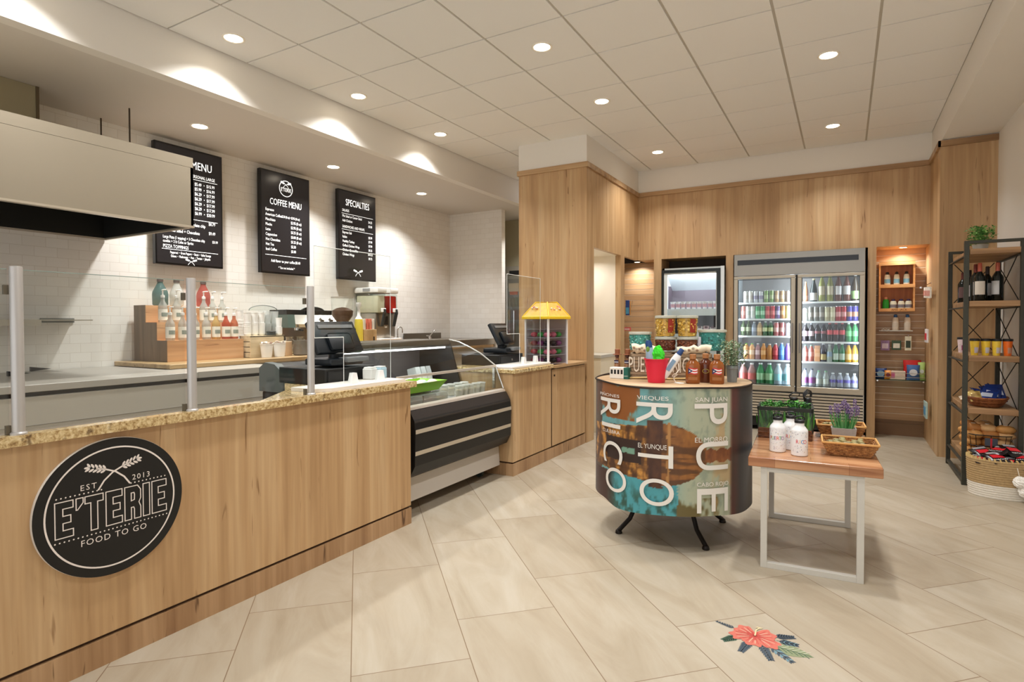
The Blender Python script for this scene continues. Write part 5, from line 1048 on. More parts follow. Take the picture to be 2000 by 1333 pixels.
# packets on the niche side wall
for i, (yy, zz) in enumerate(((7.15, 1.69), (7.26, 1.695), (7.37, 1.70), (7.48, 1.705), (7.59, 1.71))):
    t = hook_pack('hanging_card', (.742, yy, zz - .03), .085, .11, (232, 226, 214), (206, 130, 116), 'small white card packet hanging high in the right niche, %s' % nth(i), 'packet', 'x', 'white card packets')
tb = thing('wire_rail', 'chrome wire rail holding white card packets high in the right niche', 'rail', (.74, 7.8, 1.74)); B().tube([(.742, 7.08, 1.70), (.742, 7.995, 1.70)], .004, 6).build('rail_bar', CHROME, tb, w=True); B().box(.732, .752, 7.99, 7.999, 1.69, 1.71).build('rail_foot', CHROME, tb, w=True)
hook_pack('hanging_packet', (.742, 7.40, 1.235), .20, .14, (226, 220, 220), (206, 44, 60), 'white and red hanging packet at the right of the niche', 'packet', 'x')
hook_pack('hanging_packet', (.742, 7.42, .475), .22, .17, (170, 196, 190), (80, 150, 190), 'pale green hanging packet low at the right of the niche', 'packet', 'x')
# left niche: brushes
t = thing('toothbrush_pack', 'blue and white toothbrush pack hanging in the corner niche by the pass-through', 'packet', (-2.60, 7.80, 1.62))
B().box(-.055, .0, -.006, .006, -.21, 0, 0, .003).build('pack_card', P('brush_blue', (56, 84, 150), .4), t); B().box(-.05, -.005, -.009, -.006, -.19, -.10).build('blister', P('brush_cyan', (90, 170, 206), .3), t); B().box(.004, .012, -.006, .006, -.20, -.01).build('amber_handle', P('brush_amber', (206, 140, 50), .4), t)
B().tube([(-.02, .198, .004), (-.02, -.02, .004)], .003, 6).build('wire_hook', CHROME, t)
hook_pack('hanging_packet', (-2.63, 7.80, 1.245), .10, .05, (214, 96, 96), (240, 200, 196), 'small pink packet hanging low in the corner niche', 'packet')
# ================================================================ ROUND DRAPED DISPLAY STAND
from mathutils import noise as NZ
DX, DY, DR_ = -.955, 3.70, .476; DZ = .948; A0 = math.radians(-75.5)
ds = thing('round_display_stand', 'round display stand wrapped in a printed cloth, on curved black legs', 'display stand', (DX, DY, 0))
def cyl_pt(s_deg, z, r=DR_): a = A0 + math.radians(s_deg); return Vector((DX + r * math.cos(a), DY + r * math.sin(a), z))
def lerp(a, b_, t): return tuple(a[i] + (b_[i] - a[i]) * t for i in range(3))
def sst(a, b_, x): t = min(1, max(0, (x - a) / (b_ - a))); return t * t * (3 - 2 * t)
def fbm(x, y, s): return NZ.fractal(Vector((x * s, y * s, 3.3)), .9, 2.1, 4) * .5 + .5
def cloth_colour(p, z):
    """the printed picture: a stone sentry box lying sideways before a stormy teal sky"""
    n1 = fbm(p / 28, z * 2.0, 2.4); n2 = fbm(p / 28 + 7, z * 2.0, 7.0); n3 = fbm(p / 60 + 3, z * 14, 1.6)
    sky = lerp((104, 158, 160), (164, 170, 146), sst(-12, 14, p)); sky = lerp(sky, (86, 108, 98), .65 * sst(.5, .78, n1) * sst(.80, .92, z) + .3 * sst(.55, .8, n2))
    c = sky
    if p < -22: c = lerp(c, (134, 78, 30), sst(.42, .56, n1 + .25 * sst(.74, .93, z)) if z > .74 else 0)
    if p < -60: c = lerp(c, (70, 38, 18), .8)
    if z < .42 and p < 4: c = lerp((70, 150, 160), (40, 80, 70), sst(.4, .7, n2) * sst(.42, .26, z))
    if z < .33 and p > 4: c = lerp(c, (96, 84, 44), sst(.40, .55, n1))
    if p < -44 and z < .42: c = lerp(c, (60, 30, 20), sst(-40, -56, p))
    if p > 22 and z < .80: c = lerp(c, (186, 152, 104), .7 * sst(.45, .6, n1) * sst(24, 32, p))
    hz = abs(z - .565 + .006 * (n2 - .5)); p = p + (n1 - .5) * 1.5 if -60 < p < 40 else p
    if -80 < p < -13 and hz < .160 - .0006 * abs(p + 13): c = lerp((84, 50, 20), (192, 136, 62), sst(.3, .7, n2)); c = lerp(c, (60, 32, 14), .5 * sst(.5, .62, n3))
    if -9 < p < 24 and hz < .178 * math.sqrt(max(0, 1 - ((p + 9) / 33) ** 2)): c = lerp((108, 66, 28), (160, 104, 46), n2); c = lerp(c, (62, 36, 16), .65 * sst(.48, .66, n3))
    if -16 < p < -6 and hz < .192: c = lerp((54, 26, 16), (96, 58, 28), n2)
    if -3 < p < -1 and hz < .185: c = (170, 122, 66)
    if -53 < p < -20 and hz < .068: c = (44, 24, 18)
    if -36 < p < -25 and hz < .014: c = (110, 150, 130)
    if 22 < p < 43 and hz < .026 + .016 * abs(math.sin((p - 22) * .35)): c = lerp((96, 50, 26), (150, 92, 44), n2)
    if p > 41: c = lerp(c, lerp((84, 26, 20), (52, 40, 22), n1), sst(41, 45, p)); c = lerp(c, (18, 10, 9), sst(47, 56, p))
    if p < -72 or p > 100: c = (30, 18, 14)
    return c
b = B(); NP, NH = 360, 130; rows_ = []
ft = b.bm.loops.layers.color.new('print')
for j in range(NH + 1):
    row = []
    for i in range(NP):
        p = -180 + 360 * i / NP; f = j / NH; zt = .940 + .004 * math.sin(math.radians(p * 5)) + .012 * sst(-40, -75, p); zb = .217 + .010 * math.sin(math.radians(p * 3 + 40)) + .03 * sst(-40, -60, p)
        rr = DR_ + .004 * math.sin(math.radians(p * 9)) * (1 - f) + .003 * math.sin(math.radians(p * 4 + 30)) * (1 - f)
        row.append(b.bm.verts.new(cyl_pt(p, zb + (zt - zb) * f, rr)))
    rows_.append(row)
for j in range(NH):
    for i in range(NP):
        f_ = b.bm.faces.new((rows_[j][i], rows_[j][(i + 1) % NP], rows_[j + 1][(i + 1) % NP], rows_[j + 1][i]))
for f_ in b.bm.faces:
    for lp in f_.loops:
        v = lp.vert.co; p = (math.degrees(math.atan2(v.y - DY, v.x - DX) - A0) + 180) % 360 - 180
        lp[ft] = (*[q / 255 for q in cloth_colour(p, v.z)], 1)
m = bpy.data.materials.new('printed_cloth'); m.use_nodes = True; nt = m.node_tree; bs = nt.nodes['Principled BSDF']; va = nt.nodes.new('ShaderNodeVertexColor'); va.layer_name = 'print'
nt.links.new(va.outputs[0], bs.inputs['Base Color']); bs.inputs['Roughness'].default_value = .5; bs.inputs['Sheen Weight'].default_value = .1
n_ = noise_node(nt, coords(nt, (1, 1, 1)), 260, 2); bp = nt.nodes.new('ShaderNodeBump'); bp.inputs['Strength'].default_value = .15; bp.inputs['Distance'].default_value = .002; nt.links.new(n_.outputs['Fac'], bp.inputs['Height']); nt.links.new(bp.outputs[0], bs.inputs['Normal'])
sk_ = b.build('printed_skirt', m, ds, w=True, smooth=60)
# lettering bent round the cloth: (text, left deg, right deg, top z, bottom z, turned)
def fit_text(t, a_, c_, zt, zb, turned, name, mat_, thick=.0):
    me = text_mesh(t, 1.0, 'LEFT', 0, 1, 1.0, 8); xs_ = [v.co.x for v in me.vertices]; ys_ = [v.co.y for v in me.vertices]
    x0_, x1_, y0_, y1_ = min(xs_), max(xs_), min(ys_), max(ys_)
    bb = B(); bb.bm.from_mesh(me); bpy.data.meshes.remove(me)
    bmesh.ops.triangulate(bb.bm, faces=bb.bm.faces[:])
    for _ in range(2): bmesh.ops.subdivide_edges(bb.bm, edges=[e for e in bb.bm.edges if e.calc_length() > .12], cuts=2, use_grid_fill=False)
    bmesh.ops.triangulate(bb.bm, faces=bb.bm.faces[:])
    for v in bb.bm.verts:
        u, w_ = (v.co.x - x0_) / (x1_ - x0_), (v.co.y - y0_) / (y1_ - y0_)
        if turned: s_, z = a_ + (c_ - a_) * w_, zt + (zb - zt) * u
        else: s_, z = a_ + (c_ - a_) * u, zb + (zt - zb) * w_
        v.co = cyl_pt(s_, z, DR_ + .0062 if abs(s_) < 50 else DR_ + .0075)
    return bb.build(name, mat_, ds, w=True)
LW = P('print_letters', (226, 222, 214), .5)
for t, a_, c_, zt, zb in (('P', 14.8, 38.8, .858, .742), ('U', 16.0, 39.6, .644, .486), ('E', 16.7, 39.7, .383, .246), ('R', -23.8, .8, .857, .733), ('T', -22.5, 1.2, .617, .492), ('O', -21.3, 1.7, .428, .274), ('R', -60.4, -37, .856, .739), ('I', -58.5, -36.9, .705, .682), ('C', -56, -35, .60, .470), ('O', -52.4, -31.8, .445, .302)):
    fit_text(t, a_, c_, zt, zb, True, 'large_letter', LW)
for t, a_, c_, zt, zb in (('PIÑONES', -61.4, -38, .888, .866), ('VIEQUES', -23.4, -1.9, .894, .868), ('EL YUNQUE', -22.5, -3.0, .622, .590), ('SAN JUAN', 15.4, 38.7, .893, .860), ('EL MORRO', 15.2, 38.9, .670, .642), ('CABO ROJO', 16.7, 40, .418, .388), ('CULEBRA', -57, -37.4, .668, .648)):
    fit_text(t, a_, c_, zt, zb, False, 'small_place_name', LW)
B().lathe([(.0, DZ - .012), (.470, DZ - .012), (.474, DZ - .009), (.474, DZ - .002), (.470, DZ)], c=(DX, DY, 0), n=96).build('round_top', wood('stand_top', (150, 120, 88), (186, 156, 120), (206, 180, 146), 0, .4), ds, w=True, smooth=40)
b = B(); b.tube([cyl_pt(p_, DZ - .006 + .004 * math.sin(math.radians(p_ * 5)) + .010 * sst(-40, -75, p_), DR_ + .002) for p_ in range(-180, 180, 4)], .0055, 6, closed=True); b.build('dark_rim', P('rim_dark', (44, 32, 24), .6), ds, w=True, smooth=60)
IRON = P('wrought_iron', (30, 24, 20), .45, .5)
for sx, sy in ((-1, -1), (1, -1), (1, 1), (-1, 1)):
    fx, fy_ = (-.947 + sx * .262), (3.69 + sy * .262)
    l_ = B().tube([(DX + sx * .16, DY + sy * .16, .90), (DX + sx * .16, DY + sy * .16, .45), (DX + sx * .16, DY + sy * .16, .26), (DX + sx * .175, DY + sy * .175, .16), (DX + sx * .205, DY + sy * .205, .08), (fx, fy_, .018)], .014, 8).build('curved_leg', IRON, ds, w=True, smooth=60)
    B().lathe([(.020, 0), (.022, .006), (.018, .02), (.010, .026)], c=(fx, fy_, 0), n=14).build('foot', IRON, l_, w=True, smooth=40)
b = B(); b.tube([cyl_pt(p_, .26, .225) for p_ in range(-180, 180, 15)], .007, 6, closed=True); b.build('ring_brace', IRON, ds, w=True, smooth=60)

# ---- on the stand
cm = T(-.985, 3.785, DZ) @ RZ(math.radians(14.5))
ck = thing('souvenir_crate', 'brown woven crate lettered in cream behind the red bucket on the round stand', 'crate', (-.985, 3.785, DZ + .001), math.radians(14.5))
WICK = wood('wicker_brown', (130, 110, 84), (160, 138, 110), (184, 162, 134), 0, .7, sc=4)
b = B()
for k in range(7): b.box(-.25, .25, -.13 - .003 * (k % 2), -.12, .004 + k * .023, .024 + k * .023).box(-.25, .25, .12, .13, .004 + k * .023, .024 + k * .023).box(-.25, -.24, -.13, .13, .004 + k * .023, .024 + k * .023).box(.24, .25, -.13, .13, .004 + k * .023, .024 + k * .023)
b.box(-.25, .25, -.13, .13, 0, .006).build('woven_sides', WICK, ck)
b = B(); b.tube([(-.25, -.135, .006), (-.12, -.14, .012), (0, -.136, .006), (.12, -.14, .012), (.25, -.135, .006)], .006, 6).build('gold_trim', P('gold_trim', (206, 178, 120), .4, .3), ck)
B().text('PUERTO', .140, T(-.148, -.1375, .088) @ FACE_NY, xs=.43).build('crate_lettering', P('crate_cream', (226, 216, 198), .6), ck)
B().text('RICO', .140, T(.092, -.1375, .088) @ FACE_NY, xs=.50).build('crate_lettering', P('crate_cream', (226, 216, 198), .6), ck)
b = B()
vs = []; NX, NY = 26, 14
for j in range(NY + 1):
    for i in range(NX + 1):
        x, y = -.245 + .49 * i / NX, -.128 + .256 * j / NY; vs.append((x, y, .165 + .012 * NZ.noise(Vector((x * 22, y * 22, 1))) - (.02 if i in (0, NX) else 0)))
b.faces(vs, [(j * (NX + 1) + i, j * (NX + 1) + i + 1, (j + 1) * (NX + 1) + i + 1, (j + 1) * (NX + 1) + i) for j in range(NY) for i in range(NX)])
b.build('packing_board', P('kraft_dark', (120, 98, 74), .8), ck, smooth=60)
def cloth_roll(lab, p0, p1, r):
    t = thing('rolled_cloth', lab, 'cloth', cm @ Vector(p0)); q0, q1 = Vector((0, 0, 0)), (cm @ Vector(p1)) - (cm @ Vector(p0)); pts = [q0.lerp(q1, k / 8) + Vector((0, 0, .006 * math.sin(k * 2.1))) for k in range(9)]
    b = B(); b.tube(pts, r, 12, rs=[r * (.75 + .3 * abs(math.sin(k * 1.7 + 1))) for k in range(9)]); b.build('roll', P('calico', (226, 210, 182), .8, noise=.12, nscale=40), t, smooth=60)
    b = B()
    for k in range(5): b.ball(pts[k + 1] + Vector((.0, -r * .96, .004 * (k % 2))), (.010, .004, .008), k % 2, 6, 4)
    b.build('print_motif', [P('motif_brown', (150, 120, 96), .8), P('motif_grey', (176, 160, 140), .8)], t)
cloth_roll('cream printed cloth roll on the left of the crate top', (-.235, -.115, .198), (-.10, -.12, .186), .030)
cloth_roll('cream printed cloth roll on the right of the crate top', (.045, -.115, .182), (.24, -.115, .200), .026)
def tub(r0, r1, h_, rgb, rgb2, lab, loc, key, band=None, grp='candy tubs on the souvenir crate'):
    t = thing('candy_tub', lab, 'tub', loc, 0, grp)
    B().lathe([(r0, 0), (r1, h_ - .012), (r1 * 1.03, h_ - .010)], n=28, cap=False).lathe([(r0, .001), (0, .001)], n=28, cap=False).build('clear_wall', thin_glass('tub_clear', (240, 240, 236), .05), t, smooth=40)
    b = B(); b.lathe([(r0 - .003, .003), (r1 - .004, h_ - .018), (0, h_ - .014)], n=28)
    rn = random.Random(hash(key) % 99)
    for k in range(170): a = rn.random() * 6.283; z = rn.uniform(.008, h_ - .022); rr = r0 + (r1 - r0) * z / h_ - .006; b.ball((rr * math.cos(a), rr * math.sin(a), z), (rn.uniform(.006, .010),) * 3, k % 3, 6, 4)
    b.build('sweets', [P('sw_' + key, rgb, .45), P('sw2_' + key, rgb2, .45), P('sw3_' + key, lerp(rgb, (30, 20, 12), .3), .45)], t, smooth=60)
    B().lathe([(r1 * 1.05, h_ - .014), (r1 * 1.05, h_), (r1 * .9, h_ + .003), (0, h_ + .003)], n=28).build('lid', milky('tub_lid', (214, 214, 200), .3), t, smooth=40)
    if band: B().lathe([(r0 + (r1 - r0) * .2 + .001, h_ * .2), (r0 + (r1 - r0) * .85 + .001, h_ * .85)], n=10, ang=.7, M=RZ(math.radians(-60)), cap=False).build('brand_label', P('tubband', (150, 44, 30), .5), t)
    return t
z1 = DZ + .176
pA, pB = cm @ Vector((-.032, .03, .178)), cm @ Vector((.105, .03, .178))
tub(.060, .066, .088, (124, 62, 42), (150, 90, 64), 'lower clear tub of brown candies at the middle left of the crate', pA, 'brn')
tub(.060, .066, .088, (130, 70, 46), (160, 100, 70), 'lower clear tub of brown candies at the middle right of the crate', pB, 'brn2')
tub(.058, .066, .135, (220, 172, 72), (236, 200, 112), 'upper tub of golden nuts at the middle left, stacked topmost', pA + Vector((0, 0, .092)), 'gold', True)
tub(.058, .066, .135, (222, 176, 76), (238, 204, 116), 'upper tub of golden nuts at the middle right, stacked topmost', pB + Vector((0, 0, .092)), 'gold2', True)
tub(.064, .072, .120, (84, 176, 170), (150, 214, 206), 'tub of teal candies at the left of the souvenir crate', cm @ Vector((-.195, .03, .178)), 'teal')
tub(.072, .086, .135, (74, 166, 164), (140, 206, 202), 'wider tub of teal candies at the right of the souvenir crate', cm @ Vector((.262, .07, .178)), 'teal2')
tag(B().box(-.01, .01, -.02, .02, 0, .09).build('white_box', P('tissue_white', (238, 236, 246), .6), at=(0, 0, 0)), 'narrow white box between the candy tubs on the crate', 'box').location = cm @ Vector((.185, .05, .178))
# carton with four windows and the two hatted bottles behind it
t = thing('display_carton', 'small white carton with four dark windows and a green end', 'carton', (-1.262, 3.585, DZ + .0005), math.radians(-5))
B().box(-.058, .068, -.022, .045, 0, .072, 0, .002).build('carton_body', P('carton_white', (228, 224, 216), .5), t)
b = B()
for k in range(4): b.box(-.050 + k * .023, -.036 + k * .023, -.0228, -.0218, .030, .058)
b.build('windows', BLACK, t)
B().box(.040, .0685, -.0232, .0455, -.0, .0725, 0).build('green_end', P('carton_green', (28, 96, 84), .5), t)
B().text('souvenir', .010, T(.054, -.0236, .02) @ FACE_NY).build('end_lettering', WPLAS, t)
HAT = P('hat_brown', (140, 84, 54), .6)
for i, (x, y) in enumerate(((-1.300, 3.655), (-1.232, 3.660))):
    t = thing('hatted_bottle', 'small brown souvenir bottle wearing a straw hat behind the white carton, %s' % ('left' if i == 0 else 'right'), 'bottle', (x, y, DZ + .0005), 0, 'hatted souvenir bottles')
    B().lathe([(.018, 0), (.020, .004), (.020, .09), (.012, .115), (.009, .15)], n=16).build('bottle_body', P('rum_brown', (150, 104, 70), .3), t, smooth=50)
    B().lathe([(.030, .150), (.030, .153), (.016, .155), (.017, .185), (.012, .188)], n=18).build('hat', HAT, t, smooth=40)
    B().ball((0, -.006, .143), (.014, .014, .016), 0).build('painted_head', P('head_dark', (84, 44, 34), .5), t, smooth=60)
    B().box(-.014, .014, -.0225, -.0205, .095, .115).box(-.014, .014, -.0228, -.0204, .100, .104, 1).build('flag_ribbon', [P('ribbon_navy', (40, 30, 60), .6), P('ribbon_white', (226, 220, 220), .6)], t)
t = thing('striped_packet', 'red and white striped packet behind the green end of the carton', 'packet', (-1.175, 3.655, DZ + .0005)); B().box(-.018, .018, -.008, .008, 0, .128, 0, .002).build('packet_body', P('packet_white', (226, 206, 196), .5), t)
b = B()
for k in range(6): b.box(-.0165, -.0035, -.0092, -.008, .02 + k * .017, .030 + k * .017).box(.0035, .0165, -.0092, -.008, .02 + k * .017, .030 + k * .017)
b.build('red_stripes', P('stripe_red', (206, 70, 52), .5), t)
# red bucket and its contents
t = thing('red_bucket', 'small plain red bucket at the front of the round stand', 'bucket', (-.985, 3.462, DZ + .0005))
B().lathe([(.050, 0), (.071, .138), (.075, .139), (.075, .144), (.069, .144), (.049, .006), (0, .006)], n=36).build('bucket_body', P('bucket_red', (214, 34, 62), .4), t, smooth=40)
t = thing('water_bottle', 'clear squeezy bottle with a dark blue cap leaning in the red bucket', 'bottle', (-1.013, 3.468, DZ + .03)); M = RY(math.radians(-6))
B().lathe([(.020, 0), (.024, .02), (.026, .12), (.023, .17), (.020, .185)], n=18, sy=.7, M=M).build('bottle_body', milky('aqua_body', (176, 206, 226), .35), t, smooth=50)
B().lathe([(.021, .180), (.021, .205), (.014, .225)], n=16, sy=.8, M=M).build('bottle_cap', P('navy_cap', (34, 66, 120), .35), t, smooth=50)
B().ball((-.022, -.014, .17), (.012, .006, .018), 0).build('bottle_print', P('print_leaf', (110, 150, 60), .5), t)
t = thing('green_bath_puff', 'bright green leaf shaped brush standing in the red bucket', 'bath puff', (-.975, 3.47, DZ + .03))
b = B(); b.ball((0, 0, .125), (.036, .024, .068), 0, 18, 12)
for v in b.bm.verts: v.co += v.normal * random.uniform(-.004, .004) if v.normal.length else Vector()
for v in b.bm.verts: v.co += Vector((random.uniform(-1, 1), random.uniform(-1, 1), random.uniform(-1, 1))) * .0025
b.build('puff', P('vivid_green', (60, 214, 40), .35, noise=.25, nscale=70), t); B().cyl((0, 0, .0), (0, 0, .07), .006, n=8).build('stick', P('vivid_green', (60, 214, 40), .35), t)
t = thing('sunscreen_tube', 'white sunscreen bottle with a dark blue cap tilted out of the red bucket', 'bottle', (-.945, 3.465, DZ + .03)); M = RY(math.radians(33))
B().lathe([(.016, 0), (.022, .01), (.024, .13), (.020, .165), (.014, .172)], n=18, sy=.65, M=M).build('bottle_body', P('sun_white', (232, 234, 236), .35), t, smooth=50)
B().lathe([(.016, .170), (.015, .205), (.012, .208)], n=16, sy=.8, M=M).build('bottle_cap', P('navy_cap', (34, 66, 120), .35), t, smooth=50)
B().box(-.012, .012, -.0172, -.0158, .055, .13, M=M).build('bottle_label', P('label_steel_blue', (120, 150, 176), .5), t)
# luggage tag on a cord
t = thing('gift_tag', 'blank white card tag on a knotted cord lying right of the red bucket', 'tag', (-.865, 3.47, DZ + .001))
B().prism([(-.02, .01), (.02, -.028), (.048, -.008), (.04, .012), (.0, .032)], 0, .002, 'z').build('card', P('tag_white', (238, 236, 230), .6), t)
B().tube([(-.012, .022, .003), (-.03, .045, .02), (-.028, .06, .04), (-.012, .10, .07), (-.02, .12, .11)], .003, 6).tube([(-.028, .05, .03), (-.01, .055, .045), (-.03, .06, .05), (-.04, .052, .035)], .0035, 6, closed=True).build('cord', P('cord_white', (226, 216, 198), .7), t)
# three sauce bottles with the flag
def flag(b, M, w_=.052, h_=.036):
    N = 8
    def pt(u, v): return M @ Vector((-w_ / 2 + w_ * u, -h_ / 2 + h_ * v + .0025 * math.sin(u * 7), 0))
    for k in range(5):
        for i in range(N): b.faces([pt(i / N, k / 5), pt((i + 1) / N, k / 5), pt((i + 1) / N, (k + 1) / 5), pt(i / N, (k + 1) / 5)], [(0, 1, 2, 3)], 0 if k % 2 == 0 else 1)
    M2 = M @ T(0, 0, .0004); b.faces([M2 @ Vector((-w_ / 2, -h_ / 2, 0)), M2 @ Vector((-w_ / 2 + h_ * .72, .001, 0)), M2 @ Vector((-w_ / 2, h_ / 2, 0))], [(0, 1, 2)], 2)
    M3 = M @ T(-w_ / 2 + h_ * .24, 0, .0008); b.faces([M3 @ Vector(((.006 if k % 2 == 0 else .0025) * math.cos(PI / 2 + k * PI / 5), (.006 if k % 2 == 0 else .0025) * math.sin(PI / 2 + k * PI / 5), 0)) for k in range(10)], [tuple(range(10))], 1)
FLG = [P('flag_red', (190, 50, 50), .5), P('flag_white', (232, 226, 226), .5), P('flag_navy', (34, 44, 84), .5)]
SB = milky('sauce_brown', (150, 84, 34), .12, .15)
sb = None
for i, (x, y, lab, fl) in enumerate(((-.778, 3.500, 'left amber sauce bottle with a flag label on the round stand', 1), (-.650, 3.545, 'right amber sauce bottle with a flag label on the round stand', 1), (-.725, 3.600, 'darker sauce bottle with an oval gold label behind the two flag bottles', 0))):
    t = thing('sauce_bottle', lab, 'bottle', (x, y, DZ + .0005), math.radians(12), 'sauce bottles on the round stand')
    B().lathe([(.036, 0), (.041, .006), (.042, .105), (.034, .125), (.016, .140), (.0155, .148)], n=28, sy=.62).build('glass_body', SB if fl else milky('sauce_dark', (96, 46, 26), .1, .15), t, smooth=50)
    B().lathe([(.0185, .146), (.0185, .172), (.016, .174)], n=20).build('bottle_cap', P('cap_amber', (168, 112, 66), .4), t, smooth=40)
    if fl:
        b = B(); flag(b, T(0, -.0268, .075) @ FACE_NY); b.build('flag_label', FLG, t); B().box(-.026, .026, -.0262, -.0255, .022, .040).build('lower_label', P('label_tan', (150, 96, 50), .6, noise=.3, nscale=200), t)
    else:
        b = B(); b.strip([(.018 * math.cos(k * PI / 12), .012 * math.sin(k * PI / 12), 0) for k in range(24)], .003, closed=True); bmesh.ops.transform(b.bm, matrix=T(0, -.0268, .07) @ FACE_NY, verts=b.bm.verts[:]); b.build('oval_label', P('gold_label', (160, 140, 60), .4, .3), t)
def foliage(name, parent, n, rad, h0, h1, leaf, mats, seed=1, droop=.3, cone=1.0, base=.01):
    rn = random.Random(seed); b = B()
    for k in range(n):
        a = rn.random() * 6.283; f = rn.random() ** .6; z = h0 + (h1 - h0) * rn.random(); r = rad * f * (cone + (1 - cone) * (z - h0) / (h1 - h0)); c = Vector((r * math.cos(a), r * math.sin(a), z - droop * r * r / rad))
        M = T(*c) @ RZ(rn.random() * 6.28) @ RY(rn.uniform(-1.1, .4)) @ RX(rn.uniform(-.6, .6)); s_ = leaf * rn.uniform(.7, 1.25)
        b.faces([M @ Vector(v) for v in ((0, 0, 0), (s_ * .5, s_ * .28, .002), (s_, 0, 0), (s_ * .5, -s_ * .28, .002))], [(0, 1, 2, 3)], k % len(mats))
    for k in range(max(6, n // 20)):
        a = rn.random() * 6.283; r = rad * .7 * rn.random(); b.tube([(0 + base * math.cos(a), base * math.sin(a), h0 * .5), (r * .5 * math.cos(a), r * .5 * math.sin(a), (h0 + h1) / 2), (r * math.cos(a), r * math.sin(a), h1 * .96)], .0012, 4, mi=0)
    return b.build(name, mats, parent)
GG = [P('sage_a', (110, 134, 100), .6), P('sage_b', (150, 168, 138), .6), P('sage_c', (78, 104, 66), .6)]
t = thing('potted_herb', 'grey green potted herb in a zinc pot at the right of the round stand', 'potted plant', (-.590, 3.700, DZ + .0005))
B().lathe([(.027, 0), (.033, .075), (.034, .08), (.036, .082), (.036, .10), (.032, .10), (.030, .085), (0, .085)], n=24).build('zinc_pot', P('zinc', (134, 140, 142), .45, .5, noise=.1, nscale=60), t, smooth=40)
B().lathe([(.030, .086), (0, .094)], n=16).build('soil', P('soil', (50, 42, 34), .9), t); foliage('foliage', t, 520, .085, .105, .25, .018, GG, 3, .2, .8)

# ================================================================ LOW WOODEN TABLE
TR = math.radians(3.3); TC = (-.172, 3.805)
tb_ = thing('low_table', 'low wooden table on white metal loop legs in the middle of the shop', 'table', (*TC, 0), TR)
tt = bpy.data.materials.new('acacia_top'); tt.use_nodes = True; nt = tt.node_tree; bs = nt.nodes['Principled BSDF']
br = nt.nodes.new('ShaderNodeTexBrick'); mpn = coords(nt); br.inputs['Color1'].default_value = (*lin((176, 122, 84)), 1); br.inputs['Color2'].default_value = (*lin((206, 158, 116)), 1); br.inputs['Mortar'].default_value = (*lin((150, 100, 66)), 1)
br.inputs['Scale'].default_value = 1; br.inputs['Brick Width'].default_value = .34; br.inputs['Row Height'].default_value = .085; br.inputs['Mortar Size'].default_value = .0008; br.inputs['Bias'].default_value = -.1; nt.links.new(mpn.outputs[0], br.inputs['Vector'])
wn_ = noise_node(nt, coords(nt, (2.2, 26, 26)), 1.0, 4, .8); wr = ramp(nt, [(.3, (170, 140, 120)), (.6, (255, 255, 255))]); nt.links.new(wn_.outputs['Fac'], wr.inputs['Fac'])
mx = nt.nodes.new('ShaderNodeMix'); mx.data_type = 'RGBA'; mx.blend_type = 'MULTIPLY'; mx.inputs['Factor'].default_value = .8; nt.links.new(br.outputs['Color'], mx.inputs['A']); nt.links.new(wr.outputs[0], mx.inputs['B']); nt.links.new(mx.outputs['Result'], bs.inputs['Base Color']); bs.inputs['Roughness'].default_value = .22
B().box(-.300, .316, -.475, .475, .540, .590, 0, .003).build('table_top', tt, tb_)
for yy in (-.45, .43):
    B().box(-.238, -.206, yy - .015, yy + .015, 0.0, .540, 0, .001).box(.206, .238, yy - .015, yy + .015, 0, .540, 0, .001).box(-.206, .206, yy - .015, yy + .015, 0, .030, 0, .001).box(-.206, .206, yy - .015, yy + .015, .515, .540).build('loop_leg', WMET, tb_)
TZ = .5905
def steel_bottle(loc, rz, lab, word, key):
    t = thing('souvenir_bottle', lab, 'bottle', loc, rz, 'white souvenir bottles')
    r = .042
    bd = B().lathe([(.038, 0), (.042, .004), (.042, .130), (.040, .140), (.026, .158), (.0235, .162), (.0235, .176)], n=32).build('bottle_body', P('enamel_white', (232, 232, 232), .25), t, smooth=40)
    B().lathe([(.026, .176), (.026, .190), (.022, .193)], n=24).box(-.008, .008, -.004, .004, .190, .200).build('bottle_cap', BLACK, t, smooth=40)
    B().tube([(-.022, 0, .190), (-.024, 0, .202), (-.010, 0, .212), (.012, 0, .212), (.026, 0, .203), (.024, 0, .192)], .004, 6).build('loop_handle', BLACK, t, smooth=60)
    cols_ = [(214, 44, 60), (232, 90, 50), (236, 176, 50), (90, 170, 90), (60, 130, 196), (150, 70, 150)]
    b = B(); M_ = [P('ink_%d' % k, c_, .5) for k, c_ in enumerate(cols_)]
    def wrap(v): a = -PI / 2 + v.x / r; return Vector(((r + .0006) * math.cos(a), (r + .0006) * math.sin(a), v.y))
    x = -.0115 * (len(word) - 1) / 2 * 1.0
    for k, ch in enumerate(word): b.text(ch, .030, T(x + k * .0130 - .003 * 0, .078, 0), mi=(k * 2 + (0 if word == 'RICO' else 1)) % 6, xs=.85, bend=wrap)
    b.build('lettering', M_, bd)
    rn = random.Random(key)
    DO = [P('doodle_%d' % k, c_, .5) for k, c_ in enumerate([(150, 150, 168), (176, 144, 152), (144, 176, 184), (190, 176, 130), (120, 130, 146), (176, 130, 148)])]
    for nm_, va_, vb_ in (('lower_print', .018, .058), ('upper_print', .098, .132)):
        b = B()
        for k in range(30):
            u, v_ = rn.uniform(-.055, .055), rn.uniform(va_, vb_); s_ = rn.uniform(.0010, .0024)
            b.faces([wrap(Vector(q)) for q in ((u - s_, v_ - s_ * 1.6, 0), (u + s_, v_ - s_, 0), (u + s_ * .3, v_ + s_ * 1.6, 0))], [(0, 1, 2)], rn.randrange(6))
        b.build(nm_, DO, bd)
    return t
steel_bottle((-.320, 3.530, TZ), math.radians(-8), 'white souvenir bottle lettered PUERTO, left of the three on the low table', 'PUERTO', 1)
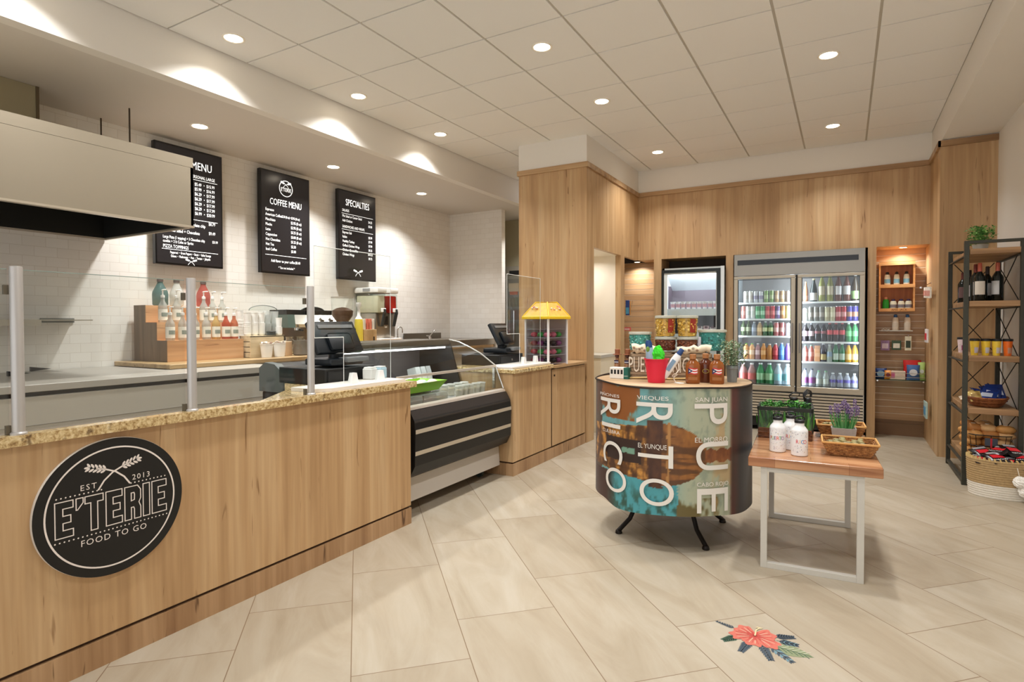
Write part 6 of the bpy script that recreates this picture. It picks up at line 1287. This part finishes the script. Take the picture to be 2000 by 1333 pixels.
steel_bottle((-.208, 3.480, TZ), math.radians(12), 'white souvenir bottle lettered RICO, nearest the table edge', 'RICO', 2)
steel_bottle((-.262, 3.622, TZ), math.radians(2), 'white souvenir bottle standing behind the other two on the low table', 'RICO', 3)

def wicker_mat(key, a_, b2_, sc=1.0):
    if key in _M: return _M[key]
    m = bpy.data.materials.new(key); m.use_nodes = True; nt = m.node_tree; bs = nt.nodes['Principled BSDF']
    wv = nt.nodes.new('ShaderNodeTexWave'); wv.bands_direction = 'Z'; wv.inputs['Scale'].default_value = 38 * sc; wv.inputs['Distortion'].default_value = 2.5; wv.inputs['Detail'].default_value = 2; wv.inputs['Detail Scale'].default_value = 6
    mp = coords(nt); nt.links.new(mp.outputs[0], wv.inputs['Vector']); r_ = ramp(nt, [(.2, a_), (.8, b2_)]); nt.links.new(wv.outputs['Fac'], r_.inputs['Fac'])
    nn = noise_node(nt, mp, 45, 2); mx = nt.nodes.new('ShaderNodeMix'); mx.data_type = 'RGBA'; mx.blend_type = 'MULTIPLY'; mx.inputs['Factor'].default_value = .6; rr = ramp(nt, [(.35, (150, 120, 90)), (.6, (255, 255, 255))])
    nt.links.new(nn.outputs['Fac'], rr.inputs['Fac']); nt.links.new(r_.outputs[0], mx.inputs['A']); nt.links.new(rr.outputs[0], mx.inputs['B']); nt.links.new(mx.outputs['Result'], bs.inputs['Base Color'])
    bp = nt.nodes.new('ShaderNodeBump'); bp.inputs['Strength'].default_value = .8; bp.inputs['Distance'].default_value = .004; nt.links.new(wv.outputs['Fac'], bp.inputs['Height']); nt.links.new(bp.outputs[0], bs.inputs['Normal']); bs.inputs['Roughness'].default_value = .6
    _M[key] = m; return m
WK = wicker_mat('wicker_honey', (140, 88, 42), (214, 158, 92)); WKD = wicker_mat('wicker_dark', (96, 56, 30), (160, 102, 60)); RIMH = P('wicker_rim', (206, 156, 92), .6)
def woven_basket(name, loc, rz, w0, d0_, w1, d1, h_, lab, grp=None, rows=8):
    """rectangular flared basket: interlaced strands running round upright stakes"""
    t = thing(name, lab, 'basket', loc, rz, grp); b = B(); N = 44
    def ring(f, off):
        w_, d_ = (w0 + (w1 - w0) * f) / 2, (d0_ + (d1 - d0_) * f) / 2; P_ = 2 * (2 * w_ + 2 * d_); out = []
        for i in range(N):
            s_ = i / N * (4 * w_ + 4 * d_); o = off * (1 if i % 2 else -1)
            if s_ < 2 * w_: x, y, nx, ny = -w_ + s_, -d_, 0, -1
            elif s_ < 2 * w_ + 2 * d_: x, y, nx, ny = w_, -d_ + s_ - 2 * w_, 1, 0
            elif s_ < 4 * w_ + 2 * d_: x, y, nx, ny = w_ - (s_ - 2 * w_ - 2 * d_), d_, 0, 1
            else: x, y, nx, ny = -w_, d_ - (s_ - 4 * w_ - 2 * d_), -1, 0
            out.append(Vector((x + nx * o, y + ny * o, .004 + (h_ - .008) * f)))
        return out
    for k in range(rows): b.tube(ring((k + .5) / rows, .0022 * (1 if k % 2 else -1)), h_ / rows * .52, 5, closed=True)
    b.box(-w0 / 2, w0 / 2, -d0_ / 2, d0_ / 2, .0, .004); b.build('woven_body', WK, t, smooth=60)
    b = B(); b.tube(ring(1.0, 0), .006, 6, closed=True); b.build('rim', RIMH, t, smooth=60); return t
BZ = TZ
woven_basket('wicker_basket', (.026, 3.640, BZ), math.radians(3), .195, .150, .262, .215, .078, 'honey wicker basket of wrapped sweets at the front of the low table', 'wicker baskets on the low table')
woven_basket('wicker_basket', (-.020, 4.175, BZ), math.radians(3), .20, .140, .262, .19, .085, 'honey wicker basket half hidden behind the lavender pot', 'wicker baskets on the low table')
WRAP = [P('olive_wrap', (150, 140, 96), .3), P('silver_wrap', (176, 172, 150), .25), P('green_wrap', (120, 124, 70), .35)]
pw = None
def sweet(loc, rz, lab):
    global pw
    if pw is None:
        pw = thing('wrapped_sweet', lab, 'sweet', loc, rz, 'wrapped sweets in the front basket')
        B().box(-.028, .028, -.011, .011, -.009, .009, 0, .003, 2).build('sweet_body', WRAP[0], pw, smooth=60); B().prism([(.028, -.004), (.042, -.014), (.042, .014), (.028, .004)], -.002, .002, 'z').prism([(-.028, -.004), (-.042, -.014), (-.042, .014), (-.028, .004)], -.002, .002, 'z').build('twisted_ends', WRAP[1], pw)
        return pw
    return dup(pw, loc, rz, lab)
for i in range(12):
    r_, c_ = divmod(i, 6); o = sweet((-.062 + c_ * .028, 3.60 + r_ * .055, BZ + .055 + .010 * ((i * 7) % 3)), math.radians(80 + (i * 37) % 40), 'olive wrapped sweet in the %s row of the front wicker basket, %s' % (['front', 'back'][r_], nth(c_)))
for i in range(5):
    dup(pw, (-.10 + i * .03, 4.16 + .01 * (i % 2), BZ + .075), math.radians(70 + i * 20), 'wrapped sweet in the basket behind the lavender, %s' % nth(i), 'wrapped sweets in the rear basket')
t = thing('lavender_pot', 'artificial lavender in a rectangular concrete pot between the two wicker baskets', 'potted plant', (-.002, 3.985, TZ), math.radians(3))
B().faces([(-.056, -.036, 0), (.056, -.036, 0), (.056, .036, 0), (-.056, .036, 0), (-.066, -.042, .088), (.066, -.042, .088), (.066, .042, .088), (-.066, .042, .088), (-.060, -.036, .088), (.060, -.036, .088), (.060, .036, .088), (-.060, .036, .088), (-.058, -.034, .075), (.058, -.034, .075), (.058, .034, .075), (-.058, .034, .075)],
          [(3, 2, 1, 0), (0, 1, 5, 4), (1, 2, 6, 5), (2, 3, 7, 6), (3, 0, 4, 7), (4, 5, 9, 8), (5, 6, 10, 9), (6, 7, 11, 10), (7, 4, 8, 11), (8, 9, 13, 12), (9, 10, 14, 13), (10, 11, 15, 14), (11, 8, 12, 15), (12, 13, 14, 15)]).build('concrete_pot', P('concrete', (158, 154, 148), .8, noise=.12, nscale=60), t)
rn = random.Random(5); bl = B(); bf = B()
for k in range(64):
    x = rn.uniform(-.045, .045); y = rn.uniform(-.025, .025); lx = x * 2.3 + rn.uniform(-.01, .01); h_ = rn.uniform(.12, .18)
    bl.faces([(x - .003, y, .075), (x + .003, y, .075), (lx * .7 + .0015, y * 1.2, h_), (lx * .7 - .0015, y * 1.2, h_)], [(0, 1, 2, 3)], k % 2)
for k in range(15):
    x = rn.uniform(-.04, .04); y = rn.uniform(-.02, .02); lx = x * 1.9 + (-.015 if k % 3 == 0 else .0); h_ = rn.uniform(.17, .24)
    bl.tube([(x, y, .075), ((x + lx) / 2, y, h_ * .6), (lx, y, h_ - .03)], .0013, 4)
    for q in range(16): a = q * 2.4; bf.ball((lx + .007 * math.cos(a) + (lx - x) * .012 * q / 16, y + .007 * math.sin(a), h_ - .03 + .0034 * q), (.0045, .0045, .004), q % 2, 5, 4)
bl.build('leaves', [P('lav_leaf', (62, 130, 62), .6), P('lav_leaf2', (94, 150, 90), .6)], t); bf.build('flower_spikes', [P('lav_flower', (104, 82, 130), .6), P('lav_flower2', (134, 112, 158), .6)], t)
# planter with green bottles
pl = thing('wire_planter', 'dark framed glass planter with leafy greens and a wicker base at the back left', 'planter', (-.322, 4.03, TZ), math.radians(3))
w_, d_ = .150, .125
b = B()
for k in range(6): b.box(-w_, w_, -d_ - .002 * (k % 2), -d_ + .006, .002 + k * .0105, .011 + k * .0105).box(-w_, w_, d_ - .006, d_, .002 + k * .0105, .011 + k * .0105).box(-w_ - .002 * (k % 2), -w_ + .006, -d_, d_, .002 + k * .0105, .011 + k * .0105).box(w_ - .006, w_, -d_, d_, .002 + k * .0105, .011 + k * .0105)
b.box(-w_, w_, -d_, d_, 0, .004).build('wicker_base', WKD, pl)
FRD2 = P('planter_frame', (40, 44, 38), .45, .3)
b = B(); zt = .195
for (xa, ya_), (xb, yb2) in (((-w_, -d_), (w_, -d_)), ((w_, -d_), (w_, d_)), ((w_, d_), (-w_, d_)), ((-w_, d_), (-w_, -d_))):
    b.box(min(xa, xb) - .006, max(xa, xb) + .006, min(ya_, yb2) - .004, max(ya_, yb2) + .004, zt - .022, zt)
for xa, ya_ in ((-w_, -d_), (w_, -d_), (w_, d_), (-w_, d_)): b.box(xa - .003, xa + .003, ya_ - .003, ya_ + .003, .06, zt)
b.build('dark_frame', FRD2, pl)
B().box(-w_, w_, -d_, -d_ + .002, .065, zt - .02).box(-w_, -w_ + .002, -d_, d_, .065, zt - .02).box(w_ - .002, w_, -d_, d_, .065, zt - .02).build('clear_panels', GLASS, pl)
GL = [P('leaf_bright', (96, 176, 60), .5), P('leaf_mid', (60, 134, 46), .5), P('leaf_deep', (36, 92, 34), .5)]
b = B(); rn = random.Random(9)
for k in range(260):
    x, y = rn.uniform(-.135, .135), rn.uniform(-.11, .10); h_ = rn.uniform(.10, .20) if abs(x) > .05 else rn.uniform(.08, .17); dx, dy = rn.uniform(-.02, .02), rn.uniform(-.02, .02); wd = rn.uniform(.005, .011); a = rn.random() * 3
    c_, s_ = math.cos(a) * wd, math.sin(a) * wd; b.faces([(x - c_, y - s_, .02), (x + c_, y + s_, .02), (x + dx + c_ * 1.3, y + dy + s_ * 1.3, h_ * .6), (x + dx * 1.6, y + dy * 1.6, h_), (x + dx - c_ * 1.3, y + dy - s_ * 1.3, h_ * .6)], [(0, 1, 2, 3, 4)], k % 3)
for cx_, cy_, r_, n_ in ((-.075, -.03, .06, 190), (.075, -.02, .055, 150), (0.0, .0, .05, 80)):
    for k in range(n_):
        a = rn.random() * 6.28; q = r_ * math.sqrt(rn.random()); c = Vector((cx_ + q * math.cos(a), cy_ + q * math.sin(a), .185 + .05 * rn.random() * (1 - q / r_ * .6))); M = T(*c) @ RZ(a + rn.uniform(-.5, .5)) @ RY(rn.uniform(-.9, .5)); s_ = rn.uniform(.014, .026)
        b.faces([M @ Vector(v) for v in ((0, 0, 0), (s_ * .5, s_ * .3, .003), (s_, 0, 0), (s_ * .5, -s_ * .3, .003))], [(0, 1, 2, 3)], k % 3)
b.build('greens', GL, pl)
for i, (x, y) in enumerate(((-.285, 4.185), (-.205, 4.20))):
    t = thing('dark_flask', 'dark flask with a black carry loop standing behind the leafy planter, %s' % ('left' if i == 0 else 'right'), 'flask', (x, y, TZ), math.radians(20 + 30 * i), 'dark flasks behind the planter')
    B().lathe([(.034, 0), (.036, .004), (.036, .17), (.028, .19), (.02, .20)], n=20).build('flask_body', P('slate_blue', (66, 76, 92), .4), t, smooth=40)
    B().lathe([(.024, .20), (.024, .225), (.018, .23)], n=18).build('flask_cap', BLACK, t, smooth=40)
    for q in range(3 if i else 1): B().tube([(-.022, .004 * q, .222), (-.03, .004 * q, .24 + .008 * q), (0, .004 * q, .262 + .010 * q), (.035, .004 * q, .255 + .008 * q), (.03, .004 * q, .235)], .0045, 6).build('carry_loop', BLACK, t, smooth=60)

# ================================================================ RACK AGAINST THE RIGHT WALL
rk = thing('metal_shelf_rack', 'dark metal rack with rough wooden shelves against the right wall', 'shelf rack', (1.01, 6.24, 0))
RM = P('rack_metal', (66, 66, 58), .5, .5, noise=.15, nscale=50); SWD = wood('rack_wood', (132, 98, 62), (168, 130, 90), (192, 156, 116), 0, .5, crack_amt=.7, sc=1.6)
Xa, Xb, Ya, Yb = .838, 1.185, 5.825, 6.645
for x in (Xa, Xb):
    for y in (Ya, Yb): B().box(x - .016, x + .016, y - .016, y + .016, 0.0, 1.955, 0, .001).build('post', RM, rk, w=True)
for y in (Ya, Yb):
    B().box(Xa + .016, Xb - .016, y - .014, y + .014, 1.932, 1.955).build('top_rail', RM, rk, w=True)
for x in (Xa, Xb):
    B().box(x - .012, x + .012, Ya + .016, Yb - .016, 0.02, .045).build('bottom_rail', RM, rk, w=True)
BD = [.205, .600, 1.018, 1.455, 1.868]
for z in BD:
    B().box(Xa + .018, Xb - .004, Ya - .012, Yb + .012, z - .022, z + .022, 0, .003).build('wood_shelf', SWD, rk, w=True)
    B().box(Xa - .010, Xa + .012, Ya + .016, Yb - .016, z - .034, z - .023).box(Xb - .012, Xb + .010, Ya + .016, Yb - .016, z - .034, z - .023).build('shelf_bracket', RM, rk, w=True)
for za, zb in ((BD[3] + .03, BD[4] - .03), (BD[2] + .03, BD[3] - .03), (BD[1] + .03, BD[2] - .03), (BD[0] + .03, BD[1] - .03)):
    B().tube([(Xb - .02, Ya + .03, za), (Xb - .02, Yb - .03, zb)], .004, 6).tube([(Xb - .026, Ya + .03, zb), (Xb - .026, Yb - .03, za)], .004, 6).tube([(Xa + .03, Yb, za), (Xb - .03, Yb, zb)], .004, 6).tube([(Xa + .03, Yb + .008, zb), (Xb - .03, Yb + .008, za)], .004, 6).build('cross_brace', P('brace_dark', (40, 38, 34), .5, .5), rk, w=True)
# plant on the top shelf
t = thing('potted_plant', 'leafy green plant in a small pale pot on top of the metal rack', 'potted plant', (.955, 6.02, BD[4] + .0225))
B().lathe([(.045, 0), (.055, .05), (.058, .052), (.052, .054), (0, .045)], n=24).build('pot', P('pot_grey', (176, 176, 168), .5), t, smooth=40)
foliage('foliage', t, 620, .095, .055, .20, .024, [P('basil_a', (92, 150, 70), .5), P('basil_b', (58, 116, 48), .5), P('basil_c', (134, 180, 96), .5)], 8, .15, .9)
# wine
def wine(h_, r, lab_c, cap_c, key, lab, loc, rz):
    t = thing('wine_bottle', lab, 'bottle', loc, rz, 'wine bottles on the rack')
    B().lathe([(r * .9, 0), (r, .006), (r, h_ * .60), (r * .85, h_ * .66), (r * .40, h_ * .76), (r * .36, h_ * .80)], n=24).build('glass_body', P('wine_glass_black', (12, 18, 16), .12), t, smooth=50)
    B().lathe([(r * .40, h_ * .775), (r * .38, h_ * .98), (r * .30, h_)], n=16).build('foil', P('foil_' + key, cap_c, .35, .2), t, smooth=40)
    B().lathe([(r * 1.012, h_ * .17), (r * 1.012, h_ * .52)], n=14, ang=2.0, M=RZ(-PI / 2 - 1.0), cap=False).build('wine_label', P('wl_' + key, lab_c, .6), t, smooth=60); return t
WZ = BD[3] + .0225
wine(.31, .038, (226, 218, 206), (190, 96, 76), 'salmon', 'front wine bottle with cream label and salmon foil in the middle of the rack', (.945, 5.965, WZ), -.1)
wine(.31, .038, (196, 196, 196), (186, 96, 76), 'salmon2', 'front wine bottle turned sideways with salmon foil at the right of the rack', (1.060, 5.975, WZ), -.9)
wine(.31, .037, (196, 190, 184), (120, 50, 40), 'rust', 'wine bottle just behind the cream labelled one, rust foil showing', (.935, 6.075, WZ), .4)
wine(.29, .037, (176, 172, 170), (60, 44, 40), 'dark', 'dark foil wine bottle behind and between the two front bottles', (1.015, 6.095, WZ), .9)
wine(.27, .037, (206, 196, 196), (50, 36, 36), 'dark2', 'wine bottle half hidden behind the left front post of the rack', (.908, 6.16, WZ), .1)
wine(.27, .036, (112, 84, 84), (96, 44, 40), 'maroon', 'short wine bottle with a maroon label standing alone at the left rear', (.905, 6.46, WZ), .0)
# tumblers
TZ2 = BD[2] + .0225
tm = None
for i, (x, y, c1, c2, lab) in enumerate(((.912, 5.93, (232, 196, 66), (196, 190, 210), 'yellow insulated tumbler with black lid, leftmost of the front three'), (.982, 5.93, (234, 198, 60), (196, 196, 206), 'yellow insulated tumbler with black lid, middle of the front three'), (1.050, 5.93, (236, 202, 70), (206, 200, 196), 'yellow insulated tumbler with black lid, right of the front three'),
                                         (1.120, 5.93, (236, 112, 34), (206, 150, 120), 'orange insulated tumbler with black lid at the right of the rack'), (.895, 6.40, (232, 206, 212), (150, 50, 110), 'white and purple patterned tumbler with black lid at the rear left'))):
    t = thing('tumbler', lab, 'tumbler', (x, y, TZ2), .3 * i, 'tumblers on the rack')
    B().lathe([(.023, 0), (.031, .115), (.031, .118)], n=24).build('cup_body', P('tmb_%d' % i, c1, .4, noise=.15 if i < 4 else .35, nscale=40), t, smooth=40)
    B().lathe([(.034, .116), (.034, .132), (.028, .135)], n=24).build('black_lid', BLACK, t, smooth=40)
    B().lathe([(.0260, .02), (.0298, .065)], n=8, ang=1.0, M=RZ(-1.75 - .3 * i), cap=False).build('sticker', P('tmbs_%d' % i, c2, .5), t)
# chips basket
CZ2 = BD[1] + .0225
t = thing('shallow_wicker_bowl', 'shallow oval wicker bowl of snack bags on the fourth shelf of the rack', 'bowl', (1.005, 6.03, CZ2))
b = B()
for k in range(7): f = k / 6; b.tube([((.085 + .055 * f ** .7) * math.cos(a * PI / 16), (.12 + .06 * f ** .7) * math.sin(a * PI / 16), .006 + .07 * f) for a in range(32)], .0075, 5, closed=True)
b.lathe([(.09, .002), (0, .002)], n=24, sy=1.35, cap=False).build('woven_body', wicker_mat('wicker_rust', (120, 60, 26), (196, 122, 66)), t, smooth=60)
rn = random.Random(4)
def bag(loc, rot, size, c_, c2, lab, grp, key):
    t = thing('snack_bag', lab, 'snack bag', loc, 0, grp); t.rotation_euler = rot
    w_, h_ = size; b = B(); N = 8; vs = []
    for j in range(N + 1):
        for i in range(N + 1):
            u, v = i / N - .5, j / N - .5; vs.append((u * w_, v * h_, .016 * (1 - (2 * u) ** 4) * (1 - (2 * v) ** 4) + .003 * NZ.noise(Vector((u * 7, v * 7, key)))))
    m_ = len(vs); vs += [(x, y, -z * .8) for x, y, z in vs]; f = [(j * (N + 1) + i, j * (N + 1) + i + 1, (j + 1) * (N + 1) + i + 1, (j + 1) * (N + 1) + i) for j in range(N) for i in range(N)]
    b.faces(vs, f + [tuple(m_ + q for q in reversed(x)) for x in f]); bmesh.ops.remove_doubles(b.bm, verts=b.bm.verts[:], dist=.0004)
    b.build('bag_film', P('bg_%d_%d_%d' % c_, c_, .25, .15), t, smooth=80)
    B().faces([(-w_ * .32, -h_ * .12, .0175), (w_ * .32, -h_ * .16, .0175), (w_ * .30, h_ * .14, .0175), (-w_ * .30, h_ * .18, .0175)], [(0, 1, 2, 3)]).build('bag_print', P('bgp_%d_%d_%d' % c2, c2, .4), t); return t
for i in range(7):
    bag((1.00 + .035 * (i % 3), 5.96 + .035 * i, CZ2 + .085 + .012 * (i % 3)), (math.radians(35 + 12 * (i % 3)), math.radians(10 * (i % 2)), math.radians(-25 + 22 * i)), (.125, .155), (34, 62, 140), (206, 216, 236), 'shiny blue snack bag in the wicker bowl, %s from the front' % ['first', 'second', 'third', 'fourth', 'fifth', 'sixth', 'seventh'][i], 'blue snack bags', i)
for i in range(3): bag((.925 + .012 * i, 5.96 + .06 * i, CZ2 + .082), (math.radians(40), math.radians(-15), math.radians(20 * i)), (.085, .10), (206, 178, 106), (150, 120, 60), 'pale gold chip bag at the left of the wicker bowl, %s' % ['front', 'middle', 'rear'][i], 'gold chip bags', 20 + i)
for i in range(2): bag((.91 + .02 * i, 6.27 + .04 * i, CZ2 + .03), (math.radians(10), 0, .5 * i), (.09, .10), (226, 212, 190), (206, 190, 160), 'cream packet lying behind the wicker bowl, %s' % ['left', 'right'][i], 'cream packets', 30 + i)
# black wire basket of pastries
PZ = BD[0] + .0225
t = thing('wire_basket', 'black wire basket heaped with bags of pastries on the lowest shelf', 'basket', (1.01, 6.05, PZ))
b = B()
for z, s_ in ((.012, .85), (.09, .93), (.18, 1.0)): b.tube([(s_ * .155 * math.copysign(abs(math.cos(a * PI / 16)) ** .5, math.cos(a * PI / 16)), s_ * .21 * math.copysign(abs(math.sin(a * PI / 16)) ** .5, math.sin(a * PI / 16)), z) for a in range(32)], .004, 5, closed=True)
for a in range(16): c_, s_ = math.cos(a * PI / 8), math.sin(a * PI / 8); x, y = .155 * math.copysign(abs(c_) ** .5, c_), .21 * math.copysign(abs(s_) ** .5, s_); b.tube([(x * .85, y * .85, .012), (x, y, .18)], .0025, 4)
b.build('wire_frame', P('black_wire', (24, 24, 24), .4, .4), t, smooth=60); B().box(-.04, .04, -.216, -.212, .10, .16).box(-.006, .006, -.2165, -.2155, .08, .16, 1).build('tag_plate', [P('slate_tag', (70, 74, 84), .5), P('tag_red', (190, 40, 50), .5)], t)
PST = [P('pastry_a', (206, 150, 84), .6, noise=.3, nscale=30), P('pastry_b', (184, 124, 66), .6, noise=.3, nscale=30), P('pastry_c', (222, 178, 124), .6, noise=.25, nscale=30)]
rn = random.Random(12); k = 0
for lz, n_ in ((.045, 6), (.11, 6), (.175, 7), (.225, 5)):
    for i in range(n_):
        x = -.10 + .10 * (i % 3) + rn.uniform(-.01, .01); y = -.12 + .20 * (i // 3) / max(1, (n_ - 1) // 3) + rn.uniform(-.02, .02)
        o = thing('pastry', 'golden bagged pastry in the black wire basket, %s layer, %s' % (['bottom', 'second', 'third', 'top'][[.045, .11, .175, .225].index(lz)], ['first', 'second', 'third', 'fourth', 'fifth', 'sixth', 'seventh'][i]), 'pastry', (1.01 + x, 6.05 + y, PZ + lz), rn.random() * 3, 'pastries in the wire basket')
        b = B().ball((0, 0, 0), (.054, .068, .036), 0, 12, 8)
        for v in b.bm.verts: v.co += Vector((0, 0, 0)) + v.co.normalized() * .006 * NZ.noise(v.co * 60)
        b.build('crust', PST[k % 3], o, smooth=80); B().box(-.020, .016, -.014, .012, .034, .037).build('bag_label', P('pastry_label', (232, 222, 206), .5), o); k += 1
# big floor basket
fb = thing('rope_basket', 'large two tone rope basket of snack bags on the floor before the rack', 'basket', (1.03, 5.60, 0))
def rope(name, za, zb, ra, rb, m, n_):
    b = B()
    for k in range(n_): f = (k + .5) / n_; r = ra + (rb - ra) * f; b.tube([(r * math.cos(a * PI / 24) * 1.0, r * math.sin(a * PI / 24) * .78, za + (zb - za) * f) for a in range(48)], (zb - za) / n_ * .56, 6, closed=True)
    b.build(name, m, fb, smooth=60)
rope('white_rope_base', 0.0, .10, .188, .196, P('rope_white', (226, 220, 208), .85, noise=.12, nscale=60), 6)
rope('natural_rope_body', .10, .285, .197, .205, P('rope_natural', (176, 148, 106), .85, noise=.25, nscale=70), 11)
B().lathe([(.185, .004), (0, .004)], n=30, sy=.78, cap=False).build('basket_floor', P('rope_white', (226, 220, 208), .85), fb)
b = B()
for k in range(40): a = k * PI / 20; b.box(-.008, .008, -.004, .004, -.01, .012, M=T(.205 * math.cos(a), .16 * math.sin(a), .288) @ RZ(a) @ RX(.4))
b.build('fringe', P('straw_fringe', (206, 178, 120), .8), fb)
for i, (x, y, z) in enumerate(((.075, -.175, .150), (.105, -.180, .085))):
    b = B().ball((0, 0, 0), .042, 0, 20, 14)
    for v in b.bm.verts: v.co *= 1 + random.uniform(-.12, .10)
    bmesh.ops.translate(b.bm, verts=b.bm.verts[:], vec=(x, y, z)); b.build('pompom', P('pompom_white', (240, 238, 232), .95), fb)
B().tube([(.06, -.162, .25), (.07, -.170, .20), (.075, -.176, .16)], .003, 5).build('pompom_cord', P('cord_white', (226, 216, 198), .7), fb)
rn = random.Random(21)
fbags = [(-.12, -.04, .262, 0), (-.04, -.075, .292, 1), (.05, -.075, .262, 0), (.12, -.04, .295, 1), (-.10, .05, .300, 1), (-.01, .02, .330, 0), (.07, .03, .335, 1), (.12, .06, .262, 0), (-.03, .09, .262, 0), (.04, .10, .300, 1)]
for i, (x, y, z, q) in enumerate(fbags):
    t = bag((1.03 + x, 5.60 + y, z), (math.radians(rn.uniform(8, 24)), math.radians(rn.uniform(-10, 10)), math.radians(rn.uniform(-40, 40))), (.125, .155), (24, 20, 22) if q else (40, 30, 32), (206, 34, 46), 'black and red snack bag in the rope basket, %s counted from the front left' % ['first', 'second', 'third', 'fourth', 'fifth', 'sixth', 'seventh', 'eighth', 'ninth', 'tenth'][i], 'snack bags in the rope basket', 40 + i)
    B().text(['CHIPS', 'NACHOS'][q] if False else 'NACHO', .026, T(0, -.046, .0185), xs=.9).build('bag_lettering', P('bag_white', (236, 232, 232), .4), t)
    B().box(-.045, .045, .038, .062, .0165, .0175).build('bag_stripe', P('bag_silver', (196, 196, 200), .25, .5), t)

# ================================================================ HIBISCUS DECAL ON THE FLOOR
dcl = thing('floor_decal', 'red hibiscus decal with tropical leaves stuck on a floor tile', 'floor decal', (-.315, 2.575, .0006), math.radians(-3))
def petal(b, M, L, W, mi, n=14, waves=3, amp=.08, z=.0):
    pts = [(0, 0, z)]
    for i in range(n + 1):
        f = i / n; a = -1 + 2 * f; rr = 1 + amp * math.sin(f * PI * waves * 2); pts.append((L * (.22 + .78 * math.cos(a * PI / 2) ** .45) * rr, W * math.sin(a * PI / 2) * (.5 + .5 * math.cos(a * PI / 2) ** .3) * rr, z))
    b.faces([M @ Vector(p) for p in pts], [tuple(range(len(pts)))], mi)
def leafp(b, M, L, W, mi, z=0.0, n=10):
    pts = [(L * i / n, W * math.sin(PI * (i / n) ** .8) / 2, z) for i in range(n + 1)] + [(L * i / n, -W * math.sin(PI * (i / n) ** .8) / 2, z) for i in range(n - 1, 0, -1)]
    b.faces([M @ Vector(p) for p in pts], [tuple(range(len(pts)))], mi)
DM = [P('dc_green', (128, 138, 104), .6), P('dc_green_dk', (60, 88, 70), .6), P('dc_navy', (62, 74, 84), .6), P('dc_blue', (104, 134, 144), .6), P('dc_pale', (190, 194, 170), .6)]
b = B(); leafp(b, T(.06, -.035, 0) @ RZ(math.radians(-2)), .165, .085, 0); b.strip([(.07, -.036, .0004), (.215, -.040, .0004)], .003, mi=1)
for k in range(6): b.strip([(.085 + k * .02, -.037, .0004), (.110 + k * .02, -.012, .0004)], .003, mi=4).strip([(.085 + k * .02, -.038, .0004), (.110 + k * .02, -.060, .0004)], .003, mi=1)
b.build('broad_leaf', DM, dcl)
for (ang, L, x, y, mi, nm_) in ((-125, .085, -.055, -.035, 1, 'fern_leaf'), (-98, .11, -.01, -.045, 2, 'slate_frond'), (-62, .125, .03, -.045, 2, 'slate_frond'), (-38, .13, .06, -.045, 3, 'blue_frond'), (28, .09, .06, .035, 2, 'slate_frond'), (5, .08, .08, .012, 3, 'blue_frond'), (168, .095, -.075, .018, 2, 'dotted_twig')):
    b = B(); M = T(x, y, .0002) @ RZ(math.radians(ang)); b.strip([M @ Vector(p) for p in ((0, 0, 0), (L, 0, 0))], .003, mi=2)
    for k in range(7):
        for s_ in (-1, 1): leafp(b, M @ T(L * (.15 + .12 * k), 0, 0) @ RZ(s_ * math.radians(38)), .034 * (1.1 - .08 * k) * (.6 if nm_ == 'dotted_twig' else 1), .011 * (.6 if nm_ == 'dotted_twig' else 1), mi if k % 2 else (2 if mi == 3 else mi))
    b.build(nm_, DM, dcl)
PT = [P('petal_coral', (194, 104, 88), .6, noise=.15, nscale=30), P('petal_deep', (184, 70, 62), .6), P('petal_pale', (214, 172, 148), .6), P('stamen', (208, 192, 150), .6)]
for k, (ang, L, W) in enumerate(((150, .088, .046), (205, .098, .044), (270, .082, .048), (335, .105, .046), (40, .085, .050))):
    b = B(); petal(b, T(0, 0, .0008 + k * .0001) @ RZ(math.radians(ang)), L, W, 0)
    for q in range(5): a_ = math.radians(ang + (q - 2) * 11); b.strip([(L * .25 * math.cos(a_), L * .25 * math.sin(a_), .0015), (L * .78 * math.cos(a_), L * .78 * math.sin(a_), .0015)], .0030, mi=2 if q % 2 else 1)
    b.build('petal', PT, dcl)
b = B()
for k in range(9): leafp(b, T(0, 0, .0018) @ RZ(k * .7), .040, .010, 1)
b.strip([(0, .0, .0022), (-.004, .05, .0022), (.006, .075, .0022)], .006, mi=3)
for k in range(6): b.disc((-.006 + .004 * k, .072 + .006 * (k % 2), .0024), .0035, 8, 3)
b.build('flower_centre', PT, dcl)
